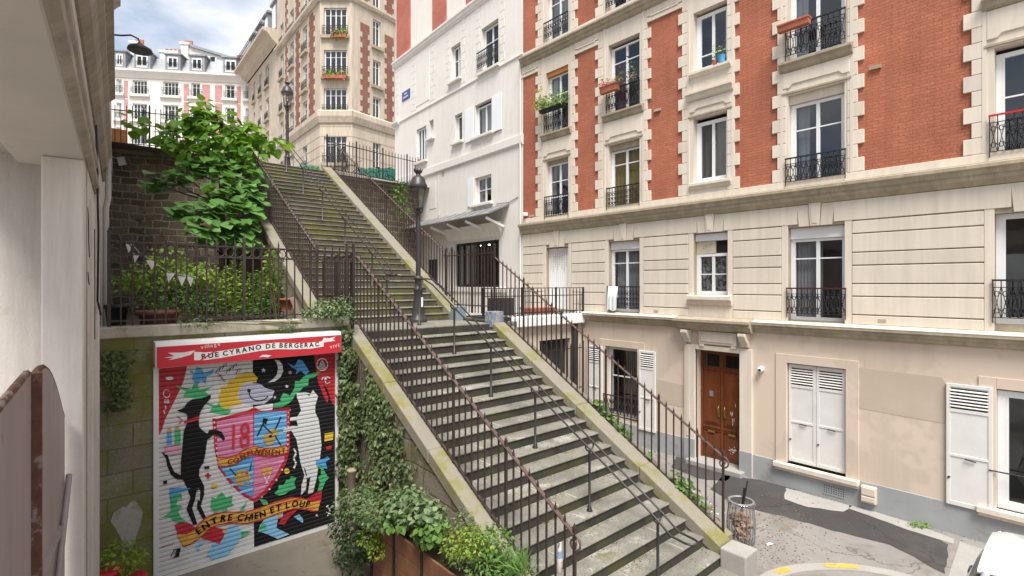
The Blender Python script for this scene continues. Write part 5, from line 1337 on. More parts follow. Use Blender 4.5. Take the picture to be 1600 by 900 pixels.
for i in range(1, 47):  # thin dark strips paint groove shade over the mural, one per slat gap
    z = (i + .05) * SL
    if z < 3.42: mb.quad((DX0, YD - .0125 - .030, z - .0045) if False else (DX0 + .002, YD - .0285, z - .003), (DX1 - .002, YD - .0285, z - .003), (DX1 - .002, YD - .0285, z + .003), (DX0 + .002, YD - .0285, z + .003), MI['slat_shade'])
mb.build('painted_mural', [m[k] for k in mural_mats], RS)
# shutter box
HB = [(DX0 - .07, 4.05)]
b = MB(); b.prof_x([(9.62, 3.33), (9.36, 3.33), (9.36, 3.66), (9.38, 3.72), (9.62, 3.73)], DX0 - .07, DX1 + .03, 0)
b.build('shutter_box', m['mwhite'], RS, bevel=.006)
bx = MB(); YB = 9.356
def PB(x, y): v = onY(220 + x / 2.25, 500 + y / 2.25, YB); return (v.x, v.z)
def bp(poly, mat, k): bx.add([(x, YB - .0012 * k, z) for x, z in [PB(*q) for q in poly]], [tuple(range(len(poly)))], MI[mat])
x0, x1 = DX0 - .055, DX1 + .02
bx.add([(x0, YB - .001, 3.335), (x1, YB - .001, 3.335), (x1, YB - .001, 3.655), (x0, YB - .001, 3.655)], [(0, 1, 2, 3)], MI['red'])
u = lambda t: x0 + (x1 - x0) * t
v = lambda t: 3.335 + .32 * t
def bq(poly, mat, k): bx.add([(u(a), YB - .0012 * k, v(c)) for a, c in poly], [tuple(range(len(poly)))], MI[mat])
tp = [(.155, .52), (.17, .66), (.22, .58), (.30, .60), (.40, .68), (.50, .80), (.60, .82), (.70, .72), (.80, .68), (.885, .72)]
bt = [(.885, .40), (.80, .34), (.70, .38), (.60, .46), (.50, .44), (.40, .34), (.30, .24), (.22, .20), (.17, .24)]
for i in range(len(tp) - 1):
    pass
bq([(.17, .66), (.22, .58), (.30, .60), (.40, .68), (.50, .80), (.60, .82), (.70, .72), (.80, .68), (.885, .72)] + bt, 'mwhite', 3)
bq([(.03, .48), (.08, .52), (.05, .70), (.12, .66), (.175, .72), (.155, .52), (.10, .40), (.05, .34), (.075, .44)], 'mwhite', 2)
bq([(.87, .62), (.885, .90), (.92, .86), (.965, .92), (.945, .78), (.965, .68), (.92, .66)], 'mwhite', 2)
path = [(u(a), v(c)) for a, c in [(.20, .27), (.30, .32), (.40, .42), (.50, .53), (.60, .55), (.70, .47), (.80, .43), (.86, .46)]]
text_along('RUE CYRANO DE BERGERAC', path, .112, 'mblack', bx, corr=False, y0=YB, bold=.003, lift=-.0065)
text_along('village', [(u(.20), v(.76)), (u(.30), v(.88))], .085, 'mwhite', bx, corr=False, y0=YB, lift=-.005)
text_along('VIVE', [(u(.925), v(.22)), (u(.995), v(.34))], .085, 'mwhite', bx, corr=False, y0=YB, lift=-.005)
bx.add([(a, YB - .009, c) for a, c in [(u(.195), v(.22)), (u(.20), v(.18)), (u(.285), v(.66)), (u(.28), v(.70))]], [(0, 1, 2, 3)], MI['red'])
q = [(.50, .10), (.52, .22), (.55, .20), (.57, .14), (.55, .07), (.52, .12)]
bx.add([(u(a), YB - .004, v(c)) for a, c in q], [tuple(range(6))], MI['mwhite'])
bx.build('box_front', [m[k] for k in mural_mats], RS)
b = MB(); b.box(DX0 - .07, DX0 - .002, 9.57, 9.66, 0, 3.40); b.box(DX1 + .002, DX1 + .06, 9.57, 9.66, 0, 3.40); b.build('side_guide', m['mwhite'], RS)
b = MB(); b.box(DX0, DX1, 9.575, 9.62, .005, .07); b.build('bottom_bar', m['mwhite'], RS)

# ================================================================== OLD WALLS UNDER THE UPPER STREET
def ang_wall(name, label, p0, p1, z0, z1, th, mat, coph=.22, over=.06):
    d = Vector((p1[0] - p0[0], p1[1] - p0[1], 0)); L = d.length; a = math.degrees(math.atan2(d.y, d.x))
    t = thing(name, label, 'wall', (p0[0], p0[1], z0), a)
    b = MB(); b.box(0, L, 0, th, 0, z1 - z0 - coph); b.build('masonry', m[mat], t, world=False)
    x = 0
    while x < L - .01:
        e = min(L, x + 1.5)
        b = MB(); b.box(x + .004, e - .004, -over, th, z1 - z0 - coph + .002, z1 - z0); b.build('coping', m['coping'], t, world=False, bevel=.02); x = e
    return t
ang_wall('old_brown_wall', 'old dark rubble wall behind the garden, topped by a long worn coping', (.8, 21.7), (4.23, 20.45), 3.6, 9.22, .5, 'rubble', .26)
ang_wall('old_grey_wall', 'weathered stone wall with plants between the upper flight and the white house', (8.2, 20.5), (12.98, 21.3), 3.6, 9.25, .5, 'rubble', .22)
b = MB(); b.add([(4.3, 20.25, 8.6), (7.9, 20.25, 8.6), (7.9, 21, 8.6), (4.3, 21, 8.6)], [(0, 1, 2, 3)])
flat_fence('street_fence', 'plain black iron fence on the old brown wall under the far white house', (.95, 21.85), (4.3, 20.6), 9.2, 10.55, .16, (9.35, 10.45), .12, 9, 'iron')
flat_fence('street_fence', 'black iron fence on the grey wall with bicycles parked behind it', (8.2, 20.7), (12.95, 21.5), 9.2, 10.55, .17, (9.35, 10.45), .14, 8, 'iron')
b = MB(); b.box(.6, 1.75, 22.0, 22.06, 9.1, 9.9)
tag(b.build('orange_board', m['orangeboard']), 'orange board panel behind the fence at the left of the old wall', 'board')
t = thing('floodlight', 'small white floodlight on the old wall below its coping', 'floodlight', (1.5, 21.0, 8.8))
p = onY(190, 252, 21.15); b = MB(); b.obox(p, (.10, 0, .03), (0, .05, 0), (-.03, 0, .13)); b.build('lamp_case', m['plastic_white'], t)
b = MB(); b.tube([p + Vector((-.05, 0, .05)), p + Vector((-.25, .05, .12)), p + Vector((-.3, .4, .12))], .018, 6); b.build('bracket', m['plastic_white'], t)
for x in (8.6, 10.4, 12.0):
    pass
gb = thing('green_hoarding', 'low bright green hoarding along the upper street below the corner house', 'hoarding', (12, 27, 9.3))
pa, pb = onY(560, 262, 27), onY(632, 262, 27)
for k in range(5):
    a = pa.lerp(pb, k / 5); c = pa.lerp(pb, (k + 1) / 5); b = MB(); b.box(a.x + .02, c.x - .02, 26.97, 27.03, 9.3, a.z); b.build('panel', m['greenboard'], gb)
gc = thing('green_hoarding', 'rounded green sheet stacked at the very head of the stairs', 'hoarding', (7.4, 21.5, 9.1))
b = MB(); b.lathe([(.6, 0), (.58, .15), (.5, .26), (.3, .36), (.02, .4)], (7.6, 21.2, 9.05), 18); b.build('tarpaulin', m['greenboard'], gc)

# ================================================================== CORNER HOUSE AND ITS NEIGHBOUR
DK = 38.0
def atd(px, py, d):
    r = ray(px, py); return Vector((r.x * d, r.y * d, CZ + r.z * d))
K1, K2 = atd(500, 250, DK), atd(550, 250, DK)
ZG = 10.0
CH = thing('corner_house', 'tall cream and brick corner house with an angled front at the top of the stairs', 'house', (K1.x, K1.y, ZG))
def sub(parentname, p, ang, root): pass
ZT = 33.0
Zp = lambda y: CZ + (HY - y) / F * DK
class Sub:
    """a facade of the house in its own direction: places meshes in world space under the house"""
    def __init__(s, P, ang): s.P = P; s.a = rad(ang); s.fac = Fac((P.x, P.y), ang); s.M = Matrix.Translation((P.x, P.y, 0)) @ Matrix.Rotation(s.a, 4, 'Z')
ch_dir = math.degrees(math.atan2(K2.y - K1.y, K2.x - K1.x))
F1 = Sub(K1, ch_dir)
LW = 11.0
AF2 = -90 - 2.4
F2 = Sub(K1, AF2)              # local x runs towards us, so the wall lies at negative x
F3 = Sub(K2, math.degrees(math.atan2(math.cos(TH + rad(36)), math.sin(TH + rad(36)))))
class FacProxy:
    """lets window() and friends, which build in local wall space, target a sub-facade"""
    pass
_build = MB.build
def on_sub(sub, root):
    def f(fn, *a, **k):
        keep = MB.build
        def bld(self, name, mats, parent=None, world=True, **kw):
            if not world: self.v = [sub.M @ v for v in self.v]
            return _build(self, name, mats, parent, True, **kw)
        MB.build = bld
        try: return fn(root, *a, **k)
        finally: MB.build = keep
    return f
def simple_facade(root, sub, u0, u1, z0, z1, wins, panels, bands, stone='cream_old', brick_='brickdark', wk=None, guards=True, win_detail=True, base=None):
    on = on_sub(sub, root)
    def wall(rt):
        b = MB(); wall_sheet(b, u0, u1, z0, z1, [w_[:4] for w_ in wins], reveal=.25); b.build('wall', m[stone], rt, world=False)
    on(wall)
    for (a, c, d, e) in panels:
        def pan(rt):
            b = MB(); b.quad((a, -.03, d), (c, -.03, d), (c, -.03, e), (a, -.03, e))
            b.quad((a, -.03, d), (a, -.03, e), (a, .01, e), (a, .01, d)); b.quad((c, -.03, d), (c, .01, d), (c, .01, e), (c, -.03, e)); b.build('brick_panel', m[brick_], rt, world=False)
            z = d; k = 0; b = MB()
            while z < e - .3:
                if k % 2 == 0: b.box(a - .02, a + .16, -.05, .0, z, z + .38); b.box(c - .16, c + .02, -.05, .0, z, z + .38)
                z += .40; k += 1
            b.build('quoin', m[stone], rt, world=False)
        on(pan)
    for w_ in wins:
        n = w_[4] if len(w_) > 4 else 2
        on(window, w_[0], w_[1], w_[2], w_[3], .2, n, (.25,), .06, None, True, 'offwhite', 0.0, None, None, .5)
        if guards: on(guard, w_[0] - .1, w_[1] + .1, w_[2] + .02, .7, -.12, 'iron', 0, None, 'window_guard', .16)
        def sl(rt):
            b = MB(); b.box(w_[0] - .2, w_[1] + .2, -.22, .05, w_[2] - .22, w_[2]); b.build('sill', m['cream_dark'], rt, world=False)
        on(sl)
    for (z, h, pr) in bands: on(moulding, 'string_course', u0 - (.1 if sub is F1 else 0), u1 + (.1 if sub is F1 else 0), [(.0, z + h), (pr, z + h * .8), (pr, z + h * .45), (pr * .4, z), (.02, z)], 'cream_old')
wch = (K2 - K1).length
q = lambda x: (x - 500) / 50 * wch
wz = [(Zp(255), Zp(212)), (Zp(180), Zp(138)), (Zp(120), Zp(78)), (Zp(56), Zp(12)), (Zp(-4), Zp(-46))]
simple_facade(CH, F1, 0, wch, ZG, ZT, [(q(506), q(542), a, c, 4) for a, c in wz], [], [(Zp(192), 1.0, .25), (Zp(2), .5, .2)])
# left face: narrow windows and brick strips
f2u = lambda x, y=200: F2.fac.uv(x, y)[0]
panL = [(f2u(483), f2u(492)), (f2u(462), f2u(469)), (f2u(446), f2u(450))]
winL = [(f2u(473), f2u(480)), (f2u(453), f2u(459)), (f2u(438), f2u(443))]
simple_facade(CH, F2, f2u(433), 0, ZG, ZT, [(a, c, z0, z1) for a, c in winL for z0, z1 in wz[1:]] + [(a, c, wz[0][0], wz[0][1]) for a, c in winL],
              [(a, c, Zp(183), Zp(6)) for a, c in panL] + [(a, c, Zp(-6), ZT - .5) for a, c in panL], [(Zp(192), 1.0, .25), (Zp(2), .6, .3)])
# right face
f3u = lambda x, y=200: F3.fac.uv(x, y)[0]
winR = [(f3u(583), f3u(595)), (f3u(640), f3u(650))]
panR = [(f3u(563), f3u(577)), (f3u(601), f3u(615))]
simple_facade(CH, F3, 0, f3u(690), ZG, ZT, [(a, c, z0, z1) for a, c in winR for z0, z1 in wz],
              [(a, c, Zp(186), Zp(28)) for a, c in panR] + [(a, c, Zp(-4), ZT - .5) for a, c in panR], [(Zp(192), 1.0, .25), (Zp(2), .5, .25)], guards=False)
b = MB(); top_ = [K1, K2, K2 + Vector((math.cos(F3.a), math.sin(F3.a), 0)) * f3u(690), K1 + Vector((8, 14, 0)), K1 + Vector((math.cos(F2.a), math.sin(F2.a), 0)) * f2u(433)]
b.add([(v.x, v.y, ZT) for v in top_], [(0, 1, 2, 3, 4)]); b.build('flat_roof', m['zinc'], CH)
# rusticated joints on the ground storey
def joints(rt):
    for k in range(9):
        z = ZG + .5 + k * .72
        if z > Zp(196): break
        b = MB(); b.box(.02, wch - .02, -.012, .0, z, z + .05); b.build('stone_joint', m['cream_dark'], rt, world=False)
on_sub(F1, CH)(joints)
def joints2(rt):
    for k in range(9):
        z = ZG + .5 + k * .72
        if z > Zp(196): break
        b = MB(); b.box(f2u(434), -.02, -.012, .0, z, z + .05); b.build('stone_joint', m['cream_dark'], rt, world=False)
on_sub(F2, CH)(joints2)
def joints3(rt):
    for k in range(9):
        z = ZG + .5 + k * .72
        if z > Zp(196): break
        b = MB(); b.box(.02, f3u(640), -.012, .0, z, z + .05); b.build('stone_joint', m['cream_dark'], rt, world=False)
on_sub(F3, CH)(joints3)
# neighbour with the deep stone cornice, further along the same front
N0 = K1 + Vector((math.cos(F2.a), math.sin(F2.a), 0)) * f2u(433)
NH = thing('stone_house', 'grey-cream stone house with a deep bracketed cornice left of the corner house', 'house', (N0.x, N0.y, ZG))
F4 = Sub(N0, AF2)
f4u = lambda x, y=200: F4.fac.uv(x, y)[0]
uL = f4u(388)
zc = F4.fac.uv(434, 62)[1]
cols = [(f4u(428), f4u(433.0)), (f4u(414), f4u(418)), (f4u(404), f4u(407)), (f4u(395), f4u(397))]
zs4 = [zc - 3.2 * k for k in range(1, 6)]
simple_facade(NH, F4, uL, -.02, ZG, zc, [(a + .3, c + .5, z, z + 2.1) for a, c in cols[1:] for z in zs4], [], [(zc - .4, .6, .3)], stone='cream_old')
on4 = on_sub(F4, NH)
on4(moulding, 'bracketed_cornice', uL - .6, .3, [(.0, zc + .9), (1.3, zc + .8), (1.3, zc + .55), (.9, zc + .4), (.5, zc - .1), (.1, zc - .4)], 'cream_old')
on4(guard, uL - .5, .2, zc + .9, 1.1, -1.1, 'iron', 0, None, 'balcony_rail', .3)
def mans(rt):
    b = MB(); b.prof_x([(.0, zc + .9), (1.5, zc + 5.0), (9, zc + 5.6), (9, zc + .9)], uL, 0); b.build('mansard_roof', m['zinc'], rt, world=False)
    for k in range(4):
        u_ = uL + (0 - uL) * (k + .5) / 4; b = MB(); b.box(u_ - .8, u_ + .8, .1, 2, zc + 1.4, zc + 4.0); b.box(u_ - .95, u_ + .95, -.05, 2, zc + 4.0, zc + 4.2); dm = b.build('dormer', m['zinc'], rt, world=False)
        b = MB(); b.box(u_ - .5, u_ + .5, .06, .1, zc + 1.6, zc + 3.7); b.build('dormer_window', m['offwhite'], dm, world=False)
    b = MB(); b.box(-1.0, -.1, 1.0, 3.4, zc + 1, zc + 8.0); b.build('chimney', m['plaster2'], rt, world=False)
on4(mans)
b = MB(); b.box(N0.x + .0, N0.x + .35, N0.y - .3, N0.y - .02, ZG, ZT - 2); b.build('party_strip', m['white'], NH)

# ================================================================== FAR WHITE MANSARD HOUSE
DM = 54.0
MA = atd(150, 250, DM)
AM = -math.degrees(TH) + 8 - .0
MH = thing('mansard_house', 'long white and pink house with a grey mansard roof and dormers far behind the tree', 'house', (MA.x, MA.y, 0), AM)
FM = Fac((MA.x, MA.y), AM)
def mu(x, y=150): return FM.uv(x, y)[0]
def mz(x, y): return FM.uv(x, y)[1]
uE = mu(470)
zcor = mz(290, 120)
cols = [(182, 190, 2), (207, 230, 4), (255, 279, 4), (299, 313, 2), (352, 367, 2), (384, 396, 2), (420, 436, 2)]
rows_ = [(mz(290, 151), mz(290, 129)), (mz(290, 190), mz(290, 165)), (mz(290, 228), mz(290, 203)), (mz(290, 266), mz(290, 241))]
wins = [(mu(a), mu(c), z0, z1, n_) for a, c, n_ in cols for z0, z1 in rows_]
b = MB(); wall_sheet(b, -3, uE, ZG, zcor, [w_[:4] for w_ in wins], reveal=.25); b.build('wall', m['roofcream'], MH, world=False)
for w_ in wins:
    window(MH, w_[0], w_[1], w_[2], w_[3], .2, w_[4], (.3,), .08, None, True, 'offwhite', 0.0, None, None, .5)
    guard(MH, w_[0] - .2, w_[1] + .2, w_[2] + .05, .75, -.12, sp=.3)
    b = MB(); b.box(w_[0] - .3, w_[1] + .3, -.28, .05, w_[2] - .25, w_[2]); b.build('sill', m['white'], MH, world=False)
for a, c in ((194, 200), (287, 295), (316, 328), (336, 347), (370, 376)):
    for z0, z1 in ((mz(290, 157), mz(290, 131)), (mz(290, 196), mz(290, 159)), (mz(290, 234), mz(290, 198))):
        b = MB(); b.quad((mu(a), -.03, z0), (mu(c), -.03, z0), (mu(c), -.03, z1), (mu(a), -.03, z1)); b.build('pink_panel', m['pinkbrick'], MH, world=False)
moulding(MH, 'cornice', -3, uE, [(.0, zcor + .45), (.55, zcor + .40), (.55, zcor + .2), (.3, zcor), (.1, zcor - .4)], 'roofcream')
zrt = mz(290, 88) 
b = MB(); b.prof_x([(.1, zcor + .45), (1.0, zrt), (10, zrt + .5), (10, zcor + .45)], -3, uE); b.build('mansard_roof', m['zinc'], MH, world=False)
for a, c in ((182, 192), (213, 231), (262, 278), (300, 316), (352, 369), (408, 424)):
    u0, u1 = mu(a), mu(c); z0, z1 = zcor + .6, zrt + .1
    b = MB(); b.box(u0 - .25, u1 + .25, .0, 1.6, z0, z1); b.box(u0 - .4, u1 + .4, -.12, 1.7, z1, z1 + .16); dm = b.build('dormer', m['zinc'], MH, world=False)
    b = MB(); b.box(u0, u1, -.03, .0, z0 + .15, z1 - .25); b.build('dormer_frame', m['offwhite'], dm, world=False)
    b = MB(); uc = (u0 + u1) / 2
    for s0, s1 in ((u0 + .12, uc - .06), (uc + .06, u1 - .12)): b.box(s0, s1, -.045, -.031, z0 + .4, z1 - .4)
    b.build('dormer_pane', m['carglass'], dm, world=False)
    guard(MH, u0 - .05, u1 + .05, z0 + .15, .7, -.1, sp=.3, name='dormer_guard')
# studio storey and chimneys above the roof
u0, u1 = mu(268), mu(400)
b = MB(); b.prof_y([(u0, zrt), (u1, zrt), (u1, mz(330, 92)), (mu(283), mz(290, 60)), (mu(268), mz(290, 58))], 2.2, 8); sto = b.build('attic_storey', m['roofcream'], MH, world=False)
b = MB(); b.prof_y([(mu(283), mz(290, 60)), (u1 + .3, mz(330, 92)), (u1 + .3, mz(330, 92) + .25), (mu(283), mz(290, 60) + .28)], 1.9, 8); b.build('attic_roof', m['zinc'], sto, world=False)
b = MB(); b.box(mu(288), mu(325), 2.12, 2.2, mz(290, 91), mz(290, 73)); w_ = b.build('attic_window', m['offwhite'], sto, world=False)
b = MB()
for k in range(3):
    a, c = mu(288) + (mu(325) - mu(288)) * k / 3, mu(288) + (mu(325) - mu(288)) * (k + 1) / 3; b.box(a + .15, c - .15, 2.08, 2.115, mz(290, 84), mz(290, 74)); b.box(a + .15, c - .15, 2.08, 2.115, mz(290, 90), mz(290, 86))
b.build('attic_pane', m['carglass'], w_, world=False)
for a, c, t_, bb in ((268, 280, 57, 90), (234, 262, 72, 88), (186, 199, 60, 88), (354, 364, 76, 90)):
    b = MB(); b.box(mu(a), mu(c), 2.0, 4.0, mz(290, bb), mz(290, t_)); b.box(mu(a) - .15, mu(c) + .15, 1.9, 4.1, mz(290, t_), mz(290, t_) + .25); cm = b.build('chimney', m['roofcream'], MH, world=False)
    for k in range(4):
        u_ = mu(a) + (mu(c) - mu(a)) * (k + .5) / 4; p_ = MB(); p_.cyl((u_, 3, mz(290, t_) + .25), (u_, 3, mz(290, t_) + .85), .18, .14, 8); p_.build('chimney_pot', m['terracotta'], cm, world=False)
body(MH, -3, uE, ZG, zcor, 0, 10, 'roofcream')
# ================================================================== VEGETATION
def leaf_shape(kind):
    if kind == 'heart':      # broad, folded along the midrib, drooping tip
        return [(0, 0, 0), (-.42, .12, .06), (-.5, .42, .05), (-.28, .78, -.02), (0, 1.05, -.16), (.28, .78, -.02), (.5, .42, .05), (.42, .12, .06), (0, .5, -.03)], \
               [(0, 8, 2, 1), (8, 4, 3, 2), (0, 7, 6, 8), (8, 6, 5, 4)]
    if kind == 'ivy':
        return [(0, 0, 0), (-.4, .1, .04), (-.25, .45, .03), (0, .9, -.06), (.25, .45, .03), (.4, .1, .04)], [(0, 3, 2, 1), (0, 5, 4, 3)]
    if kind == 'thin': return [(-.025, 0, 0), (.025, 0, 0), (.02, .5, .08), (0, 1, -.08), (-.02, .5, .08)], [(0, 1, 2, 4), (4, 2, 3)]
    if kind == 'blade':
        return [(-.06, 0, 0), (.06, 0, 0), (.05, .5, .06), (0, 1, -.04), (-.05, .5, .06)], [(0, 1, 2, 4), (4, 2, 3)]
    return [(0, 0, 0), (-.28, .4, .05), (0, 1, -.05), (.28, .4, .05)], [(0, 2, 1), (0, 3, 2)]
def put_leaf(b, p, n, up, size, kind, mi=0, rr=R):
    """leaf at p whose face looks along n and whose tip points along up"""
    n = n.normalized(); t = (up - n * up.dot(n))
    if t.length < 1e-3: t = n.orthogonal()
    t.normalize(); s = t.cross(n)
    vs, fs = leaf_shape(kind)
    b.add([p + s * (x * size) + t * (y * size) + n * (z * size) for x, y, z in vs], fs, mi)
def rv(s=1.0): return Vector((R.gauss(0, s), R.gauss(0, s), R.gauss(0, s)))
def blob_leaves(b, c, rad3, count, size, kind, out=.6, lift=.5, shell=.55, mi=0, droop=.3):
    c = Vector(c)
    for _ in range(count):
        d = rv().normalized(); r_ = shell + (1 - shell) * R.random() ** .6
        # ragged outline
        r_ *= 1 + .28 * noise.noise(d * 2.3 + c)
        p = c + Vector((d.x * rad3[0], d.y * rad3[1], d.z * rad3[2])) * r_
        n = d * out + Vector((0, 0, lift)) + rv(.35)
        put_leaf(b, p, n, d * .6 + Vector((0, 0, -droop)) + rv(.4), size * R.uniform(.5, 1.3), kind, mi)
def stems(b, base, tips, r0=.02, r1=.006, mi=0, n=5):
    for t in tips:
        t = Vector(t); base_ = Vector(base); mid = base_.lerp(t, .5) + rv(.04 * (t - base_).length); b.tube([base_, mid, t], [r0, (r0 + r1) / 2, r1], n, mi)

# ---- big-leaved tree in the garden, leaning over the old wall and the stairs
TR = thing('broadleaf_tree', 'tree with very large bright green heart-shaped leaves spilling over the old garden wall', 'tree', (3.6, 17.2, 3.8))
tb = Vector((3.7, 17.3, 3.8))
b = MB()
trunk = [tb, tb + Vector((.05, 0, 1.6)), tb + Vector((-.05, .1, 3.2)), tb + Vector((.15, 0, 4.6)), tb + Vector((.0, .1, 5.6))]
b.tube(trunk, [.13, .11, .09, .07, .05], 8)
clusters = []     # (px, py, depth Y, radius, count)
cl = [(213, 192, 18.6, .36, 13), (238, 206, 18.4, .36, 15), (262, 215, 18.0, .36, 15), (283, 195, 17.8, .45, 22), (300, 180, 17.8, .5, 28), (322, 170, 17.6, .36, 18), (318, 188, 17.5, .5, 26), (345, 200, 17.2, .6, 34),
      (330, 222, 17.0, .55, 30), (362, 222, 17.0, .6, 34), (385, 232, 16.8, .55, 32), (395, 210, 17.0, .5, 28), (372, 200, 17.2, .5, 26), (412, 222, 17.0, .45, 22), (432, 222, 17.0, .36, 16), (300, 215, 17.6, .5, 26), (395, 250, 16.6, .4, 18), (275, 228, 17.6, .35, 14), (338, 240, 16.8, .4, 18), (305, 240, 17.0, .35, 12)]
low = [(240, 285, 17.4, .36, 14), (262, 278, 17.2, .45, 20), (290, 275, 17.0, .5, 22), (312, 268, 16.8, .45, 20), (365, 285, 16.0, .5, 24), (350, 300, 15.8, .5, 24), (385, 300, 15.8, .5, 26), (370, 320, 15.4, .55, 28), (335, 325, 15.4, .5, 22), (300, 325, 15.6, .42, 18),
       (280, 330, 15.6, .32, 12), (320, 345, 15.2, .5, 22), (350, 350, 15.0, .5, 24), (382, 340, 15.0, .5, 24), (310, 362, 15.0, .4, 16), (340, 372, 14.9, .4, 16), (375, 365, 14.9, .45, 20), (388, 382, 14.8, .35, 14), (392, 275, 16.2, .4, 16), (345, 278, 16.6, .42, 16), (322, 256, 16.9, .42, 18), (348, 258, 16.7, .45, 20), (374, 262, 16.5, .45, 20), (300, 258, 17.1, .38, 14), (392, 315, 15.6, .4, 16), (335, 300, 15.9, .42, 16)]
for grp, dens in ((cl, 1.0), (low, 1.0)):
    for px, py, Y, r_, n_ in grp:
        c = onY(px, py, Y); a = min(trunk, key=lambda v: (v - c).length + abs(v.z - c.z) * .6)
        mid = a.lerp(c, .55) + Vector((0, 0, -.12)) + rv(.07); b.tube([a, mid, c], [.035, .022, .010], 5)
b.build('trunk', m['bark'], TR)
b = MB()
for px, py, Y, r_, n_ in cl:
    c = onY(px, py, Y); blob_leaves(b, c, (r_, r_, r_ * .75), int(n_ * 1.2), .27, 'heart', .5, .75, .3, 0, .45)
for px, py, Y, r_, n_ in low:
    c = onY(px, py, Y); 
    for _ in range(int(n_ * 1.0)):
        d = rv().normalized() * R.random() ** .4; p = c + Vector((d.x * r_, d.y * r_, d.z * r_ * .6))
        put_leaf(b, p, Vector((0, -.35, 1)) + rv(.22), Vector((R.gauss(0, .6), -1, -.25)), .33 * R.uniform(.5, 1.25), 'heart', 1)
b.build('crown', [m['leaf_big'], m['leaf_big_low']], TR)

def shrub(name, label, cat, base, blobs, mats, kind='leaf', size=.06, group=None, stem_r=.012, extra=None, lift=.45, shell=.5):
    t = thing(name, label, cat, base, 0, group)
    b = MB(); s = MB()
    for (c, r3, n_, mi) in blobs:
        blob_leaves(b, c, r3, n_, size, kind, .5, lift, shell, mi)
        c = Vector(c)
        for k in range(3):
            tip = c + Vector((R.uniform(-.6, .6) * r3[0], R.uniform(-.6, .6) * r3[1], R.uniform(-.2, .7) * r3[2])); stems(s, base, [tip], stem_r, .004)
    if extra: extra(b, s)
    b.build('foliage', [m[k] for k in mats], t); s.build('stems', m['stem'], t)
    return t
gz = 3.8
# ---- garden plants behind the fence
def oy(px, py, Y): return tuple(onY(px, py, Y))
shrub('shrub', 'rounded lime-green shrub behind the garden fence with pennants strung before it', 'shrub', (1.9, 11.2, gz),
      [(oy(262, 402, 11.3), (.30, .3, .22), 240, 0), (oy(232, 432, 11.2), (.36, .3, .24), 300, 0), (oy(285, 430, 11.2), (.42, .35, .26), 380, 0), (oy(315, 428, 11.1), (.28, .3, .2), 220, 0), (oy(205, 440, 11.3), (.3, .3, .24), 220, 0), (oy(255, 455, 11.2), (.45, .3, .2), 260, 1), (oy(300, 460, 11.2), (.4, .3, .2), 200, 1)],
      ['leaf_lime', 'leaf_mid'], 'leaf', .085)
shrub('shrub', 'low tangled green bush at the foot of the lime shrub behind the fence', 'shrub', (2.0, 10.6, gz),
      [(oy(285, 478, 10.6), (.5, .3, .22), 240, 0), (oy(330, 470, 10.7), (.3, .3, .25), 160, 1), (oy(225, 478, 10.9), (.35, .3, .2), 180, 0)], ['leaf_mid', 'leaf_dark'], 'leaf', .06)
def spikes(label, spots, mat, hgt, Y):
    t = thing('tall_plant', label, 'plant', (spots[0][0], Y, gz)); b = MB(); s = MB()
    for x, y, h in spots:
        base = Vector((x, y, gz + .1)); tip = base + Vector((R.uniform(-.06, .06), R.uniform(-.06, .06), h)); s.tube([base, base.lerp(tip, .5) + rv(.01), tip], [.010, .007, .003], 5)
        for k in range(int(95 * h)):
            f = R.random() ** .8; p = base.lerp(tip, f); d = Vector((R.gauss(0, 1), R.gauss(0, 1), .2)).normalized()
            put_leaf(b, p, Vector((0, 0, 1)) + rv(.4), d + Vector((0, 0, .4)), .15 * (1.1 - .7 * f), 'leaf' if k % 3 else 'blade')
    b.build('foliage', m[mat], t); s.build('stems', m['stem'], t)
def spots(px0, px1, Y0, Y1, n_, h0, h1):
    out = []
    for k in range(n_):
        px = px0 + (px1 - px0) * (k + R.random()) / n_; Y = R.uniform(Y0, Y1); p = onY(px, 470, Y); out.append((p.x, Y, R.uniform(h0, h1)))
    return out
spikes('row of feathery pale green stalks in the middle of the fenced garden', spots(335, 388, 10.4, 11.2, 13, .75, 1.25), 'leaf_lime', 1, 10.8)
spikes('denser stand of feathery green stalks left of the stair foot in the garden', spots(392, 440, 10.5, 11.6, 16, .8, 1.35), 'leaf_mid', 1, 10.9)
shrub('climbing_vine', 'yellow-green vine climbing the garden fence post', 'vine', (3.0, 9.9, gz),
      [(oy(425, 395, 9.95), (.10, .06, .10), 40, 0), (oy(420, 415, 9.95), (.07, .06, .14), 40, 0), (oy(424, 440, 9.95), (.08, .06, .14), 40, 0)], ['leaf_lime'], 'ivy', .09)
shrub('bush', 'grey-green bush hanging over the wall at the garden gate', 'bush', (3.95, 9.6, 3.95),
      [(oy(515, 480, 9.55), (.34, .22, .2), 420, 0), (oy(490, 490, 9.55), (.26, .2, .14), 260, 0), (oy(535, 492, 9.5), (.26, .22, .22), 320, 0), (oy(540, 470, 9.7), (.14, .15, .12), 120, 0)], ['leaf_grey'], 'leaf', .065)
shrub('bush', 'small weed bush on the coping above the shutter box', 'bush', (3.3, 9.5, 3.9), [(oy(450, 508, 9.5), (.14, .12, .1), 90, 0), (oy(310, 505, 9.55), (.26, .12, .07), 110, 0)], ['leaf_grey'], 'leaf', .055)
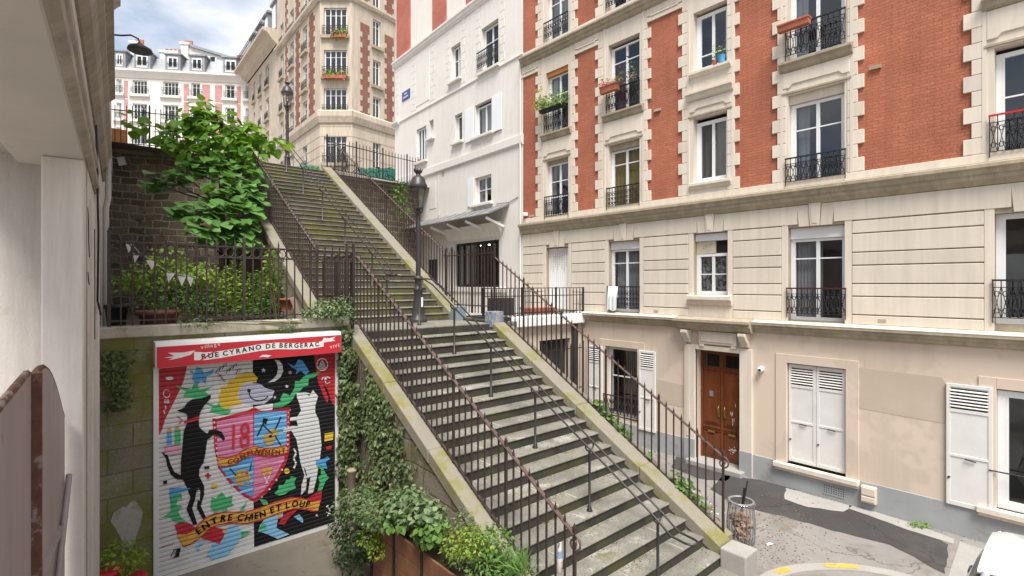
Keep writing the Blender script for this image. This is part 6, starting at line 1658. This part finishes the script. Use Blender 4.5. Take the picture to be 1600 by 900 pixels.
# creeper on the stair side wall
IV = thing('ivy', 'dark creeper hanging down the stair side wall right of the painted shutter', 'creeper', (4.2, 8.6, .2))
b = MB(); s = MB()
for k in range(9500):
    y = 9.6 - abs(R.gauss(0, 1.25)) * .95; z = R.uniform(.25, 3.85)
    lim = min(3.75, zl(y) + .0)
    if y < 6.2 or z > lim - .05: continue
    e = noise.noise(Vector((y * 1.4, z * 1.0, 3.1))) + noise.noise(Vector((y * 4, z * 3, 1.0))) * .4
    if e < -.30 + max(0, (8.8 - y) * .30): continue
    th = .06 + .16 * max(0, e)
    put_leaf(b, Vector((4.24 - R.uniform(.0, th) - (.16 if y > 8.9 else 0) * R.random(), y, z)), Vector((-1, -.3, .45)) + rv(.4), Vector((0, R.gauss(0, .5), -1)), R.uniform(.05, .10), 'ivy', 0 if R.random() < .8 else 1)
for k in range(900):
    z = R.uniform(.9, 3.75); x = R.uniform(3.98, 4.24)
    if noise.noise(Vector((x * 3, z * 1.5, 7))) < -.2: continue
    put_leaf(b, Vector((x - .0, 9.55 - R.uniform(0, .22), z)), Vector((-.3, -1, .4)) + rv(.4), Vector((R.gauss(0, .5), 0, -1)), R.uniform(.05, .10), 'ivy', 0 if R.random() < .75 else 1)
for k in range(26):
    y = R.uniform(7.4, 9.5); z1 = min(3.6, zl(y) - .1); p = [Vector((4.23, y + .12 * math.sin(i * 1.3 + k), z1 - (z1 - .4) * i / 6)) for i in range(7)]; s.tube(p, .008, 4)
b.build('foliage', [m['leaf_ivy'], m['leaf_grey']], IV); s.build('stems', m['bark'], IV)
IV2 = thing('ivy', 'small creeper hanging beside the left house over the mossy wall', 'creeper', (.62, 9.5, 2.0)); b = MB()
for k in range(900):
    p = onY(R.gauss(178, 16), R.uniform(535, 640), 9.5 - R.uniform(0, .2))
    if noise.noise(Vector((p.x * 4, p.z * 2.5, 2))) < -.12 + max(0, (p.x - .75) * .8) + max(0, (2.9 - p.z) * .35): continue
    put_leaf(b, p, Vector((-.2, -1, .4)) + rv(.4), Vector((R.gauss(0, .5), 0, -1)), R.uniform(.04, .085), 'ivy', 0)
b.build('foliage', m['leaf_ivy'], IV2)
# plants on the old grey wall
shrub('bush', 'green weeds growing from the old grey wall below the white house', 'bush', oy(625, 300, 20.4), [(oy(625, 300, 20.3), (.35, .2, .6), 240, 0), (oy(630, 330, 20.3), (.3, .2, .4), 120, 0)], ['leaf_mid'], 'leaf', .14)
shrub('bush', 'dark weeds at the head of the upper stair beside the green sheet', 'bush', oy(490, 262, 20.6), [(oy(487, 262, 20.6), (.3, .2, .12), 90, 0)], ['leaf_mid'], 'leaf', .12)

# ---- wooden planter and its shrubs
PX0, PX1 = 3.58, 4.18
WP = thing('wooden_planter', 'long brown wooden planter with black straps standing against the stair wall', 'planter', (3.75, 6.2, 0))
y0_, y1_, zt_ = 4.2, 7.35, 1.08
for k in range(4):
    b = MB(); z = .10 + k * .245; b.box(PX0, PX0 + .03, y0_, y1_, z + .004, z + .241); b.build('plank', m['plank'], WP, bevel=.004)
b = MB(); b.box(PX0 + .03, PX1, y1_ - .03, y1_, .12, zt_); b.box(PX0 + .03, PX1, y0_, y0_ + .03, .12, zt_); b.build('end_board', m['plank'], WP)
b = MB(); b.box(PX1 - .03, PX1, y0_ + .03, y1_ - .03, .12, zt_); b.build('back_board', m['plank'], WP)
for y in (7.29, 6.6, 5.85, 5.1, 4.3):
    b = MB(); b.box(PX0 - .012, PX0 - .001, y - .03, y + .03, .0, zt_ + .01); b.build('strap', m['blackmetal'], WP)
b = MB(); b.box(PX0 + .03, PX1 - .03, y0_ + .03, y1_ - .03, .3, 1.0); b.build('potting_soil', m['soil'], WP)
def ox(px, py, X): return tuple(onX(px, py, X))
shrub('bush', 'dark glossy bush at the shutter end of the wooden planter', 'bush', (3.6, 7.7, .3),
      [(ox(560, 790, 3.55), (.35, .35, .3), 700, 0), (ox(545, 820, 3.5), (.32, .3, .35), 600, 1), (ox(590, 800, 3.5), (.3, .3, .25), 450, 0), (ox(565, 850, 3.45), (.25, .25, .25), 400, 1), (ox(552, 860, 3.4), (.28, .3, .3), 380, 1)], ['leaf_grey', 'leaf_dark'], 'leaf', .07)
shrub('bush', 'yellow-green bush with small leaves beside the dark glossy bush in the planter', 'bush', (3.6, 7.3, .9),
      [(ox(592, 812, 3.6), (.2, .22, .22), 420, 0), (ox(580, 838, 3.5), (.2, .2, .18), 260, 0), (ox(588, 858, 3.48), (.12, .14, .16), 130, 0)], ['leaf_lime'], 'leaf', .055)
shrub('geranium', 'round-leaved pale green plant in the middle of the planter', 'plant', (3.7, 6.9, .92),
      [(ox(630, 790, 3.7), (.34, .36, .18), 420, 0), (ox(665, 800, 3.7), (.25, .3, .15), 280, 0), (ox(618, 812, 3.5), (.2, .22, .14), 110, 1), (ox(640, 775, 3.75), (.25, .25, .14), 150, 0)], ['leaf_grey', 'leaf_mid'], 'heart', .075)
shrub('geranium', 'fresh green broad-leaved seedling nearer the camera in the planter', 'plant', (3.7, 6.2, .92),
      [(ox(668, 830, 3.6), (.2, .22, .15), 130, 0), (ox(682, 818, 3.75), (.16, .2, .1), 70, 0)], ['leaf_mid'], 'heart', .08)
shrub('bush', 'loose yellowish bush at the near end of the planter', 'bush', (3.7, 5.6, .92),
      [(ox(722, 846, 3.85), (.30, .34, .18), 520, 0), (ox(745, 845, 3.8), (.28, .3, .2), 420, 0), (ox(712, 868, 3.75), (.15, .2, .12), 160, 1), (ox(745, 868, 3.8), (.28, .3, .16), 300, 1), (ox(725, 815, 3.95), (.12, .12, .2), 150, 2)], ['leaf_lime', 'leaf_ivy', 'leaf_grey'], 'leaf', .05)
shrub('bush', 'clump of green foliage below the stringer at the near end of the planter', 'bush', (3.9, 5.2, .92),
      [(ox(775, 850, 3.95), (.2, .25, .24), 380, 0), (ox(760, 885, 3.8), (.25, .25, .2), 320, 0), (ox(790, 880, 4.0), (.15, .2, .2), 180, 0)], ['leaf_mid'], 'leaf', .06)
t = thing('grass_tuft', 'tuft of long green blades at the bottom of the stair wall', 'plant', (3.9, 4.9, .9)); b = MB()
for k in range(170):
    p = Vector(ox(R.uniform(780, 822), R.uniform(885, 915), 3.95)); put_leaf(b, p, Vector((-.6, -.5, .5)) + rv(.4), Vector((R.gauss(0, .5), R.gauss(0, .5), 1)), R.uniform(.14, .34), 'thin')
b.build('foliage', m['leaf_mid'], t)
# creeping weeds along the right railing
WR = thing('weeds', 'bright green weeds rooted along the foot of the street-side railing', 'weeds', (8.3, 6.3, 1.6)); b = MB()
for k in range(520):
    y = R.choice((R.gauss(6.55, .22), R.gauss(5.6, .35), R.gauss(4.9, .25), R.uniform(4.5, 6.8))); 
    if not 4.35 < y < 7.0: continue
    dens = noise.noise(Vector((y * 2.2, 1, 4)))
    if dens < -.02: continue
    h = .05 + (.20 if y > 6.3 else .22) * R.random()
    p = Vector((8.28 + R.gauss(0, .07), y, zl(y) + .02 + h * R.uniform(.2, 1)))
    put_leaf(b, p, Vector((-.3, -.4, 1)) + rv(.4), Vector((R.gauss(0, 1), R.gauss(0, 1), .1)), R.uniform(.04, .11), 'heart' if k % 2 else 'ivy')
for k in range(60):
    y = R.gauss(4.35, .15); p = Vector((8.30 + R.gauss(0, .07), y, zl(y) + .12 + .16 * R.random())); put_leaf(b, p, rv(), rv(), .035, 'leaf', 1 if k % 3 else 2)
b.build('foliage', [m['leaf_mid'], m['petal_white'], m['petal_pink']], WR)
# a planting ledge behind the right stringer holds the weeds
b = MB(); b.prof_x([(4.0, zl(4.0) - .25), (4.0, zl(4.0) + .02), (9.5, zl(9.5) + .02), (9.5, zl(9.5) - .25)], 8.165, 8.42); b.build('planted_ledge', m['stringer'], st)
t = thing('flower_pot', 'terracotta flower pot at the foot of the street-side railing', 'flower pot', (8.55, 4.3, 0)); b = MB(); b.lathe([(.09, 0), (.12, .46), (.135, .47), (.135, .53), (.105, .53), (.10, .45)], (8.50, 4.40, 0), 14); b.build('pot', m['potbrown'], t)
# weeds at the base of the house
t = thing('weeds', 'small tuft of weeds growing at the base of the beige house wall', 'weeds', (12.3, 2.35, 0)); b = MB()
for k in range(90):
    p = onZ(R.uniform(1420, 1456), R.uniform(818, 826), .02); put_leaf(b, p + Vector((0, 0, .05 * R.random())), rv(.5) + Vector((0, 0, 1)), rv(), .06, 'leaf')
b.build('foliage', m['leaf_lime'], t)

# ================================================================== GARDEN POTS, CRATES, PENNANTS
def pot(label, px, pyt, Y, r_, h, mat, plant=None, cat='flower pot'):
    c = onY(px, pyt, Y); t = thing('flower_pot', label, cat, (c.x, c.y, c.z - h)); z = c.z - h
    b = MB(); b.lathe([(r_ * .74, 0), (r_ * .92, h * .82), (r_ * 1.05, h * .83), (r_ * 1.05, h), (r_ * .9, h), (r_ * .86, h * .85)], (c.x, c.y, z), 18); b.build('pot', m[mat], t)
    b = MB(); b.lathe([(r_ * .88, h * .88), (.01, h * .9)], (c.x, c.y, z), 12); b.build('potting_soil', m['soil'], t)
    return t, c
t, c = pot('wide brown plastic pot at the left of the garden behind the fence', 248, 485, 10.1, .30, .34, 'potbrown')
pot('red terracotta pot beside the stair foot in the garden', 447, 466, 10.6, .13, .24, 'terracotta')
t, c = pot('dark pot tipped against the left house in the garden', 182, 476, 10.4, .16, .36, 'blackmetal')
cr = thing('planting_crate', 'black wire crate full of dry plants behind the garden fence', 'crate', (2.9, 10.2, 3.8))
a = onY(315, 480, 10.1); c = onY(440, 475, 10.1)
b = MB(); 
for z in (3.85, 3.98, 4.10): b.tube([(a.x, 10.0, z), (c.x, 10.0, z), (c.x, 10.4, z), (a.x, 10.4, z)], .008, 4, closed=True)
for k in range(14):
    x = a.x + (c.x - a.x) * k / 13
    for y in (10.0, 10.4): b.box(x - .006, x + .006, y - .006, y + .006, 3.80, 4.10)
b.build('wire_frame', m['iron'], cr); b = MB(); b.box(a.x + .02, c.x - .02, 10.03, 10.37, 3.8, 4.0); b.build('potting_soil', m['soil'], cr)
shrub('dry_plants', 'brownish dry plants growing in the black wire crate', 'plants', ((a.x + c.x) / 2, 10.2, 4.0), [(((a.x + c.x) / 2 - .35, 10.2, 4.08), (.4, .15, .1), 130, 0), (((a.x + c.x) / 2 + .3, 10.2, 4.08), (.4, .15, .1), 130, 1)], ['leaf_ivy', 'leaf_mid'], 'leaf', .06)
bn = thing('pennant_string', 'faded triangular pennants hanging on a string behind the garden fence', 'bunting', (1.6, 9.9, 4.9))
pts = [onY(px, py, 9.95) for px, py in ((182, 380), (203, 378), (215, 392), (232, 404), (262, 424), (286, 430), (305, 432), (330, 420))]
b = MB(); b.tube(smooth(pts, 4), .005, 4); b.build('string', m['cloth'], bn)
for px, py, w_ in ((203, 380, 14), (213, 395, 12), (236, 406, 16), (266, 426, 13), (284, 431, 13), (297, 432, 11)):
    p = onY(px - w_ / 2, py, 9.94); q_ = onY(px + w_ / 2, py + 2, 9.94); e = onY(px + R.uniform(-3, 3), py + 16, 9.90 + R.uniform(-.03, .03))
    b = MB(); b.add([p, q_, e, p + Vector((0, .004, 0)), q_ + Vector((0, .004, 0)), e + Vector((0, .004, 0))], [(0, 2, 1), (3, 4, 5), (0, 1, 4, 3), (1, 2, 5, 4), (2, 0, 3, 5)]); b.build('pennant', m['cloth'], bn)
b = MB(); p = onY(463, 480, 10.3); b.obox(p + Vector((.0, 0, -.05)), (.05, 0, .02), (0, .02, .0), (-.06, .05, .24)); tag(b.build('wood_board', m['postconc']), 'short weathered board leaning by the stair foot in the garden', 'board')
# round post beside the shutter
p = onX(550, 733, 4.02)
rp_ = MB(); rp_.lathe([(.085, 0), (.085, p.z - .04), (.095, p.z - .03), (.09, p.z), (.02, p.z + .012)], (p.x, p.y, 0), 16)
tag(rp_.build('round_post', m['postconc']), 'short round weathered post between the painted shutter and the planter', 'post')
# pot of red flowers at the lower left
t = thing('planter_box', 'leafy potted plant in red pots by the left house wall', 'potted plant', (.75, 8.7, 0)); b = MB()
c0 = onY(185, 880, 8.8)
blob_leaves(b, (c0.x, 8.8, c0.z + .05), (.34, .3, .26), 420, .075, 'leaf', .5, .5, .4); b.build('foliage', m['leaf_lime'], t)
for dx, dz in ((-.12, -.02), (.16, -.2)):
    b = MB(); b.lathe([(.09, -.25), (.13, 0), (.145, 0), (.145, .05), (.11, .05)], (c0.x + dx, 8.6, c0.z + dz), 14); b.build('pot', m['red'], t)

# ================================================================== WINDOW BOXES AND SMALL THINGS ON THE BRICK HOUSE
def sill_plant(name, label, cat, u0, u1, z, y, h, mats, n_, size, box=None, bulge=.16, rise=.2, petals=0, group=None, petal='petal_pink'):
    t = wallthing(name, label, cat, FR, (u0 + u1) / 2, z, y, group); w_ = u1 - u0
    if box:
        b = MB(); b.prof_x([(-.10, h), (.08, h), (.06, 0), (-.08, 0)], -w_ / 2, w_ / 2); b.box(-w_ / 2 - .01, w_ / 2 + .01, -.115, .095, h - .03, h + .004); b.build('trough', m[box], t, world=False)
    if n_:
        b = MB()
        for k in range(n_):
            p = Vector((R.uniform(-w_ / 2, w_ / 2) * 1.05, R.gauss(-.02, bulge * .6), h + abs(R.gauss(0, rise)) - .05 * R.random()))
            put_leaf(b, p, Vector((0, -.6, .7)) + rv(.5), Vector((R.gauss(0, .6), -.4, .2)), size * R.uniform(.6, 1.3), 'leaf', R.randrange(len(mats)))
        for k in range(petals):
            p = Vector((R.uniform(-w_ / 2, w_ / 2) * .9, -.05 + R.gauss(-.02, bulge * .5), h + abs(R.gauss(.06, .05)))); put_leaf(b, p, Vector((0, -1, .5)) + rv(.4), rv(), .06, 'ivy', len(mats))
        b.build('foliage', [m[k] for k in mats] + [m[petal]], t, world=False)
    return t
sill_plant('window_plant', 'full pale green plant spilling over a dark guard rail on the third floor', 'window plant', 1.05, 2.15, 10.36, -.16, .10, ['leaf_lime', 'leaf_mid'], 420, .10, 'blackmetal', .2, .22)
t = sill_plant('window_plant', 'long airy shoots hanging out left of the pale green window plant', 'window plant', .85, 1.2, 10.45, -.2, .1, ['leaf_lime'], 80, .12, None, .2, .35)
sill_plant('flower_box', 'terracotta flower box with pink flowers hung on a third-floor guard', 'flower box', 3.66, 4.28, 10.28, -.20, .20, ['leaf_mid'], 110, .07, 'terracotta', .12, .12, 60)
sill_plant('window_plant', 'straggly reddish stems beside the pink flower box', 'window plant', 4.28, 4.85, 10.35, -.14, .08, ['leaf_ivy', 'leaf_mid'], 110, .09, None, .18, .28, 10)
t = sill_plant('window_pots', 'small green plant in a blue pot on a narrow third-floor sill', 'potted plant', 7.05, 7.40, 10.12, -.02, .16, ['leaf_mid'], 80, .07, None, .08, .14)
b = MB(); b.lathe([(.07, 0), (.095, .17), (.10, .18)], (.08, -.02, 0), 12); b.build('pot', m['mblue'], t, world=False)
b = MB(); b.lathe([(.05, 0), (.065, .11)], (-.10, -.02, 0), 12); b.build('small_pot', m['terracotta'], t, world=False)
sill_plant('flower_box', 'empty pinkish terracotta flower box hung on the third-floor guard above the wide window', 'flower box', 8.72, 9.36, 10.26, -.20, .15, [], 0, .05, 'terracotta')
t = wallthing('towel', 'pale patterned towel hung over the first-floor window guard', 'towel', FR, 4.0, 3.8, -.1)
b = MB(); n = 12; vs = []
for i in range(n + 1):
    u_ = -.18 + .36 * i / n; y = -.02 + .018 * math.sin(i * 1.4)
    vs += [(u_, y - .012, .04 + .03 * math.sin(i * .7)), (u_, y - .004, .40), (u_, .02, .745), (u_, .055, .73), (u_, .06, .4)]
b.add(vs, [(5 * i + k, 5 * i + 5 + k, 5 * i + 6 + k, 5 * i + 1 + k) for i in range(n) for k in range(4)], 0, True); b.build('cloth', m['towel'], t, world=False)
# corner house window flowers
def flowers_at(px0, px1, py, d, label):
    a = atd(px0, py, d); c = atd(px1, py, d); t = thing('flower_box', label, 'flower box', tuple(a.lerp(c, .5))); b = MB()
    for k in range(170):
        p = a.lerp(c, R.random()) + Vector((R.gauss(0, .1), R.gauss(0, .1), R.gauss(.05, .17))); put_leaf(b, p, rv() + Vector((-.5, -.6, .4)), rv(), .20, 'leaf', R.choice((0, 0, 1, 1, 2)))
    b.build('foliage', [m['leaf_lime'], m['leaf_mid'], m['petal_pink']], t)
    b = MB(); e = (c - a); b.obox(a.lerp(c, .5) + Vector((0, 0, -.15)), e / 2, Vector((-e.y, e.x, 0)).normalized() * .12, (0, 0, .12)); b.build('trough', m['terracotta'], t)
flowers_at(505, 541, 117, DK - .35, 'flower box with trailing green and pink plants on the corner house')
flowers_at(519, 541, 53, DK - .35, 'red flower box on the upper angled window of the corner house')

# ================================================================== STREET THINGS
def bicycle(label, px, py, Y, ang):
    c = onY(px, py, Y); z0 = 9.12
    t = thing('bicycle', label, 'bicycle', (c.x, Y, z0), ang, 'bicycles behind the upper fence')
    def wheel(x):
        b = MB(); b.tube([(x + .33 * math.cos(k / 20 * 2 * math.pi), 0, .34 + .33 * math.sin(k / 20 * 2 * math.pi)) for k in range(20)], .022, 6, closed=True); w_ = b.build('wheel', m['rubber'], t, world=False)
        b = MB()
        for k in range(10):
            a = k / 10 * math.pi * 2; b.cyl((x, 0, .34), (x + .31 * math.cos(a), 0, .34 + .31 * math.sin(a)), .004, n=3, cap=False)
        b.cyl((x, -.04, .34), (x, .04, .34), .03, n=8); b.build('spokes', m['steel'], w_, world=False)
    wheel(-.52); wheel(.52)
    b = MB()
    for p, q_ in (((-.52, 0, .34), (-.18, 0, .78)), ((-.52, 0, .34), (-.08, 0, .32)), ((-.08, 0, .32), (-.2, 0, .86)), ((-.08, 0, .32), (.36, 0, .74)), ((-.18, 0, .78), (.33, 0, .82)), ((.33, 0, .92), (.38, 0, .68)), ((.38, 0, .68), (.52, 0, .34))): b.cyl(p, q_, .018, n=6)
    b.build('frame', m['iron'], t, world=False)
    b = MB(); b.tube([(.38, -.28, 1.0), (.32, -.12, .98), (.32, .12, .98), (.38, .28, 1.0)], .014, 6); b.build('handlebar', m['steel'], t, world=False)
    b = MB(); b.lathe([(.02, .0), (.09, .03), (.07, .06), (.01, .065)], (-.22, 0, .87), 10, sx=1.5); b.build('saddle', m['rubber'], t, world=False)
bicycle('dark bicycle behind the upper fence, nearer the head of the stairs', 548, 262, 21.9, 5)
bicycle('dark bicycle behind the upper fence above the grey wall weeds', 596, 268, 22.1, 14)
# wire bin with clear bag
bc = onZ(1158, 852, 0)
BN = thing('litter_bin', 'wire ring litter bin with a clear bag full of rubbish beside the stone block', 'litter bin', (bc.x, bc.y, 0))
b = MB(); H = .78
b.tube([(.20 * math.cos(k / 20 * 2 * math.pi), .20 * math.sin(k / 20 * 2 * math.pi), H) for k in range(20)], .022, 8, closed=True)
for k in range(22):
    a = k / 22 * 2 * math.pi; b.tube([(.20 * math.cos(a), .20 * math.sin(a), H), (.235 * math.cos(a), .235 * math.sin(a), .4), (.22 * math.cos(a), .22 * math.sin(a), .05)], .006, 4)
b.tube([(.22 * math.cos(k / 20 * 2 * math.pi), .22 * math.sin(k / 20 * 2 * math.pi), .05) for k in range(20)], .012, 6, closed=True)
b.build('wire_cage', m['zinc'], BN, world=False)
b = MB(); pr_ = [(.10, .08), (.19, .12), (.22, .3), (.225, .5), (.205, .7), (.215, .80), (.235, .77), (.24, .70)]
b.lathe(pr_, n=22)
for v_ in b.v:
    a = math.atan2(v_.y, v_.x); f = 1 + .05 * math.sin(a * 5 + v_.z * 7) + .03 * math.sin(a * 9); v_.x *= f; v_.y *= f
b.build('clear_bag', m['bag'], BN, world=False)
rub = MB()
for k in range(60):
    p = Vector((R.gauss(0, .07), R.gauss(0, .07), R.uniform(.14, .56))); d = rv().normalized() * R.uniform(.03, .07)
    rub.obox(p, d, d.orthogonal().normalized() * R.uniform(.02, .05), d.cross(d.orthogonal()).normalized() * R.uniform(.01, .04))
rb = rub.build('rubbish', m['rubbish'], BN, world=False); rb['kind'] = 'stuff'
b = MB(); b.cyl((.03, 0, .55), (.14, -.05, 1.12), .014, n=6); b.cyl((.06, .03, .55), (.13, 0, .98), .018, n=6)
um = thing('folded_umbrella', 'two thin black sticks poking out of the litter bin', 'sticks', (bc.x, bc.y, .5)); b2 = MB(); b2.v = [v_ + Vector((bc.x, bc.y, 0)) for v_ in b.v]; b2.f = b.f; b2.mi = b.mi; b2.sm = b.sm; b2.build('stick', m['blackmetal'], um)
p = onZ(1203, 851, .01); b = MB(); b.add([p + Vector(v_) for v_ in ((-.07, .02, 0), (.0, -.03, .012), (.08, -.03, .0), (.06, .03, .015), (-.02, .05, .01))], [(0, 1, 2, 3, 4)]); o = b.build('paper_scrap', m['plastic_white']); tag(o, 'white scrap of paper lying on the asphalt near the bin', 'litter')
# bottle-shaped tricolour bag caught in the railing
fb = thing('plastic_bottle', 'pale crumpled plastic bottle with faded blue and red print wedged in the lower stair railing', 'bottle', (4.5, 3.75, 1.0)); p = onX(875, 872, 4.45)
b = MB(); b.lathe([(.022, -.17), (.036, -.15), (.038, .0), (.026, .10), (.012, .15), (.012, .18)], p, 12)
for v_ in b.v: v_.x += .012 * math.sin(v_.z * 30)
b.build('body', m['bottle'], fb)
b = MB(); b.lathe([(.0385, .01), (.030, .08), (.0265, .10)], p, 12); b.build('blue_label', m['bottleblue'], fb)

# white hatchback parked at the lower right
cx, cy = 8.42, -1.15
CR = thing('parked_car', 'white hatchback parked in the street at the lower right corner', 'car', (cx, cy, 0))
def loft(secs, name, mat, parent, capm=0):
    b = MB(); n = len(secs[0]); vs = [p for s_ in secs for p in s_]; fs = []
    for i in range(len(secs) - 1):
        for k in range(n - 1): fs.append((i * n + k, i * n + k + 1, (i + 1) * n + k + 1, (i + 1) * n + k))
    b.add(vs, fs, 0, True); b.add(secs[0], [tuple(range(n))]); b.add(secs[-1], [tuple(range(n))[::-1]]); return b.build(name, m[mat], parent)
def sec(y, w_, z0, z1, r=.1):     # cross-section from one sill over the top to the other
    return [Vector((cx - w_, y, z0)), Vector((cx - w_ - .02, y, (z0 + z1) / 2)), Vector((cx - w_, y, z1 - r)), Vector((cx - w_ + r * .4, y, z1 - r * .25)), Vector((cx - w_ * .5, y, z1 + .015)), Vector((cx, y, z1 + .025)), Vector((cx + w_ * .5, y, z1 + .015)), Vector((cx + w_ - r * .4, y, z1 - r * .25)), Vector((cx + w_, y, z1 - r)), Vector((cx + w_ + .02, y, (z0 + z1) / 2)), Vector((cx + w_, y, z0))]
loft([sec(1.12, .74, .32, .78), sec(1.06, .82, .24, .92), sec(.5, .87, .2, .98), sec(-.6, .88, .2, .98), sec(-1.8, .88, .2, .95), sec(-2.7, .84, .22, .84), sec(-3.1, .72, .3, .68)], 'body', 'carwhite', CR)
loft([sec(1.0, .74, .90, 1.10, .08), sec(.80, .70, .92, 1.40, .1), sec(.2, .68, .94, 1.45, .1), sec(-.8, .68, .94, 1.44, .1), sec(-1.2, .70, .94, 1.34, .1), sec(-2.0, .78, .90, .97, .05)], 'cabin_glass', 'carglass', CR)
loft([[v_ + Vector((0, 0, .012)) for v_ in sec(.88, .66, 1.34, 1.40, .05)], [v_ + Vector((0, 0, .02)) for v_ in sec(.75, .67, 1.36, 1.44, .06)], [v_ + Vector((0, 0, .02)) for v_ in sec(.2, .675, 1.38, 1.49, .07)], [v_ + Vector((0, 0, .02)) for v_ in sec(-.6, .67, 1.38, 1.48, .07)], [v_ + Vector((0, 0, .01)) for v_ in sec(-1.1, .66, 1.34, 1.40, .05)]], 'roof', 'carwhite', CR)
for sx in (-1, 1):
    b = MB(); b.tube([(cx + sx * .73, .92, .98), (cx + sx * .69, .80, 1.40)], .035, 6); b.build('pillar', m['carwhite'], CR)
    for y in (.35, -2.2):
        b = MB(); b.cyl((cx + sx * .70, y, .31), (cx + sx * .90, y, .31), .31, n=20); w_ = b.build('wheel', m['rubber'], CR); b = MB(); b.cyl((cx + sx * .895, y, .31), (cx + sx * .912, y, .31), .2, n=14); b.build('rim', m['zinc'], w_)
    b = MB(); b.box(cx + sx * .68 - .1, cx + sx * .68 + .1, 1.06, 1.12, .62, .84); b.build('tail_light', m['carglass'], CR, bevel=.02)

# small dead leaves and grit lying about, too many to count
def litter(name, pts):
    b = MB()
    for p in pts: put_leaf(b, p + Vector((0, 0, .006)), Vector((0, 0, 1)) + rv(.25), rv(), R.uniform(.018, .05), 'leaf')
    o = b.build(name, m['debris'], kind='stuff'); return o
P_ = []
for k in range(420):
    a = onZ(1180 + abs(R.gauss(0, 60)), R.uniform(770, 880), 0.0)
    P_.append(a)
for k in range(160): P_.append(Vector((12.36 - abs(R.gauss(0, .12)), R.uniform(-1, 8), 0)))
for k in range(120): P_.append(Vector((R.uniform(.8, 3.4), R.uniform(6.5, 9.5), .004)))
litter('street_litter', P_).__setitem__('label', 'dead leaves and grit scattered on the asphalt')
P_ = []
for k in range(420):
    n_ = R.randrange(1, 20); x = R.choice((XL + abs(R.gauss(0, .25)), XR - abs(R.gauss(0, .25)), R.uniform(XL, XR)))
    if not XL + .03 < x < XR - .03: continue
    P_.append(Vector((x, YL0 - TL * n_ + TL - .04 - abs(R.gauss(0, .07)), ZL0 - HR * n_)))
litter('stair_litter', P_).__setitem__('label', 'dead leaves lying in the corners of the steps')

b = MB()
for k in range(5200):
    if R.random() < .55:
        n_ = R.randrange(1, 20); y = YL0 - TL * n_ + TL - .012 - abs(R.gauss(0, .028)); z = ZL0 - HR * n_; 
    else:
        n_ = R.randrange(0, 6); y = YU0 + TU * (n_ + 1) - .012 - abs(R.gauss(0, .028)); z = ZL0 + HR * (n_ + 1)
    x = R.uniform(XL, XR)
    if noise.noise(Vector((x * 1.3, n_ * 1.7, 5))) + R.gauss(0, .2) < -.02 and min(x - XL, XR - x) > .22: continue
    put_leaf(b, Vector((x, y, z + .004)), Vector((0, -.4, 1)) + rv(.3), rv(), R.uniform(.02, .045), 'leaf')
o = b.build('moss_tufts', m['leaf_moss'], kind='stuff'); o['label'] = 'green moss growing in the back corners of the steps'
EXPO=.76
# ================================================================== CAMERA, LIGHT, SKY
cam = bpy.data.cameras.new('Camera'); co = bpy.data.objects.new('Camera', cam); COL.objects.link(co)
co.location = (0, 0, CZ); co.rotation_euler = (math.pi / 2, 0, -TH)
cam.sensor_width = 36; cam.lens = F / 1600 * 36; cam.shift_y = (HY - 450) / 1600; cam.clip_end = 1500; cam.clip_start = .02
sc.camera = co
EL, AZ = rad(60), rad(217)
sun = bpy.data.lights.new('Sun', 'SUN'); sun.energy = 3.6; sun.angle = rad(26); sun.color = (1, .97, .92)
so = bpy.data.objects.new('Sun', sun); COL.objects.link(so)
# direction towards the sun
sd = Vector((math.sin(AZ) * math.cos(EL), math.cos(AZ) * math.cos(EL), math.sin(EL)))
so.rotation_euler = sd.to_track_quat('Z', 'Y').to_euler()
w = bpy.data.worlds.new('World'); sc.world = w; w.use_nodes = True
nt = w.node_tree; nt.nodes.clear()
out = nt.nodes.new('ShaderNodeOutputWorld'); bg = nt.nodes.new('ShaderNodeBackground')
sky = nt.nodes.new('ShaderNodeTexSky'); sky.sky_type = 'NISHITA'; sky.sun_disc = False; sky.sun_elevation = EL; sky.sun_rotation = AZ
sky.air_density = 1.0; sky.dust_density = 1.5; sky.ozone_density = 1.0
tc = nt.nodes.new('ShaderNodeTexCoord'); mp = nt.nodes.new('ShaderNodeMapping'); mp.inputs['Scale'].default_value = (1, 1, 2.2); mp.inputs['Location'].default_value = (.35, .1, .2)
nt.links.new(tc.outputs['Generated'], mp.inputs[0])
ns = nt.nodes.new('ShaderNodeTexNoise'); ns.inputs['Scale'].default_value = 3.2; ns.inputs['Detail'].default_value = 6; ns.inputs['Roughness'].default_value = .55
nt.links.new(mp.outputs[0], ns.inputs['Vector'])
rp = nt.nodes.new('ShaderNodeValToRGB'); rp.color_ramp.elements[0].position = .36; rp.color_ramp.elements[1].position = .60; rp.color_ramp.elements[0].color = (.12, .12, .12, 1)
nt.links.new(ns.outputs['Fac'], rp.inputs[0])
mx = nt.nodes.new('ShaderNodeMix'); mx.data_type = 'RGBA'
nt.links.new(rp.outputs[0], mx.inputs[0]); nt.links.new(sky.outputs[0], mx.inputs[6]); mx.inputs[7].default_value = (6.0, 6.15, 6.4, 1)
nt.links.new(mx.outputs[2], bg.inputs[0]); bg.inputs[1].default_value = .108
nt.links.new(bg.outputs[0], out.inputs[0])
sc.view_settings.view_transform = 'Standard'; sc.view_settings.look = 'None'; sc.view_settings.gamma = 1; sc.view_settings.exposure = EXPO
sc.cycles.max_bounces = 8; sc.cycles.transparent_max_bounces = 16
